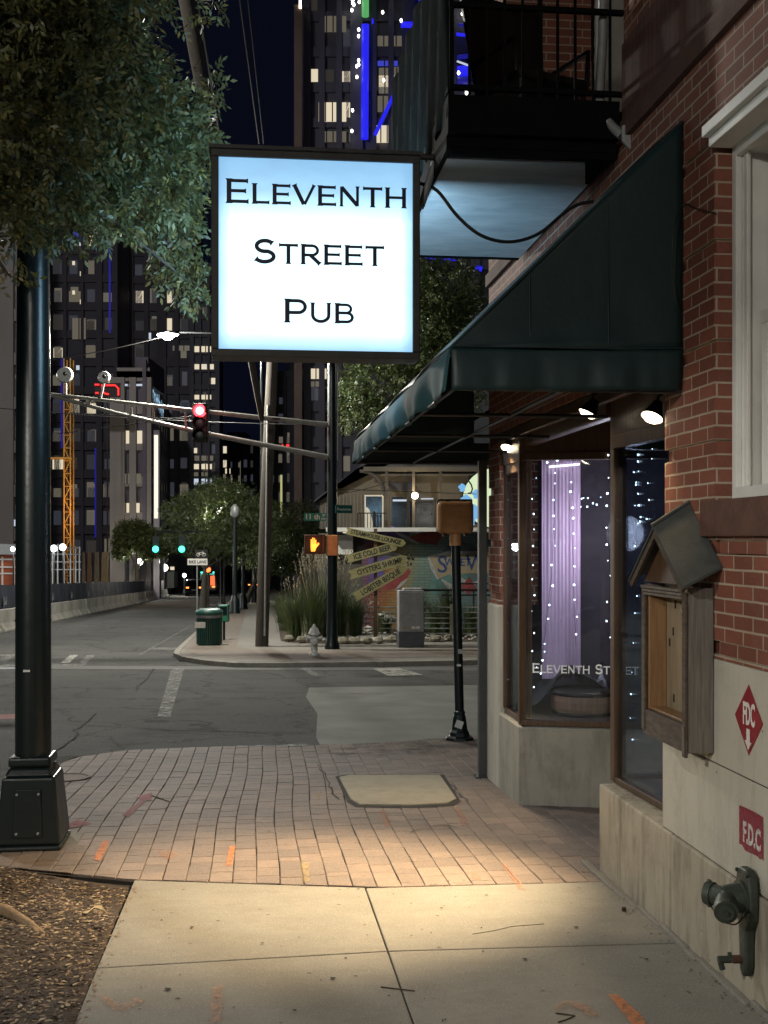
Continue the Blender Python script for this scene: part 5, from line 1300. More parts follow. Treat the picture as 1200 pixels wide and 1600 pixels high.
def sat(px, py, r, foot, label):
    S = thing("round_antenna", label, "antenna", (Wp(px,0,Zs)[0], Zs, 0), 0, "round detectors on the mast arm")
    z = Wp(0,py,Zs)[2]; mb = MB(); n = 20
    mb.tube([(0,-.02,z),(0,-.10,z)], [r,r*.86], n); mb.build("disc", M['grey_metal'], S)
    mb = MB(); mb.ball((0.02,-.12,z+.02), .05, 8); mb.build("hub", M['steel'], S)
    mb = MB(); mb.tube([(0.01,.02,z-r*.2),((foot[0]-px)/F*Zs,.0,Wp(0,foot[1],Zs)[2])], .028, 8); mb.build("stalk", M['grey_metal'], S)
sat(102, 586, .22, (103,616), "larger round white detector standing on the end of the mast arm")
sat(163, 590, .165, (157,624), "smaller round grey detector on the mast arm nearer the traffic light")
# ped hand signal and street name blades
PH = thing("hand_signal", "dark pedestrian signal showing an orange raised hand on the far pole", "pedestrian signal", (Wp(490,0,Zs-.3)[0], Zs-.3, 0), 0)
zh = Wp(0,850,Zs)[2]
mb = MB(); mb.box(-.24,.30,0,.2,zh-.26,zh+.24); mb.build("housing", surf("brown_signal_housing", (0.09,0.03,0.02), None, 5, .6), PH, bevel=.03)
mb = MB(); mb.box(-.22,.22,-.012,-.002,zh-.22,zh+.22); mb.build("screen", M['black'], PH)
mb = MB(); k = .0135
def hp(pts): mb.prism([(x*k*.9, zh+(z-2)*k) for x, z in pts], 'y', -.02, -.013)
hp([(-5,-12),(3,-12),(6,-4),(6,2),(-6,2),(-6,-4)])
for x0_, h_ in ((-6,11),(-2.9,14),(0.2,13.4),(3.3,10)): hp([(x0_,2.1),(x0_+2.5,2.1),(x0_+2.3,h_),(x0_+.2,h_)])
hp([(6.1,-5),(12,2),(11,4.5),(9,4.5),(6.1,1)])
mb.build("hand_symbol", M['hand'], PH)
light("hand_glow", 'POINT', (0,-.3,zh), 6, (1,.25,.03), .1, PH)
SN = thing("street_name_sign", "green street blade reading 11th ST fixed to the signal pole", "street sign", (Wp(493,0,Zs-.2)[0], Zs-.2, 0), 0)
mb = MB(); zz = Wp(0,808,Zs)[2]; mb.box(-.30,.30,-.006,.006,zz-.10,zz+.10); mb.build("blade", M['sign_green'], SN)
text_obj("lettering", "11 th", 0.19, M['white_letter'], face_m((-.08,-.009,zz),(1,0,0),UPZ), SN, .001, .003)
text_obj("lettering", "ST", 0.085, M['white_letter'], face_m((.22,-.009,zz+.04),(1,0,0),UPZ), SN, .001, .002)
text_obj("lettering", "NW", 0.075, M['white_letter'], face_m((.22,-.009,zz-.05),(1,0,0),UPZ), SN, .001, .002)
SN2 = thing("street_name_sign", "darker green blade of the cross street on the right of the signal pole", "street sign", (Wp(537,0,Zs-.2)[0], Zs-.1, 0), R(28))
zz = Wp(0,796,Zs)[2]; mb = MB(); mb.box(-.24,.24,-.006,.006,zz-.10,zz+.11); mb.build("blade", surf("shaded_green_sign", (0.01,0.12,0.10), None, 5, .5), SN2)
text_obj("lettering", "Peachtree", 0.10, M['white_letter'], face_m((0,-.009,zz),(1,0,0),UPZ), SN2, .001, .001)

# wooden utility pole, leaning prop and cobra lamp
Zu = 31.0; X, Y, _ = G(409, 1010)
UP = thing("utility_pole", "weathered wooden utility pole on the far sidewalk corner", "utility pole", (X, Y, gz(X, Y)), 0)
mb = MB(); mb.tube([(0,0,0),(.12,0,4),(.30,0,8),(.42,0,13)], [.18,.165,.15,.13], 14); mb.build("shaft", M['pole_wood'], UP)
mb = MB(); mb.tube([(.3,0,7.6),(.28,0,7.9)], .035, 8); arm = mb.build("lamp_arm", M['steel'], UP)
zl = Wp(0,523,31)[2]-gz(X, Y); xl = Wp(262,0,31)[0]-X
mb = MB(); mb.ball((xl,-.1,zl+.02), .2, 12, (1.6,.8,.45)); mb.build("lamp_head", M['grey_metal'], UP)
mb = MB(); mb.ball((xl,-.14,zl-.03), .15, 12, (1.1,1,.8)); mb.build("lamp_glass", emat("cobra_lamp", (1.0,.98,.8), 30), UP)
mb = MB(); mb.tube([(.3,0,zl+.05),(xl+.2,-.1,zl+.08)], .03, 8); mb.build("lamp_bracket", M['iron'], UP)
light("crossing_light", 'POINT', (xl,-.25,zl-.35), P_CROSS, (1.0,.96,.84), .25, UP)
mb = MB(); mb.tube([(.10,-.19,0.3),(.18,-.18,6.5)], .028, 6); mb.build("conduit", M['grey_metal'], UP)
mb = MB(); A = Vector(Wp(409,655,29.5)); B = Vector(Wp(286,-30,19)); mb.tube([A, A.lerp(B,.5), B], [.07,.10,.135], 12)
tag(mb.build("leaning_pole", M['pole_wood']), "leaning grey timber pole rising behind the lit sign from the utility pole", "pole")
def wire(pts, label, r=0.012, n=10, sag=0.0):
    a, b = Vector(pts[0]), Vector(pts[1]); P = [a.lerp(b, i/n)-Vector((0,0,sag*4*(i/n)*(1-i/n))) for i in range(n+1)]
    mb = MB(); mb.tube(P, r, 5); tag(mb.build("overhead_wire", M['rubber']), label, "wire", "overhead wires")
M['rubber_l'] = M['rubber']
wire([Wp(306,-20,26), Wp(347,235,29)], "thin overhead wire running just right of the leaning pole", .03)
wire([Wp(372,-20,26), Wp(405,225,29)], "thin overhead wire in the dark sky midway between leaning pole and blue lit tower", .02)
wire([Wp(385,-20,26), Wp(412,225,29)], "faint overhead wire furthest right in the dark sky over the sign", .012)
wire([Wp(80,562,32), Wp(262,524,31)], "pale wire reaching from the left to the glaring cobra lamp", .014, sag=.05)
wire([Wp(-20,636,33), Wp(515,664,30)], "black span wire across the street just under the mast arm's tip", .012, sag=.1)
wire([Wp(90,678,34), Wp(300,650,30.2)], "pale guy wire rising to the red traffic light from the left", .012)
wire([Wp(110,645,34), Wp(300,656,30.2)], "bright cable running level to the red traffic light", .016)
wire([Wp(522,764,30), Wp(745,772,38)], "thin black wire across the restaurant's upper wall", .01)
wire([Wp(522,772,30), Wp(640,735,38)], "thin black wire slanting up over the restaurant's siding", .01, sag=.15)
wire([Wp(520,660,30), Wp(700,655,30)], "thin dark wire right of the signal pole level with the mast arm", .01)

# ================================================================== FAR CORNER FURNITURE
X, Y, _ = G(491, 1024); HY = thing("fire_hydrant", "silver fire hydrant at the far curb beside the signal pole", "fire hydrant", (X, Y, gz(X, Y)), 0)
mb = MB(); mb.lathe([(0.13,0),(0.13,.05),(0.085,.07),(0.08,.16),(0.085,.40),(0.10,.48),(0.12,.50)], n=18); mb.build("barrel", M['hydrant'], HY)
mb = MB(); mb.lathe([(0.15,.50),(0.15,.53),(0.13,.55),(0.10,.63),(0.05,.68),(0.03,.69),(0.03,.74),(0.02,.745)], n=18); mb.build("bonnet", M['hydrant'], HY)
mb = MB(); mb.tube([(0,-.05,.36),(0,-.19,.36)], .085, 16); mb.tube([(0,-.19,.36),(0,-.21,.36)], .05, 5); mb.build("pumper_cap", M['hydrant'], HY)
for s_ in (-1,1):
    mb = MB(); mb.tube([(s_*.05,0,.42),(s_*.19,0,.42)], .055, 12); mb.tube([(s_*.19,0,.42),(s_*.215,0,.42)], .025, 6); mb.build("hose_cap", M['hydrant'], HY)
X, Y, _ = G(643, 1012); UC = thing("utility_cabinet", "tall grey utility cabinet on a dark plinth in front of the cable fence", "cabinet", (X, Y, gz(X, Y)), TH)
mb = MB(); mb.box(-.34,.34,0,.5,0,.42); mb.build("plinth", M['cab_dark'], UC, bevel=.01)
mb = MB(); mb.box(-.335,.335,.0,.48,.42,1.52); mb.box(-.20,.30,.1,.45,1.52,1.57); mb.build("cabinet_body", M['cab_grey'], UC, bevel=.02)
mb = MB(); mb.box(-.28,.31,-.012,-.001,.46,1.47); mb.build("door", M['cab_grey'], UC, bevel=.006)
mb = MB(); mb.box(-.11,.11,-.018,-.013,.90,.99); mb.build("plate", M['grey_metal'], UC)
for x in (-.2,-.08,.05,.17): mb = MB(); mb.box(x-.05,x+.05,-.018,-.013,.50,.57); mb.build("sticker", M['chip3'] if x < 0 else M['white_letter'], UC)
X, Y, _ = G(327, 1008); TC = thing("trash_can", "round dark green slatted trash can on the far corner", "trash can", (X, Y, gz(X, Y)), 0)
mb = MB(); n = 36; 
mb.lathe([(0.30,0.0),(0.32,.04),(0.34,.80),(0.35,.84)], n=36); mb.build("liner", M['black'], TC)
mb = MB()
for i in range(n):
    a = 2*math.pi*i/n; c, s_ = math.cos(a), math.sin(a); mb.obox((.345*c,.345*s_,.44), (.012,.04,.80), Matrix.Rotation(a, 3, 'Z'))
mb.build("slats", M['trash_green'], TC)
mb = MB(); mb.lathe([(0.37,.83),(0.385,.85),(0.385,.90),(0.36,.97),(0.22,1.02),(0.21,.99)], n=30); mb.build("lid", M['trash_green'], TC)
mb = MB(); mb.lathe([(0.372,.76),(0.372,.84)], n=30, caps=False); mb.build("label_band", M['pale_print'], TC)
mb = MB(); mb.box(-.34,-.05,-.375,-.365,.50,.66); mb.build("sticker", M['white_letter'], TC)
X, Y, _ = G(350, 1000); NB = thing("newspaper_box", "small green box on a post tucked behind the trash can", "newspaper box", (X, Y, gz(X, Y)), 0)
mb = MB(); mb.box(-.14,.14,-.15,.15,.55,1.05); mb.build("body", surf("bright_green_enamel", (0.02,0.16,0.09), None, 6, .4), NB, bevel=.02)
mb = MB(); mb.tube([(0,0,0),(0,0,.55)], .04, 8); mb.box(-.14,.14,-.14,.14,0,.02); mb.build("post", M['steel'], NB)
mb = MB(); mb.box(-.11,.11,-.158,-.151,.75,1.0); mb.build("door", M['glass_dark'], NB)
X, Y, _ = G(308, 1004); BS = thing("bike_lane_sign", "white bike lane sign on a thin post beside the trash can", "traffic sign", (X, Y, gz(X, Y)), 0)
zz = lambda py: EYE+(HOR-py)/F*Y-gz(X, Y)
mb = MB(); mb.tube([(0,0,0),(0,0,zz(860))], .022, 8); mb.build("post", M['grey_metal'], BS)
mb = MB(); mb.box(-.27,.30,-.035,-.025,zz(883),zz(873)); mb.build("sign_plate", M['white_letter'], BS, bevel=.003)
text_obj("lettering", "BIKE LANE", 0.12, M['ink'], face_m((.015,-.038,(zz(883)+zz(873))/2),(1,0,0),UPZ), BS, .001, .002, sx=.9)
mb = MB(); mb.box(-.06,.30,-.035,-.025,zz(872),zz(859)); pl = mb.build("symbol_plate", M['black'], BS)
mb = MB(); zc = (zz(872)+zz(859))/2
for cx_ in (.04,.2):
    mb.tube([(cx_+.045*math.cos(a*math.pi/6), -.038, zc-.02+.045*math.sin(a*math.pi/6)) for a in range(13)], .006, 5)
mb.tube([(.04,-.038,zc-.02),(.09,-.038,zc+.04),(.17,-.038,zc+.04),(.12,-.038,zc-.02),(.04,-.038,zc-.02)], .006, 5); mb.tube([(.2,-.038,zc-.02),(.17,-.038,zc+.07),(.15,-.038,zc+.07)], .006, 5)
mb.build("bicycle_symbol", M['white_letter'], pl)

# cable fence round the planting bed
fposts = [(474,36.5),(489,36.2),(512,35.8),(546,35.8),(587,35.8),(707,36.3),(760,36.5),(830,36.8)]
CF = thing("cable_fence", "low fence of pale square posts and steel cables round the planting bed", "fence", (0,0,0), 0)
for px, Z in fposts:
    X = Wp(px,0,Z)[0]; z0 = gz(0, Z); mb = MB(); wd = .075 if px not in (474,489) else .05
    mb.box(X-wd,X+wd,Z-wd,Z+wd,z0,Wp(0,945,Z)[2]); mb.build("post", M['post_wood'], CF, bevel=.01)
for k, py in enumerate((949,957,966,974,982,990)):
    mb = MB(); mb.tube([(Wp(a,0,Z)[0], Z, Wp(0,py,Z)[2]) for a, Z in fposts], .018, 6); mb.build("cable", M['grey_metal'], CF)
mb = MB(); mb.tube([(Wp(620,0,38)[0],38,Wp(0,922,38)[2]),(Wp(830,0,38)[0],38,Wp(0,922,38)[2])], .04, 8)
mb.tube([(Wp(690,0,38)[0],38,Wp(0,930,38)[2]),(Wp(830,0,38)[0],38,Wp(0,930,38)[2])], .025, 8); mb.tube([(Wp(720,0,38)[0],38,Wp(0,912,38)[2]),(Wp(830,0,38)[0],38,Wp(0,912,38)[2])], .025, 8)
for a in (622, 660, 700, 740, 780): mb.tube([(Wp(a,0,38)[0],38,gz(0,38)),(Wp(a,0,38)[0],38,Wp(0,922,38)[2])], .03, 6)
tag(mb.build("patio_railing", M['steel']), "dark patio railing behind the cable fence under the mural", "railing")

# rocks and edging stones
q = random.Random(11)
def rock(c, r, mb, q):
    n = 7; vs = []; m_ = [(0,-.6),(.8,-.3),(1,.1),(.7,.6),(0,.8)]
    sx_, sy_ = q.uniform(.8,1.4), q.uniform(.7,1.1); a0 = q.uniform(0, 6)
    vs.append((c[0], c[1], c[2]-.5*r))
    for rr, zz_ in m_[1:4]:
        for k in range(n):
            a = a0+2*math.pi*k/n; j = q.uniform(.8,1.15); vs.append((c[0]+rr*r*sx_*j*math.cos(a), c[1]+rr*r*sy_*j*math.sin(a), c[2]+zz_*r*q.uniform(.8,1.2)))
    vs.append((c[0], c[1], c[2]+.75*r)); fs = []
    for k in range(n):
        k2 = (k+1) % n; fs += [(0,1+k2,1+k), (1+k,1+k2,1+n+k2,1+n+k), (1+n+k,1+n+k2,1+2*n+k2,1+2*n+k), (1+2*n+k,1+2*n+k2,len(vs)-1)]
    mb.add(vs, fs)
M['rock'] = surf("white_river_rock", (0.58,0.57,0.52), (0.35,0.34,0.3), 5, 0.7, bs=0.3)
M['edge'] = surf("buff_edging_stone", (0.26,0.24,0.18), (0.16,0.15,0.11), 5, 0.85, bs=0.4)
mb = MB()
for _ in range(420):
    px = q.uniform(470, 618); py = q.uniform(992, 1003); X, Y, z = G(px, py); rock((X, Y, z+.05), q.uniform(.03,.075), mb, q)
for _ in range(60):
    px = q.uniform(665, 745); py = q.uniform(994, 1003); X, Y, z = G(px, py); rock((X, Y, z+.05), q.uniform(.03,.06), mb, q)
tag(mb.build("river_rocks", M['rock']), kind='stuff')
edge = [(452,1003,"first edging stone at the grasses' left end"),(470,1005,"edging stone left of the hydrant top"),(536,1006.5,"edging stone just right of the signal pole"),(554,1006.5,"second edging stone right of the signal pole"),(573,1006.5,"long edging stone below the arrow signs"),(592,1006,"edging stone two places left of the grey cabinet"),(611,1004,"edging stone touching the grey cabinet"),(680,1003,"flat edging stone just right of the grey cabinet"),(700,1002,"flat edging stone near the short signal pole")]
for px, py, lab in edge:
    X, Y, z = G(px, py); mb = MB(); rock((X, Y, z+.08), .17, mb, random.Random(px)); o = mb.build("edging_stone", M['edge'], bevel=.01); tag(o, lab, "stone", "edging stones of the planting bed")
for px, py, r_, lab in ((596,962,.16,"upper pale boulder behind the fence cables by the grey cabinet"),(607,968,.2,"larger pale boulder behind the fence cables"),(575,984,.17,"white boulder low between the two middle fence posts")):
    Z = 37.5; X = Wp(px,0,Z)[0]; mb = MB(); rock((X, Z, Wp(0,py,Z)[2]), r_*1.1, mb, random.Random(px)); 
    mb.box(X-.05,X+.05,Z-.02,Z+.05,gz(0,Z),Wp(0,py,Z)[2]-.02)
    tag(mb.build("boulder", M['rock'], bevel=.01), lab, "stone", "pale boulders in the planting bed")

# ornamental grasses
def grass(name, c, n, h, spread, mat, parent, seed, wd=0.012, droop=0.6):
    r_ = np.random.RandomState(seed); vs = []; fs = []; b = 0
    for i in range(n):
        a = r_.uniform(0, 2*np.pi); rad = abs(r_.normal(0, .12)); hh = h*r_.uniform(.55, 1.05); out = spread*r_.uniform(.2, 1.0)
        bx_, by_ = c[0]+rad*np.cos(a), c[1]+rad*np.sin(a); dx, dy = np.cos(a), np.sin(a); px_, py_ = -dy, dx
        for s in range(5):
            t = s/4; o_ = out*t**2; z = c[2]+hh*(t-droop*.35*t**3); w_ = wd*(1-t*.85)
            X, Y = bx_+dx*o_, by_+dy*o_
            vs += [(X-px_*w_, Y-py_*w_, z), (X+px_*w_, Y+py_*w_, z)]
        for s in range(4): fs.append((b+2*s, b+2*s+1, b+2*s+3, b+2*s+2))
        b += 10
    mb = MB(); mb.add(vs, fs); return mb.build(name, mat, parent)
def plumes(c, n, h, spread, parent, seed):
    r_ = np.random.RandomState(seed); mb = MB()
    for i in range(n):
        a = r_.uniform(0, 2*np.pi); out = spread*r_.uniform(.1,.9); hh = h*r_.uniform(.9,1.15); d = np.array([np.cos(a), np.sin(a)])
        tip = np.array([c[0]+d[0]*out, c[1]+d[1]*out, c[2]+hh]); base = np.array([c[0]+d[0]*out*.3, c[1]+d[1]*out*.3, c[2]+hh*.5])
        mb.tube([tuple(base), tuple(tip-np.array([0,0,.12]))], .005, 4)
        for j in range(16):
            t = j/15; p = tip+np.array([d[0]*.08*t, d[1]*.08*t, -.16+.34*t])+r_.normal(0,.012,3); v = r_.normal(0,1,3); v /= np.linalg.norm(v); u = np.cross(v,[0,0,1])*.02; L_ = np.array([0,0,.055])+v*.02
            mb.add([tuple(p-u), tuple(p+u), tuple(p+L_)], [(0,1,2)])
    mb.build("plumes", M['plume'], parent)
gl = [(462,34,1.7,"feathery ornamental grass clump at the far sidewalk's edge"),(488,33.6,2.0,"tall ornamental grass clump with plumes left of the signal pole"),(505,34.5,2.1,"tallest plumed grass clump touching the signal pole's left side"),(530,35,2.0,"plumed grass clump just right of the signal pole"),(556,35.5,1.5,"grass clump under the lowest arrow sign")]
for i, (px, Z, h, lab) in enumerate(gl):
    X = Wp(px,0,Z)[0]; GR = thing("ornamental_grass", lab, "plant", (X, Z, gz(X, Z)), 0, "ornamental grasses in the corner bed")
    grass("blades", (0,0,0), 420, h*1.15, .75, M['grassy'], GR, i+1, .011)
    if i in (1,2,3): plumes((0,0,0), 34, h*1.12, .55, GR, i+5)
    elif i == 0: plumes((0,0,0), 10, h*.95, .5, GR, i+5)
for i, (px, Z, h, lab) in enumerate([(448,40,1.35,"leafy grass clump further along the sidewalk bed"),(441,47,1.3,"grass clump along the sidewalk past the leafy one"),(437,58,1.3,"farthest grass clump along the sidewalk"),(600,37.4,1.1,"low grass behind the fence left of the cabinet"),(680,37.4,1.4,"dark grass behind the fence right of the cabinet"),(700,39,2.2,"tall thin grass in front of the mural's middle"),(655,39,2.0,"thin green grass against the mural behind the cabinet"),(735,37.6,1.3,"dark grass behind the fence at the steel post")]):
    X = Wp(px,0,Z)[0]; GR = thing("grass_clump", lab, "plant", (X, Z, gz(X, Z)), 0, "grasses behind the fence and along the walk")
    grass("blades", (0,0,0), 260, h, .6, M['grassy'], GR, i+31, .012)

# ================================================================== RESTAURANT
Zr = 41.0
RS = thing("restaurant", "two storey restaurant with beige balcony porch above a mural wall", "building", (0,0,0), 0)
def rx(px, Z=Zr): return Wp(px,0,Z)[0]
def rz_(py, Z=Zr): return Wp(0,py,Z)[2]
gr = gz(0, Zr)
mb = MB(); mb.box(0, rx(850)-rx(567), 0, .3, gr, rz_(833)); mb.build("mural_wall", M['mural'], RS, loc=(rx(567), Zr, 0))
mb = MB(); mb.box(rx(497), rx(567), Zr+.1, Zr+.4, gr, rz_(833)); mb.build("lower_wall", M['siding'], RS)
mb = MB(); mb.box(rx(513), rx(552), Zr-.5, Zr+.1, rz_(866), rz_(836)); mb.build("white_awning_panel", M['white'], RS)
mb = MB(); mb.box(rx(513), rx(850), Zr-1.6, Zr+.3, rz_(831,Zr), rz_(825,Zr)); mb.build("balcony_edge", M['white'], RS)
# upper storey
mb = MB(); zt_ = rz_(735)
mb.prism([(rx(497),rz_(826)),(rx(497),rz_(783)),(rx(512),rz_(772)),(rx(556),rz_(738)),(rx(850),rz_(738)),(rx(850),rz_(826))], 'y', Zr+1.0, Zr+1.2); mb.build("upper_wall", M['siding'], RS)
mb = MB()
x = rx(500)
while x < rx(568):
    mb.box(x, x+.035, Zr+.965, Zr+.999, rz_(826), rz_(790) if x < rx(512) else rz_(772)); x += .13
mb.build("battens", surf("siding_batten", (0.2,0.175,0.14), None, 4, .8), RS)
mb = MB(); mb.prism([(rx(490),rz_(780)),(rx(556),rz_(731)),(rx(850),rz_(731)),(rx(850),rz_(600)),(rx(640),rz_(600)),(rx(560),rz_(728)),(rx(488),rz_(785))][::-1], 'y', Zr+.6, Zr+6); mb.build("roof", M['roofdark'], RS)
mb = MB()
for px in (604, 646, 688): mb.box(rx(px)-.05, rx(px)+.05, Zr-.2, Zr-.05, rz_(826), rz_(735))
mb.build("porch_posts", surf("dark_porch_post", (0.06,0.055,0.05), None, 4, .7), RS)
mb = MB(); mb.box(rx(568), rx(850), Zr-.3, Zr-.0, rz_(737), rz_(730)); mb.build("fascia", M['siding'], RS)
# arch
mb = MB(); pts = [(rx(562)+ (rx(601)-rx(562))*math.sin(a*math.pi/24), rz_(775)+(rz_(736)-rz_(775))*math.cos(a*math.pi/24)) for a in range(13)]
mb.tube([(a, Zr-.1, b) for a, b in pts], .07, 8); mb.build("arch", surf("dark_arch_trim", (0.07,0.065,0.06), None, 4, .7), RS)
def rwin(name, a, b, c, d, mat, z=Zr+.98, fm=None):
    mb = MB(); mb.box(rx(a), rx(b), z, z+.015, rz_(d), rz_(c)); w_ = mb.build(name, mat, RS)
    if fm:
        mb = MB(); t = .05; mb.box(rx(a)-t, rx(a), z-.04, z, rz_(d), rz_(c)+t); mb.box(rx(b), rx(b)+t, z-.04, z, rz_(d), rz_(c)+t); mb.box(rx(a), rx(b), z-.04, z, rz_(c), rz_(c)+t); mb.build("frame", fm, w_)
    return w_
rwin("window", 571, 597, 774, 826, M['glass_dark'], fm=M['white'])
rwin("door", 612, 637, 775, 824, M['glass_dark'], fm=M['siding'])
rwin("door", 640, 680, 781, 824, M['glass_dark'], fm=M['siding'])
rwin("awning_panel", 608, 648, 751, 764, surf("navy_panel", (0.02,0.025,0.05), None, 4, .6))
rwin("painted_reflection", 614, 636, 779, 782, M['win_cool'], z=Zr+.95)  # glowing strips painted as reflections on the doors
rwin("painted_reflection", 659, 679, 777, 780, M['win_cool'], z=Zr+.95)
mb = MB(); c = (rx(582), Zr+.9, rz_(826)); mb.prism([(rx(571),rz_(826))]+[(rx(571)+(rx(582)-rx(571))*math.sin(a*math.pi/16), rz_(826)+(rz_(791)-rz_(826))*math.cos(a*math.pi/16)) for a in range(9)], 'y', Zr+.9, Zr+.93); mb.build("arched_pane", M['white'], RS)
mb = MB(); mb.tube([(rx(585),Zr-.9,rz_(826)),(rx(585),Zr-.9,rz_(800))], .04, 6)
for px in range(560, 604, 5): mb.tube([(rx(px),Zr-1.2,rz_(826)),(rx(px),Zr-1.2,rz_(803))], .015, 5)
mb.tube([(rx(560),Zr-1.2,rz_(803)),(rx(604),Zr-1.2,rz_(803))], .02, 5); mb.build("balcony_railing", M['steel'], RS)
# porch lamp
PL = thing("porch_lamp", "glowing warm globe lamp by the restaurant's balcony door", "lamp", (rx(648), Zr-.3, rz_(775)), 0)
mb = MB(); mb.ball((0,0,0), .12, 14); mb.build("globe", emat("porch_globe", (1.0,.82,.5), 12), PL)
mb = MB(); mb.tube([(.05,1.2,.3),(.05,.1,.32),(0,0,.14)], .025, 6); mb.build("bracket", M['steel'], PL)
light("porch_light", 'POINT', (0,-.25,.05), 75, (1.0,.72,.38), .12, PL)
# mural details: swirls and banner
MD = [([(528,0)], None)]
mb = MB()
def mstroke(pts, w_, col, nm="mural_stroke", z=Zr-.012):
    mb = MB(); P = [(rx(a), rz_(b)) for a, b in pts]; n = len(P); vs = []
    for i, p in enumerate(P):
        a = P[max(i-1,0)]; b = P[min(i+1,n-1)]; dx, dz = b[0]-a[0], b[1]-a[1]; d = math.hypot(dx, dz); t = math.sin(math.pi*(i+.15)/(n-.7))*w_+.01
        vs += [(p[0]-dz/d*t, z, p[1]+dx/d*t), (p[0]+dz/d*t, z, p[1]-dx/d*t)]
    mb.add(vs, [(2*i, 2*i+1, 2*i+3, 2*i+2) for i in range(n-1)]); mb.build(nm, col, RS)
mw = surf("mural_white", (0.45,0.45,0.44), None, 3, .7); mr = surf("mural_red", (0.30,0.06,0.06), None, 3, .7); mp = surf("mural_purple", (0.14,0.10,0.30), None, 3, .7); mg = surf("mural_teal", (0.12,0.26,0.24), None, 2, .7); mblue = surf("mural_blue", (0.03,0.07,0.22), None, 3, .7); mo = surf("mural_orange", (0.40,0.17,0.06), None, 3, .7)
mstroke([(618,832),(635,840),(655,850)], .06, mw); mstroke([(585,869),(600,866),(622,868),(632,873)], .10, mw); mstroke([(575,880),(590,872),(615,868)], .25, mp, z=Zr-.008)
mstroke([(600,920),(618,905),(640,890)], .35, mr, z=Zr-.006); mstroke([(618,922),(628,912),(636,905)], .05, mw); mstroke([(578,915),(588,903),(600,893)], .3, mp, z=Zr-.007)
mstroke([(590,838),(610,835),(640,834)], .3, mp, z=Zr-.007); mstroke([(640,842),(680,838),(690,836)], .3, mr, z=Zr-.007); mstroke([(672,925),(690,905),(730,900)], .5, mg, z=Zr-.006)
mstroke([(676,890),(700,885),(740,870)], .1, mg, z=Zr-.007)
banner = surf("mural_banner_tan", (0.34,0.29,0.19), (0.28,0.23,0.15), 3, .7)
mb = MB(); P = [(669,870),(680,866),(700,864),(800,862),(800,896),(730,896),(700,898),(684,905),(678,890)]; mb.prism([(rx(a), rz_(b)) for a, b in P], 'y', Zr-.016, Zr-.010); mb.build("banner", banner, RS)
mstroke([(669,870),(676,888),(684,905)], .06, mw, z=Zr-.02); mstroke([(669,870),(700,864),(760,862)], .05, mw, z=Zr-.02)
def rtext(s, px, py, h, mat, sx=1.0, sh=0.0): text_obj("lettering", s, h, mat, face_m((rx(px), Zr-.022, rz_(py)), (1,0,0), UPZ), RS, .001, .006, sx=sx, shear=sh)
rtext("S", 691, 883, .85, mblue); rtext("WEET", 715, 879, .38, mblue, .95); rtext("W", 744, 880, .78, mblue, .9)
mb = MB(); mb.prism([(rx(720+30*math.cos(a)), rz_(866-19*math.sin(a))) for a in [i*math.pi/10 for i in range(11)]], 'y', Zr-.008, Zr-.004); mb.build("mural_hat", surf("mural_slate", (0.10,0.13,0.15), None, 3, .7), RS)
mstroke([(690,905),(700,915),(712,920),(720,905),(735,912)], .12, mw); mstroke([(726,925),(738,915),(750,905)], .06, mw); mstroke([(722,918),(732,915),(742,920)], .3, mr, z=Zr-.014)
# round lit picture sign on the right
RSG = thing("round_lit_sign", "large glowing oval sign with pale yellow and blue shapes by the balcony", "sign", (0,0,0), 0)
Zo = 38.5; cx_, cz_ = Wp(775,0,Zo)[0], Wp(0,778,Zo)[2]
def ell(a_, b_, n=40): return [(cx_+a_*math.cos(2*math.pi*i/n), cz_+b_*math.sin(2*math.pi*i/n)) for i in range(n)]
mb = MB(); mb.prism(ell(1.16,1.06), 'y', Zo, Zo+.12); mb.build("rim", M['black'], RSG)
mb = MB(); mb.prism(ell(1.10,1.0), 'y', Zo-.01, Zo-.004); mb.build("panel", emat("lit_cream_panel", (0.72,0.85,0.55), .95), RSG)
eb = emat("lit_blue_shape", (0.22,0.55,0.95), .8)
for ax_, az_, rr in ((722,762,.14),(728,782,.2),(740,800,.26),(744,772,.16),(736,815,.16)):
    mb = MB(); X, Z_ = Wp(ax_,0,Zo)[0], Wp(0,az_,Zo)[2]; mb.prism([(X+rr*math.cos(i*.35)*(.8+.25*math.sin(i*1.7)), Z_+rr*math.sin(i*.35)) for i in range(18)], 'y', Zo-.02-.002*(ax_ % 7), Zo-.012); mb.build("blue_shape", eb, RSG)
mb = MB(); mb.tube([(Wp(a,0,Zo)[0], Zo-.05, Wp(0,b,Zo)[2]) for a, b in [(735,743),(731,745),(731,750),(736,757),(738,764),(736,770),(731,771)]], .025, 6); mb.build("curl", M['black'], RSG)
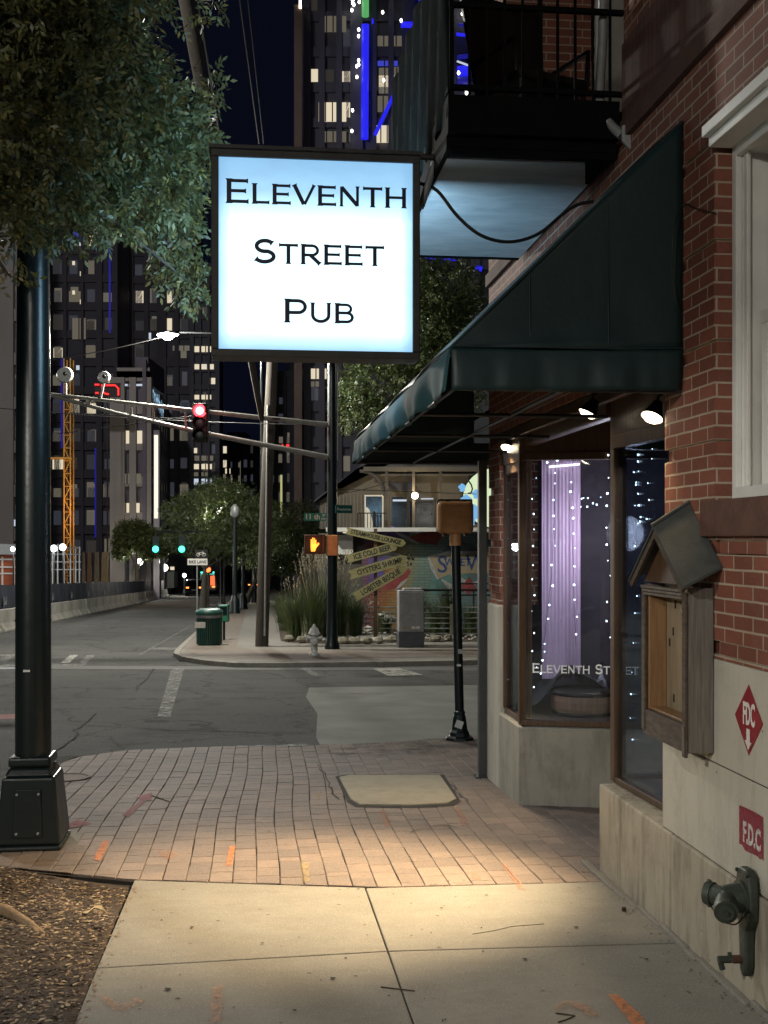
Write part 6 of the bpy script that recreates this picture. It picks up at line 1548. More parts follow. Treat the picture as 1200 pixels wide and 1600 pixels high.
# arrow boards
AB = thing("arrow_signpost", "hand painted yellow arrow boards listing oysters and lobster bisque on a post", "signpost", (0,0,0), 0)
Za = 34.5
def ax2(px): return Wp(px,0,Za)[0]
def az2(py): return Wp(0,py,Za)[2]
mb = MB(); mb.box(ax2(584), ax2(589.5), Za+.03, Za+.13, gz(0,Za), az2(826)); mb.build("post", M['wood_dark'], AB)
for k, (a, b, txt, h, hw) in enumerate((((540,829),(634,850),"STEAMHOUSE LOUNGE",.18,.115),((541,874),(622,852),"ICE COLD BEER",.22,.13),((545,899),(641,871),"OYSTERS SHRIMP",.22,.15),((553,934),(636,885),"LOBSTER BISQUE",.22,.145))):
    A = Vector((ax2(a[0]),0,az2(a[1]))); B = Vector((ax2(b[0]),0,az2(b[1]))); d = (B-A).normalized(); n_ = Vector((-d.z,0,d.x)); L_ = (B-A).length; yk = Za-.014*(3-k)
    mb = MB(); pts = [A-n_*hw*.9, A+d*.08-n_*0, A+n_*hw*.9, B-d*.25+n_*hw, B-d*.0+n_*hw*.2, B+d*.06-n_*hw*.2, B-d*.2-n_*hw] if k in (2,3) else [A-n_*hw*.9, A+d*.07, A+n_*hw*.9, B-d*.1+n_*hw, B+n_*.02, B-d*.1-n_*hw]
    mb.prism([(p.x, p.z) for p in pts], 'y', yk-.03, yk); bo = mb.build("arrow_board", M['yellow_wood'], AB)
    c = (A+B)/2; text_obj("lettering", txt, h, M['black'], face_m((c.x, yk-.034, c.z), tuple(d), tuple(n_)), bo, .001, .004, sx=L_*.88/(len(txt)*h*.66))
mb = MB(); q = random.Random(3)
for _ in range(14): mb.ball((ax2(640)+q.uniform(-.12,.12), Za-.08, az2(873)+q.uniform(-.2,.2)), .03, 6)
mb.build("painted_splats", M['black'], AB)

# ================================================================== LEAFY THINGS
def leaves(name, blobs, n, L, mat, parent, seed, k=7, gap=0.28, droop=0.5):
    r_ = np.random.RandomState(seed); B = np.array(blobs, float); vol = B[:,3]*B[:,4]*B[:,5]; pr = vol**.85; pr /= pr.sum()
    idx = r_.choice(len(B), n, p=pr); b = B[idx]; d = r_.normal(size=(n,3)); d /= np.linalg.norm(d, axis=1)[:,None]
    rad = r_.uniform(0.12, 1.0, n)**(1/2.4); p = b[:,:3]+d*b[:,3:6]*rad[:,None]*(1+.12*r_.normal(size=(n,1)))
    s = L*9; g = np.sin(p[:,0]*2.3/s+seed)+np.sin(p[:,1]*2.1/s+p[:,2]*1.3/s)+np.sin(p[:,2]*2.7/s-p[:,0]*1.1/s)
    keep = g > (-3+6*gap)-.9+r_.normal(0,.5,n); p = p[keep]; d = d[keep]; n = len(p)
    ax = d*.7+r_.normal(0,.6,(n,3)); ax[:,2] -= droop; ax /= np.linalg.norm(ax, axis=1)[:,None]
    up = np.cross(ax, r_.normal(size=(n,3))); up /= np.linalg.norm(up, axis=1)[:,None]; sd = np.cross(ax, up)
    V = []; 
    for j in range(k):
        if j == k-1: base = p+ax*(L*.55*(k//2)); dr = ax
        else:
            base = p+ax*(L*.55*(j//2)); sg = 1 if j % 2 else -1; dr = ax*.55+sd*sg*.8+r_.normal(0,.18,(n,3)); dr[:,2] -= droop*.5
        dr = dr/np.linalg.norm(dr, axis=1)[:,None]; nn = np.cross(dr, up+r_.normal(0,.35,(n,3))); nn /= np.linalg.norm(nn, axis=1)[:,None]
        l = L*r_.uniform(.75,1.15,(n,1)); V.append(np.stack([base, base+dr*l*.45+nn*l*.21, base+dr*l, base+dr*l*.45-nn*l*.21], 1))
    V = np.concatenate(V, 0).reshape(-1,3); m = len(V)//4
    me = bpy.data.meshes.new(name); me.vertices.add(len(V)); me.vertices.foreach_set("co", V.ravel())
    me.loops.add(m*4); me.loops.foreach_set("vertex_index", np.arange(m*4)); me.polygons.add(m)
    me.polygons.foreach_set("loop_start", np.arange(m)*4); me.polygons.foreach_set("loop_total", np.full(m, 4)); me.update(); me.validate()
    me.materials.append(mat); o = bpy.data.objects.new(name, me); COL.objects.link(o); o.parent = parent; return o
def tree(name, label, base, blobs, n, L, mat, seed, trunk=(.2,.12), k=7, gap=.28, group=None, limbs=True, dr=.5, forkz=None):
    T_ = thing(name, label, "tree", base, 0, group); b0 = Vector(base)
    bl_ = [(x-b0.x, y-b0.y, z-b0.z, a, b, c) for x, y, z, a, b, c in blobs]
    cz = min(b[2] for b in bl_); cen = Vector((np.mean([b[0] for b in bl_]), np.mean([b[1] for b in bl_]), cz))
    fork = Vector((cen.x*.25, cen.y*.25, max(1.2, cz*.62)))
    if forkz: fork = Vector((-.2, .2, forkz))
    mb = MB(); mb.tube([(0,0,-.1),(fork.x*.4,fork.y*.4,fork.z*.5),tuple(fork)], [trunk[0],trunk[0]*.8,trunk[1]], 10)
    q = random.Random(seed)
    for b in bl_[:14]:
        t_ = Vector(b[:3]); m_ = fork.lerp(t_, .5)+Vector((q.uniform(-.15,.15),q.uniform(-.15,.15),.15))
        mb.tube([tuple(fork), tuple(m_), tuple(t_)], [trunk[1]*(.25 if forkz else .6), trunk[1]*(.12 if forkz else .35), .010], 6)
    mb.build("trunk", M['bark'], T_)
    leaves("crown", bl_, n, L, mat, T_, seed, k, gap, dr); return T_
def PB(px, py, Z, rpx, ry=None, rz=None, dep=None):
    X, Y, z = Wp(px, py, Z); r_ = rpx/F*Z; return (X, Y, z, r_, dep or r_, (rz or rpx)/F*Z)
NT = [PB(60,60,7.6,150,dep=.9), PB(170,180,7.8,110,dep=.7), PB(40,230,7.4,120,dep=.8), PB(110,330,7.6,60), PB(255,200,8.4,75,dep=.6), PB(240,300,8.2,85,rz=70,dep=.6), PB(205,100,8,55), PB(290,250,8.6,45,rz=70),
      PB(275,390,8.6,45,rz=60), PB(300,445,8.6,30,rz=50), PB(170,345,7.9,50,rz=35), PB(25,345,7.2,50,rz=45), PB(12,430,6.8,28,rz=40), PB(240,5,8,40,rz=16), PB(335,15,8,30,rz=14), PB(330,140,8.8,16,rz=40), PB(-160,60,7.4,190,dep=1.1), PB(-120,280,7,120), PB(60,-140,7.4,200,dep=1.2), PB(95,370,7.4,20,rz=22)]
tree("street_tree", "big leafy tree overhanging the sidewalk behind the near pole", (-2.62, 6.25, gz(0,6.25)), NT, 13500, 0.058, M['leaf'], 3, (.2,.12), 7, .24, forkz=4.6)
tree("corner_tree", "leafy tree on the far corner seen between sign and awning", (Wp(800,0,34)[0],34,gz(0,34)), [PB(700,455,34,60), PB(650,520,34,80), PB(600,600,34,70,rz=60), PB(720,520,34,60), PB(640,440,34,50), PB(690,600,34,70), PB(560,640,34,40,rz=40)], 9000, .12, M['leaf_far'], 7, (.22,.12), 5, .22, forkz=7.5)
tree("sidewalk_tree", "rounded tree with slim forked trunks beyond the bike lane sign", (Wp(316,0,66)[0],66,gz(0,66)), [PB(330,790,66,60,rz=28), PB(290,800,66,40,rz=26), PB(380,800,66,60,rz=32), PB(340,840,66,66,rz=26), PB(300,850,66,36,rz=16), PB(400,850,66,50,rz=26), PB(275,832,66,24,rz=14), PB(345,762,66,40,rz=16)], 9000, .14, M['leaf_far'], 11, (.18,.1), 5, .30, "trees along the far sidewalk")
tree("sidewalk_tree", "darker tree behind the utility pole along the far sidewalk", (Wp(385,0,86)[0],86,gz(0,86)), [PB(430,850,86,55,rz=36), PB(470,820,86,45,rz=40), PB(400,870,86,50,rz=18), PB(455,880,86,40,rz=20), PB(500,850,86,36,rz=34)], 6500, .17, M['leaf_far'], 13, (.2,.1), 5, .25, "trees along the far sidewalk")
tree("sidewalk_tree", "dark broad tree in shadow above the construction screen's far end", (Wp(215,0,100)[0],100,gz(0,100)), [PB(210,835,100,30,rz=22), PB(240,850,100,28,rz=22), PB(190,855,100,16,rz=18)], 4200, .22, M['leaf_far'], 17, (.3,.16), 5, .2, "trees along the far sidewalk")
for i, (px, Z, lab) in enumerate(((322,72,"slender pale trunked young tree past the trash can"),(350,80,"slender young tree in the row behind the black lamp posts"),(395,98,"last slender young tree before the street's end"))):
    tree("young_tree", lab, (Wp(px,0,Z)[0],Z,gz(0,Z)), [PB(px,865,Z,22,rz=14), PB(px+14,855,Z,18,rz=12), PB(px-12,858,Z,14,rz=10)], 1600, .15, M['leaf_far'], 40+i, (.10,.06), 5, .2, "young trees along the far sidewalk")

# ================================================================== DOWN THE STREET
def jersey():
    T_ = thing("concrete_barrier", "x", "barrier", (0,0,0), TH, "concrete barriers along the closed lane")
    mb = MB(); mb.prism([(-.30,0),(.30,0),(.30,.08),(.14,.33),(.08,.81),(-.08,.81),(-.14,.33),(-.30,.08)], 'y', 0.02, 2.98); mb.build("block", M['concrete_b'], T_, bevel=.02)
    return T_
ords = ["first","second","third","fourth","fifth","sixth","seventh","eighth","ninth","tenth","eleventh","twelfth","thirteenth","fourteenth","fifteenth","sixteenth","seventeenth","eighteenth","nineteenth","twentieth","twenty-first","twenty-second","twenty-third","twenty-fourth","twenty-fifth","twenty-sixth","twenty-seventh","twenty-eighth","twenty-ninth","thirtieth"]
jb = jersey(); q = random.Random(9)
for i in range(29):
    o = jb if i == 0 else copy_tree(jb); yS = 33.0+3.05*i; xS = -9.15+q.uniform(-.05,.05); X, Y = s2w(xS, yS)
    o.location = (X, Y, gz(X, Y)-.10); o.rotation_euler = (-SLOPE, 0, TH+q.uniform(-.012,.012))
    o['label'] = ("pale concrete jersey barrier, %s from the near end of the row" % ords[i])
SFc = thing("screen_fence", "tall blue grey mesh screen fence standing behind the concrete barriers", "fence", (0,0,0), TH)
mb = MB(); vs = []; n = 180
for i in range(n+1):
    yS = 33+88*i/n; X, Y = s2w(-9.38, yS); g = gz(X, Y)-.1
    for j in range(5): vs.append((-9.38+.05*math.sin(i*1.3+j)*math.sin(j*.8), yS, g+.35+1.33*j/4+(.015*math.sin(i*.9) if j == 4 else 0)))
mb.add(vs, [(5*i+j, 5*i+5+j, 5*i+6+j, 5*i+1+j) for i in range(n) for j in range(4)], True); mb.build("screen", M['screen'], SFc)
for i in range(30):
    yS = 33+3.05*i; X, Y = s2w(-9.5, yS); mb = MB(); mb.tube([(-9.5,yS,gz(X,Y)-.1),(-9.5,yS,gz(X,Y)+1.62)], .03, 6); mb.build("post", M['grey_metal'], SFc)
for yS in (36.6,38.9,44.2,46.8,49.5,54.5,60,66,73,80):
    mb = MB(); X, Y = s2w(-9.38, yS); g = gz(X, Y)+.75
    mb.box(-9.30,-9.296,yS,yS+.10,g,g+.42); mb.box(-9.30,-9.296,yS+.12,yS+.5,g+.08,g+.22); mb.box(-9.30,-9.296,yS+.12,yS+.2,g+.22,g+.34); mb.box(-9.30,-9.296,yS+.42,yS+.5,g+.22,g+.38)
    mb.build("printed_logo", M['pale_print'], SFc)
# construction yard behind
def at(px, py, Z): return Wp(px, py, Z)
CT = thing("site_container", "orange site container with white guard rails behind the screen fence", "container", (0,0,0), 0)
Zc = 62.0
mb = MB(); mb.box(at(-40,0,Zc)[0], at(34,0,Zc)[0], Zc, Zc+2.4, gz(0,Zc), at(0,868,Zc)[2]); mb.build("body", surf("orange_container_paint", (0.42,0.10,0.035), (0.3,0.07,0.03), 1, .6), CT)
mb = MB()
for py in (874,886,896): mb.box(at(-40,0,Zc)[0], at(34,0,Zc)[0], Zc-.1, Zc-.04, at(0,py+1.2,Zc)[2], at(0,py-1.2,Zc)[2])
for px in (-14,4,22): mb.box(at(px-1.3,0,Zc)[0], at(px+1.3,0,Zc)[0], Zc-.04, Zc-.01, gz(0,Zc), at(0,870,Zc)[2])
mb.build("guard_rail", M['white'], CT)
TN = thing("site_canopy", "pale lit canopy roof above the orange site container", "canopy", (0,0,0), 0)
mb = MB(); mb.prism([(at(-40,0,Zc)[0],at(0,866,Zc)[2]),(at(36,0,Zc)[0],at(0,866,Zc)[2]),(at(30,0,Zc)[0],at(0,851,Zc)[2]),(at(-40,0,Zc)[0],at(0,848,Zc)[2])], 'y', Zc-.6, Zc+2); mb.build("roof", surf("canopy_fabric", (0.42,0.44,0.44), (0.3,0.32,0.33), 1, .7), TN)
mb = MB(); mb.box(at(33,0,Zc)[0], at(35,0,Zc)[0], Zc-.6, Zc-.5, gz(0,Zc), at(0,866,Zc)[2]); mb.build("post", M['white'], TN)
def worklight(px, py, Z, label, power, r_=.13):
    W_ = thing("work_light", label, "lamp", at(px, py, Z), 0, "work lights on the construction site"); mb = MB(); mb.ball((0,0,0), r_, 10); mb.build("lens", M['work_light'], W_)
    mb = MB(); mb.tube([(0,.1,-.0),(0,.12,gz(0,Z)-at(px,py,Z)[2])], .04, 6); mb.build("mast", M['steel'], W_)
    light("work_glow", 'POINT', (0,-.4,0), power, (.95,.98,1), .2, W_)
worklight(84, 857, 66, "glaring work light beside the near pole over the site", 500, .2)
worklight(98, 855, 67, "second glaring work light over the site scaffold", 500, .2)
worklight(20, 858, 57, "work light inside the pale canopy", 160, .12)
SC = thing("scaffold", "lit metal scaffold frame behind the screen fence", "scaffold", (0,0,0), 0)
mb = MB(); Zc2 = 70
for px in (82,90,100,110,118,124): mb.tube([at(px,0,Zc2)[:2]+(gz(0,Zc2),), at(px,850+(px % 3)*4,Zc2)], .05, 6)
for py in (856,866,878,890): mb.tube([at(80,py,Zc2), at(126,py,Zc2)], .04, 6)
mb.build("frame", M['grey_metal'], SC)
Zc2 = 86
for i, (a, b, mt, lab) in enumerate(((127,134,'wood_panel',"thin plywood sheet next to the scaffold"),(135,144,'orange',"orange board between plywood sheets"),(146,156,'wood_panel',"broad plywood sheet on the site"),(157,170,'pale',"pale leaning timber bundle at the end of the plywood row"))):
    mm = M['wood_warm'] if mt == 'orange' else (surf("pale_timber", (0.45,0.34,0.2), (0.3,0.2,0.1), 3, .8, stretch=(8,8,.6)) if mt == 'pale' else M['wood_panel'])
    mb = MB(); x0_, x1_ = at(a,0,Zc2)[0], at(b,0,Zc2)[0]; z1_ = at(0,862,Zc2)[2]; mb.add([(x0_,Zc2,gz(0,Zc2)),(x1_,Zc2,gz(0,Zc2)),(x1_-.15,Zc2+.2,z1_),(x0_+.05,Zc2+.2,z1_-.05),(x0_,Zc2+.1,gz(0,Zc2)),(x1_,Zc2+.1,gz(0,Zc2)),(x1_-.15,Zc2+.3,z1_),(x0_+.05,Zc2+.3,z1_-.05)], [(0,1,2,3),(7,6,5,4),(0,4,5,1),(1,5,6,2),(2,6,7,3),(3,7,4,0)])
    tag(mb.build("timber_board", mm), lab, "board", "boards standing on the construction site")
mb = MB(); 
WB = thing("site_office", "long white site trailer behind the far end of the screen", "trailer", (0,0,0), 0)
Z_ = 142; mb.box(at(224,0,Z_)[0], at(272,0,Z_)[0], Z_, Z_+2.5, gz(0,Z_)+.6, at(0,893,Z_)[2]); mb.build("body", M['white'], WB)
mb = MB(); mb.box(at(224,0,Z_)[0], at(272,0,Z_)[0], Z_-.1, Z_+2.6, at(0,893,Z_)[2]+.002, at(0,891.5,Z_)[2]); mb.box(at(230,0,Z_)[0], at(266,0,Z_)[0], Z_+.4, Z_+2, gz(0,Z_), gz(0,Z_)+.6); mb.build("trim", M['steel'], WB)
FL = thing("festoon_lights", "row of warm festoon bulbs at a bar beyond the construction site", "string lights", (0,0,0), 0)
Z_ = 110
for i in range(9):
    mb = MB(); mb.ball(at(184+i*3.3, 888+(i % 2), Z_), .12, 8); mb.build("bulb", emat("festoon_bulb", (1,.75,.4), 5) if i == 0 else bpy.data.materials["festoon_bulb"], FL)
mb = MB(); mb.tube([at(180,886,Z_), at(214,886,Z_)], .03, 5); mb.build("wire", M['rubber'], FL)
def globe_lamp(px, py, Z, label, r_=.16, power=P_GLOBE, base=None):
    p = at(px, py, Z); S = thing("street_lamp", label, "street lamp", (p[0], p[1], gz(0,Z)), 0, "globe street lamps down the street"); h = p[2]-gz(0,Z)
    mb = MB(); mb.ball((0,0,h), r_, 12); mb.build("globe", M['globe'], S)
    mb = MB(); mb.lathe([(0.2,0),(0.18,.35),(0.09,.5),(0.06,.6),(0.05,max(.7,h-.15)),(0.09,h-.1)], n=12); mb.build("post", M['green_pole'], S)
    if power: light("lamp_glow", 'POINT', (0,-.35,h), power, (1,.94,.82), .2, S)
globe_lamp(218,878,102,"round white lamp above the construction screen's far half",.30,900)
globe_lamp(257,887,136,"round white lamp over the white site trailer",.42,1500)
globe_lamp(288,899,125,"small round lamp left of the dark car",.22,900)
globe_lamp(345,798,67.2,"bright lamp cluster shining through the rounded tree",.26,1300)
globe_lamp(382,853,86,"lower lamp glowing through leaves right of the rounded tree",.3,1300)
globe_lamp(440,887,92,"small white lamp right of the utility pole above the grasses",.14,200)
# extra globes of the cluster belong to that lamp
for px, by, Z, lab in ((367,968,60,"black lamp post with flared base, closest of the row past the trash can"),(380,957,68,"black lamp post with flared base, second of the row past the trash can"),(398,943,86,"black lamp post with flared base, third of the row past the trash can")):
    X = at(px,0,Z)[0]; S = thing("lamp_post", lab, "lamp post", (X, Z, gz(0,Z)), 0, "black posts along the far sidewalk")
    mb = MB(); mb.lathe([(0.28,0),(0.28,.1),(0.24,.2),(0.26,.6),(0.18,.8),(0.13,.95)], n=14); mb.build("base", M['green_pole'], S)
    mb = MB(); mb.lathe([(0.13,.95),(0.11,2),(0.09,5)], n=14); mb.build("shaft", M['green_pole'], S)
    mb = MB(); mb.lathe([(0.10,5),(0.24,5.15),(0.22,5.5),(0.05,5.7)], n=14); mb.build("head", M['grey_metal'], S)
for px, py, lab in ((243,858,"green traffic light with a board, left of the pair down the street"),(284,858,"green traffic light, right of the pair down the street")):
    Z = 62; p = at(px, py, Z); S = thing("green_traffic_light", lab, "traffic light", (p[0], p[1], 0), 0, "green traffic lights down the street")
    mb = MB(); mb.box(-.17,.17,.05,.3,p[2]-.22,p[2]+.7); mb.build("housing", M['black'], S)
    mb = MB(); mb.ball((0,0,p[2]), .17, 12, (1,.3,1)); mb.build("lens", M['green_light'], S)
    mb = MB(); mb.tube([(0,.2,p[2]+.7),(0,.2,p[2]+.9),(1.4 if px < 260 else .9,.2,p[2]+.95)], .05, 6); mb.build("hanger", M['steel'], S)
    light("green_glow", 'POINT', (0,-.4,p[2]), 5, (.05,1,.6), .2, S)
RH = thing("small_hand_signal", "small orange red pedestrian signal above the bike lane sign's post", "pedestrian signal", at(325,890,70), 0)
mb = MB(); mb.box(-.25,.25,.03,.25,-.25,.25); mb.build("housing", M['black'], RH, bevel=.02)
mb = MB(); mb.ball((0,0,0), .17, 10, (1,.3,1)); mb.build("lens", emat("far_hand_lens", (1,.12,.03), 5), RH)
mb = MB(); mb.tube([(0,.2,-.2),(0,.2,gz(0,70)-at(325,890,70)[2])], .06, 8); mb.build("pole", M['bark'], RH)

# vehicles
def vehicle(name, label, cat, X, Y, L, Wd, Ht, mat, suv=True):
    V_ = thing(name, label, cat, (X, Y, gz(X, Y)-.10), TH); h = Wd/2
    body = [(0.05,.35),(0.0,.75),(.12,1.0),(.5 if suv else .2,Ht-.08),(.7,Ht),(L*.55,Ht),(L*.72,1.05),(L-.15,.95),(L,.6),(L-.05,.35)]
    mb = MB()
    n = len(body); vs = []
    for sx_, k in ((-1,1),(1,1)):
        for y, z in body: vs.append((sx_*h*(0.84 if z > 1.1 else 1.0), y, z))
    mb.add(vs, [tuple(range(n)), tuple(range(n,2*n))[::-1]]+[(i, n+i, n+(i+1) % n, (i+1) % n) for i in range(n)])
    mb.build("body", mat, V_, bevel=.06)
    mb = MB(); mb.add([(-h*.72,.14,1.08),(h*.72,.14,1.08),(h*.66,.46,Ht-.18),(-h*.66,.46,Ht-.18)], [(0,1,2,3)]); 
    mb.v = [(a, b-.03, c) for a, b, c in mb.v]; mb.build("rear_window", M['glass_dark'], V_)
    for sx_ in (-1,1):
        mb = MB(); mb.box(sx_*h*.72-.15, sx_*h*.72+.15, -.04, .05, .84, .99); mb.build("tail_light", M['tail'], V_)
        for y in (.75, L-.9):
            mb = MB(); mb.tube([(sx_*(h-.22),y,.33),(sx_*(h+.01),y,.33)], .33, 18); wl = mb.build("wheel", M['rubber'], V_)
            mb = MB(); mb.tube([(sx_*(h+.012),y,.33),(sx_*(h+.02),y,.33)], .19, 12); mb.build("rim", M['grey_metal'], wl)
    mb = MB(); mb.box(-.26,.26,-.03,-.0,.60,.72); mb.build("number_plate", M['white'], V_)
    mb = MB(); mb.box(-h*.98,h*.98,-.07,.1,.36,.55); mb.build("bumper", M['steel'], V_, bevel=.03)
    return V_
X, Y, _ = G(303, 930); vehicle("parked_car", "dark suv with orange tail lights stopped beyond the barriers", "car", X, Y, 4.6, 1.9, 1.75, M['car'])
X, Y, _ = G(322, 927.5); AM = vehicle("ambulance", "white van with bright red and teal lights behind the dark suv", "van", X, Y+1, 5.6, 2.0, 2.5, M['van'])
mb = MB(); mb.box(-.8,.8,.1,.6,2.5,2.68); mb.build("light_bar", emat("teal_light_bar", (.1,.9,.7), 2), AM)
mb = MB(); mb.box(.35,.85,-.06,-.03,1.1,2.2); mb.build("red_lamp_panel", emat("red_lamp_panel", (1,.15,.05), 1.6), AM)
X, Y, _ = G(396, 922); vehicle("distant_car", "small dark car with pale plate beyond the lamp post row", "car", X, Y, 4.4, 1.8, 1.5, M['car'], False)

# ================================================================== TOWERS
def tower(name, label, px0, px1, ytop, Z, fh, bays, mat, lit, depth=25, slabm=None, rz=0.0, pierw=.3, glassm=None, nr=70):
    x0, x1 = at(px0,0,Z)[0], at(px1,0,Z)[0]; g = gz(0, Z)-3; zt = at(0,ytop,Z)[2]; T_ = thing(name, label, "building", ((x0+x1)/2, Z, 0), rz)
    hw = (x1-x0)/2; mb = MB(); mb.box(-hw, hw, .5, depth, g, zt); mb.build("core", glassm or M['tower_dark'], T_)
    mb = MB(); z = g
    while z < zt: mb.box(-hw-.1, hw+.1, 0.05, .499, z, z+fh*.28); z += fh
    mb.box(-hw-.1,hw+.1,.05,.499,zt-.3,zt+.6); mb.build("floor_slabs", slabm or mat, T_)
    mb = MB(); bw = 2*hw/bays
    for i in range(bays+1):
        x = -hw+i*bw; pw = pierw*(2.2 if i % 3 == 0 else 1); mb.box(x-pw, x+pw, -.25, .52, g, zt)
    mb.build("piers", mat, T_)
    mb = MB(); mb.box(-hw*.5, hw*.4, 4, 12, zt, zt+2.5); mb.build("roof_plant", M['tower_dark'], T_)
    q = random.Random(int(px0)+int(Z)); nf = int((zt-g)/fh)
    for _ in range(nr):
        i_ = q.randrange(bays); zlo, zhi = at(0,880,Z)[2], min(zt-fh, at(0,max(ytop,5),Z)[2]); f_ = int((q.uniform(zlo, zhi)-g)/fh)
        xx = -hw+(i_+.5)*bw; zz = g+f_*fh+fh*.32; ww2 = bw*q.uniform(.2,.36)
        mb = MB(); mb.box(xx-ww2, xx+ww2*q.uniform(.3,1), .44, .48, zz, zz+fh*q.uniform(.3,.55)); mb.build("lit_window", q.choice([M['win_faint'],M['win_faint'],M['win_dim'],M['win_faint2'],M['win_faint2'],M['win_warm'] if q.random() < .6 else M['win_dim']]), T_)
    for a, b, c, d, m_ in lit:
        X0, X1 = at(a,0,Z)[0]-(x0+x1)/2, at(b,0,Z)[0]-(x0+x1)/2; mb = MB(); mb.box(X0, X1, -.02, .04, at(0,d,Z)[2], at(0,c,Z)[2]); w_ = mb.build("lit_window", m_, T_)
        if (b-a) > 12:
            mb = MB(); nx_ = max(1, int((b-a)/11))
            for i in range(1, nx_+1): xx = X0+(X1-X0)*i/(nx_+1); mb.box(xx-.06, xx+.06, -.06, -.021, at(0,d,Z)[2], at(0,c,Z)[2])
            mb.build("mullion", M['steel'], w_)
    return T_
ww_, wd_, wc_, wbl = M['win_warm'], M['win_dim'], M['win_cool'], M['win_blue']
Z1 = 120
lit = [(498,541,160,190,ww_),(500,541,25,50,wd_),(500,541,205,222,wd_),(549,563,8,34,wd_),(548,562,148,174,wd_),(546,562,198,222,wd_),(590,648,56,72,wd_),(590,655,95,103,wbl),(592,648,106,146,wd_),(592,640,118,136,ww_),(590,625,150,175,wd_),(585,615,196,223,ww_),(485,520,576,592,ww_),(484,500,596,604,wd_),(548,560,574,600,wc_),(552,560,660,676,wc_)]
T1 = tower("blue_lit_tower", "tall dark tower with a vertical blue light bar and diagonal blue braces", 476, 800, -260, Z1, 3.7, 12, M['tower_dark'], lit, glassm=M['tower_dark'])
cx1 = (at(476,0,Z1)[0]+at(800,0,Z1)[0])/2
def tbar(a, b, w_, mat, name, y=-1.0):
    mb = MB(); p, q_ = at(*a, Z1), at(*b, Z1); mb.tube([(p[0]-cx1, y, p[2]), (q_[0]-cx1, y, q_[2])], w_/F*Z1/2, 8); mb.build(name, mat, T1)
tbar((571,46),(570,222),12.5,M['neon_blue'],"blue_light_bar"); tbar((571,-60),(571,32),12,M['neon_green'],"green_light_bar")
tbar((656,68),(586,216),6,M['neon_blue'],"blue_brace"); tbar((648,-15),(666,29),7,M['neon_blue'],"blue_brace"); tbar((626,45),(664,46),9,M['neon_blue'],"blue_beam"); tbar((581,40),(584,40),8,M['neon_blue'],"blue_lamp")
tbar((715,45),(745,48),5,M['far_blue'],"blue_beam"); tbar((714,118),(733,116),16,M['neon_blue'],"blue_panel"); tbar((712,108),(734,116),3,M['win_cool'],"blue_brace",-2); tbar((714,132),(732,132),14,M['far_blue'],"blue_panel",-.9)
tbar((712,60),(748,64),5,M['neon_blue'],'blue_beam'); tbar((714,96),(745,92),7,M['far_blue'],'blue_panel'); tbar((738,128),(752,126),9,M['neon_blue'],'blue_panel'); tbar((660,404),(712,408),7,M['neon_blue'],"blue_beam"); tbar((742,422),(752,424),8,M['neon_blue'],"blue_beam"); tbar((560,585),(563,630),6,M['far_blue'],"blue_panel")
q = random.Random(21)
for i in range(34):
    px = q.choice([q.uniform(584,655), q.uniform(712,748), q.uniform(548,562), q.uniform(545,562)]); py = q.uniform(2,220)
    mb = MB(); p = at(px, py, Z1); mb.ball((p[0]-cx1,-1.4,p[2]), .13 if px < 700 else .15, 6, (1,1,1.5)); mb.build("bulb", M['globe'], T1)
mb = MB(); p, q_ = at(472,60,Z1), at(472,235,Z1); mb.box(at(463,0,Z1)[0]-cx1, at(475,0,Z1)[0]-cx1, -3, 4, gz(0,Z1), at(0,28,Z1)[2]); mb.build("side_fin", surf("brown_tower_fin", (0.14,0.10,0.085), None, .3, .8), T1)
mb = MB(); mb.box(at(471,0,Z1)[0]-cx1, at(474,0,Z1)[0]-cx1, -3.1, -3.02, at(0,34,Z1)[2], at(0,22,Z1)[2]); mb.build("fin_lamp", M['warm_lamp'], T1)
tower("fin_tower", "dark high rise with vertical concrete fins behind the cobra lamp", 182, 300, 250, 150, 3.6, 5, M['tower_mid'], [(252,258,455,473,wc_),(250,256,515,528,wc_),(232,236,520,530,wc_),(305,330,0,1,wd_),(270,296,540,548,wd_),(251,259,553,556,wc_)], pierw=.28, depth=9, nr=100)
tower("left_tower", "tall black high rise behind the thick near pole with a column of lit balconies", 76, 182, 220, 140, 3.4, 4, M['tower_mid'], [(115,132,361,373,wbl),(113,134,497,530,wd_),(113,117,408,414,ww_),(125,131,424,431,ww_),(113,117,454,460,ww_),(125,131,468,475,ww_),(124,131,378,384,wc_),(119,124,571,578,wc_),(157,163,560,1000,M['far_blue']) if False else (148,156,700,840,M['far_blue']),(95,98,560,700,M['far_blue']),(170,173,380,520,M['far_blue'])], pierw=.16, depth=7, nr=110)
tower("grey_panel_tower", "grey panelled block at the far left edge behind the scaffold lights", -60, 32, 330, 110, 4.2, 4, M['tower_pale'], [(0,6,345,400,wd_),(2,8,620,660,wd_),(12,30,812,822,wc_)], glassm=M['tower_dark'], pierw=.35, depth=1.5)
tower("slim_far_tower", "slim distant tower with scattered lit flats behind the red light", 300, 340, 430, 145, 2.2, 3, M['tower_dark'], [(304,330,541,550,ww_),(304,334,569,577,ww_),(318,330,570,576,wc_),(304,330,617,624,ww_),(303,308,700,708,ww_),(302,331,725,733,ww_),(302,328,738,744,wd_),(301,331,748,757,wc_),(304,333,712,720,wd_)], pierw=.12, depth=5, nr=14)
tower("low_far_block", "low distant block with few lit windows between tower and utility pole", 335, 400, 690, 260, 3.2, 6, M['tower_dark'], [(352,360,732,740,ww_),(362,370,746,752,ww_),(350,355,762,770,ww_),(375,378,720,760,wd_),(364,368,762,767,ww_)], pierw=.3)
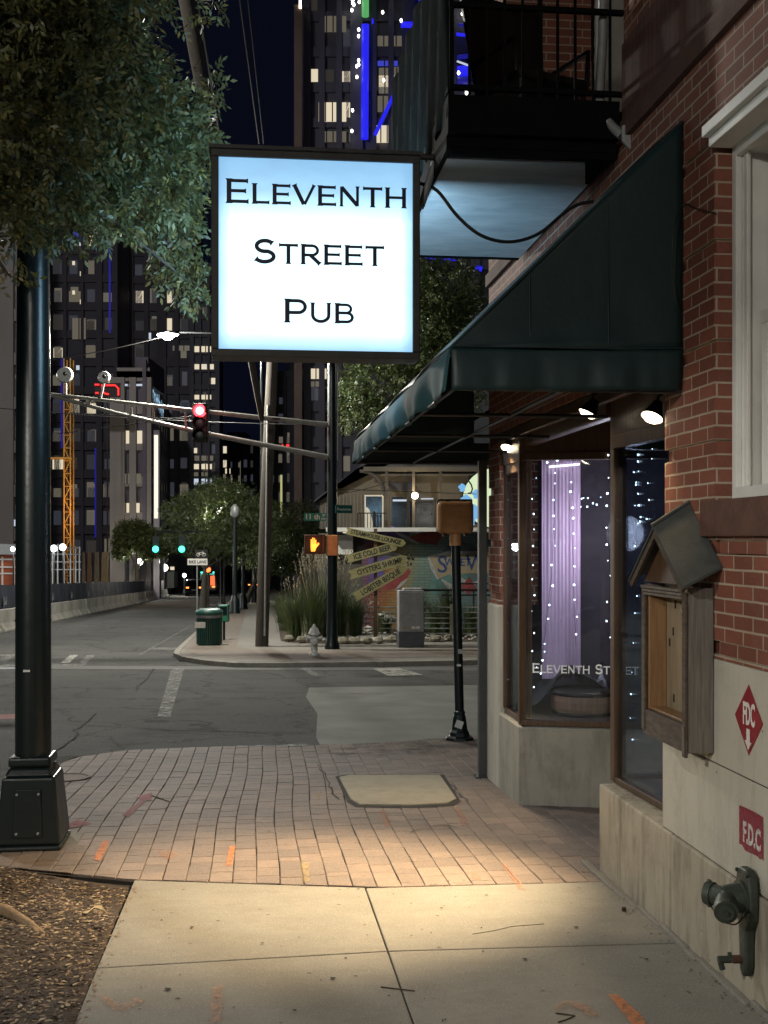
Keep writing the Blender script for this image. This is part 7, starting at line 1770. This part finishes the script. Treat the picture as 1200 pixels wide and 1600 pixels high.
tower("dark_far_tower", "nearly black tower filling the gap beside the signal pole", 420, 520, 585, 200, 3.4, 8, M['tower_dark'], [(438,441,742,808,emat("yellow_strip", (.9,.9,.4), .5)),(440,452,694,698,M['neon_red'])], pierw=.25)
# corner apartment block with lettered parapet
AP = tower("corner_apartments", "pale corner apartment block with lit flats and a bright vertical strip", 184, 232, 590, 105, 3.3, 2, M['tower_pale'], [(187,222,673,693,ww_),(187,194,710,722,ww_),(186,218,786,801,ww_),(190,222,600,603,wc_),(188,220,740,756,wd_)], nr=0, depth=1.2, pierw=.3, slabm=M['tower_pale'])
SB = thing("side_wing", "receding wing of the corner apartments with blue letters on its parapet", "building", (0,0,0), 0)
def sw(px, py, Z): return at(px, py, Z)
a0, a1 = sw(228,0,104.5), sw(266,0,150)
mb = MB(); zt0, zt1 = at(0,560,104.5)[2], at(0,560+52,150)[2]; zt1 = at(0,612,150)[2]
mb.add([(a0[0],104.5,gz(0,104)-3),(a1[0],150,gz(0,150)-3),(a1[0],150,zt0),(a0[0],104.5,zt0),(a0[0]-1.2,106,gz(0,104)-3),(a1[0]-1.2,151,gz(0,150)-3),(a1[0]-1.2,151,zt0),(a0[0]-1.2,106,zt0)], [(0,1,2,3),(7,6,5,4),(0,4,5,1),(1,5,6,2),(2,6,7,3),(3,7,4,0)])
mb.build("wall", M['tower'], SB)
dv = Vector((a1[0]-a0[0], 45.5, 0)).normalized(); 
for k in range(7):
    t = 4+k*5.2
    for zz_ in (1,2,3,4,5):
        p = Vector((a0[0],104.5,0))+dv*t+Vector((.04,-.01,0)); z = gz(0,104)+3.3*zz_+1; mb = MB(); mb.add([(p.x,p.y-.0,z),(p.x+dv.x*1.6,p.y+dv.y*1.6,z),(p.x+dv.x*1.6,p.y+dv.y*1.6,z+1.7),(p.x,p.y,z+1.7)], [(0,1,2,3)]); mb.build("window", M['win_dim'] if (k+zz_) % 6 == 0 else M['glass_dark'], SB)
mb = MB()
for k in range(9):
    p = Vector((a0[0]+.12,104.3,zt0-2.6))+dv*(6+k*2.6); h_ = 1.7 if k % 3 else 1.2
    mb.add([tuple(p),tuple(p+dv*.5),tuple(p+dv*.5+Vector((0,0,h_))),tuple(p+Vector((0,0,h_)))], [(0,1,2,3)])
    mb.add([tuple(p+dv*.5+Vector((0,0,h_*.4))),tuple(p+dv*1.5+Vector((0,0,h_*.4))),tuple(p+dv*1.5+Vector((0,0,h_*.65))),tuple(p+dv*.5+Vector((0,0,h_*.65)))], [(0,1,2,3)])
mb.build("lettering", emat("blue_letters", (.45,.75,1), .9), SB)
mb = MB(); p = at(244,0,103.5); mb.box(at(241.5,0,103.5)[0], at(247,0,103.5)[0], 103.3, 103.5, at(0,810,103.5)[2], at(0,680,103.5)[2]); mb.build("light_strip", M['strip_light'], SB)
mb = MB(); mb.box(at(240,0,103.5)[0], at(249,0,103.5)[0], 103.52, 104.4, gz(0,104), at(0,672,103.5)[2]); mb.build("strip_backing", M['tower'], SB)
# red neon on a building
NS = thing("red_neon_sign", "red neon outline of bent lines behind the mast arm", "neon sign", (0,0,0), 0)
Zn = 100
mb = MB()
for pts in ([(148,601),(155,601)],[(149,614),(154,614)],[(158,602),(180,602),(185,607),(185,618)],[(160,604),(161,612),(164,615),(170,616)]): mb.tube([at(a,b,Zn) for a, b in pts], .09, 6)
mb.build("tubes", M['neon_red'], NS)
mb = MB(); mb.box(at(147,0,Zn)[0], at(187,0,Zn)[0], Zn+.15, Zn+.3, at(0,620,Zn)[2], at(0,598,Zn)[2]); mb.box(at(166,0,Zn)[0], at(168,0,Zn)[0], Zn+.15, Zn+.3, gz(0,Zn), at(0,620,Zn)[2]); mb.build("backing", M['black'], NS)
# crane mast lit orange
CR = thing("crane_mast", "yellow lattice crane mast lit orange behind the near pole", "crane", (0,0,0), 0)
Zk = 90; mb = MB(); xa, xb = at(100,0,Zk)[0], at(110,0,Zk)[0]; zt2, zb2 = at(0,560,Zk)[2], gz(0,Zk)
for x in (xa, xb):
    for y in (Zk, Zk+.9): mb.tube([(x,y,zb2),(x,y,zt2)], .06, 6)
z = zb2; s_ = 1
while z < zt2-1:
    mb.tube([(xa if s_ > 0 else xb, Zk, z),(xb if s_ > 0 else xa, Zk, z+1)], .04, 5); mb.tube([(xa,Zk,z),(xb,Zk,z)], .04, 5); z += 1; s_ = -s_
mb.build("lattice", surf("crane_yellow_paint", (0.5,0.26,0.04), None, 3, .5), CR)
mb = MB(); mb.tube([at(76,716,Zk), at(112,716,Zk)], .10, 6); mb.build("jib_tie", bpy.data.materials["crane_yellow_paint"], CR)
light("crane_lamp", 'POINT', (xb+1.5, Zk-3, at(0,800,Zk)[2]), 900, (1,.6,.25), .3, CR)

# ================================================================== LAMPS OUTSIDE THE FRAME
def cobra(loc, power, color, label, head_dir=(1,0), size=.25, cutoff=False):
    X, Y, h = loc; S = thing("roadside_lamp", label, "street lamp", (X, Y, gz(X, Y)), 0, "roadside lamps outside the view")
    H_ = h-gz(X, Y); d = Vector((head_dir[0], head_dir[1], 0)); bx_ = -d*1.6
    mb = MB(); mb.lathe([(0.14,0),(0.1,3),(0.07,H_)], (bx_.x, bx_.y, 0), 12); mb.build("post", M['green_pole'], S)
    mb = MB(); mb.tube([(bx_.x,bx_.y,H_-.1),tuple(bx_*.5+Vector((0,0,H_+.25))),(0,0,H_+.2)], .04, 8); mb.build("arm", M['grey_metal'], S)
    mb = MB(); mb.ball((0,0,H_+.18), .2, 10, (1.5,1,.4)); mb.build("head", M['grey_metal'], S)
    mb = MB(); mb.ball((0,0,H_+.09), .12, 10, (1.2,1,.5)); mb.build("lens", M['globe'], S)
    if isinstance(cutoff, tuple): light("road_light", 'SPOT', (0,0,H_-.15), power, color, size, S, (cutoff[0]-X, cutoff[1]-Y, cutoff[2]-gz(X, Y)), 85 if power > 5000 else 52, .5)
    elif cutoff: light("road_light", 'SPOT', (0,0,H_-.15), power, color, size, S, (0,0,-5), 168, .12)
    else: light("road_light", 'POINT', (0,0,H_-.15), power, color, size, S)
cobra((-5.5, 0.4, 4.15), P_BEHIND, (1.0,.95,.86), "street lamp behind the viewer over the sidewalk", (1,.2), .12, True)
cobra((-7.5, 15, 9.5), 1900, (1.0,.97,.88), "street lamp across the crossing on the left", (1,0))
cobra((9, 34, 8.5), 380, (1.0,.95,.84), "street lamp down the cross street beyond the pub", (-1,0))
cobra((-16.5, 44, 8.5), 2600, (1.0,.97,.88), "street lamp beside the construction barriers", (1,0))
cobra((-26, 62, 36), 30000, (1.0,.95,.95), "added unseen flood mast beyond the left edge lighting the towers", (1,0), 1.0, (-22,150,14))  # mast put in out of view to lift the dark towers
cobra((-6.9, 50, 10.1), 4200, (1.0,.97,.90), "added lamp concealed behind the pub sign to light the barriers", (-1,0))  # invented lamp, kept out of sight, that brightens the barrier row
cobra((-3.2, -4.0, 5.0), 900, (1.0,.95,.86), "added wall wash lamp farther behind the viewer", (1,0), .25, (1.2,6.0,4.6))  # lamp added out of view to brighten the upper brickwork

# ================================================================== WHAT STANDS BEHIND THE VIEWER (seen in the glass)
def BG(x, y): X, Y = s2w(x, y); return X, Y, gz(X, Y)
tree("park_tree", "leafy tree behind the viewer mirrored in the pub window", BG(-1.6,-9), [(-.6,-9,4.6,1.8,1.8,1.5),(1.2,-8.5,4.2,1.4,1.4,1.2),(0.2,-10,5.8,1.6,1.6,1.3),(2.2,-9.5,5.2,1.3,1.3,1.2)], 7000, .1, M['leaf_far'], 61, (.2,.12), 5, .2)
X, Y, g0 = BG(1.9,-6.5); SR = thing("stair", "wooden stair with pale handrails behind the viewer", "stairs", (X, Y, g0), TH)
mb = MB()
for i in range(7): mb.box(-1.1+i*.28, -.8+i*.28, -.5, .5, 0, .17*(i+1))
mb.build("steps", M['wood_old'], SR)
for yy_ in (-.5,.5):
    mb = MB(); mb.tube([(-1.1,yy_,.95),(.9,yy_,2.15)], .03, 8); mb.tube([(-1.1,yy_,.6),(.9,yy_,1.8)], .02, 8); mb.build("handrail", M['white'], SR)
    for xx in (-1.05,-.1,.85):
        mb = MB(); mb.box(xx-.04,xx+.04,yy_-.04,yy_+.04,0,1.0+.6*(xx+1.1)); mb.build("post", M['post_wood'], SR)
for k, (xx, yy_) in enumerate(((-.4,-14),(1.6,-20))):
    X, Y, g0 = BG(xx, yy_); S = thing("street_lamp", "round globe lamp on the walk behind the viewer, %s" % ("nearer of the two" if k == 0 else "farther of the two"), "street lamp", (X, Y, g0), 0)
    mb = MB(); mb.ball((0,0,3.4), .2, 12); mb.build("globe", M['globe'], S)
    mb = MB(); mb.lathe([(.15,0),(.06,.5),(.05,3.2)], n=10); mb.build("post", M['green_pole'], S)
    light("lamp_glow", 'POINT', (0,.35,3.4), 250, (1,.94,.82), .2, S)

q = random.Random(71); TL = thing("tree_lights", "small coloured lights scattered through the tree behind the viewer", "string lights", BG(.2,-8.2), TH)
for k in range(40):
    mb = MB(); mb.ball((q.uniform(-2,2.4), q.uniform(.2,.8), q.uniform(3.0,5.6)), .035, 6); mb.build("bulb", M['bulb'], TL)
mb = MB(); mb.tube([(-2,.5,4.2),(0,.3,3.4),(2.4,.5,4.4)], .01, 5); mb.build("wire", M['rubber'], TL)
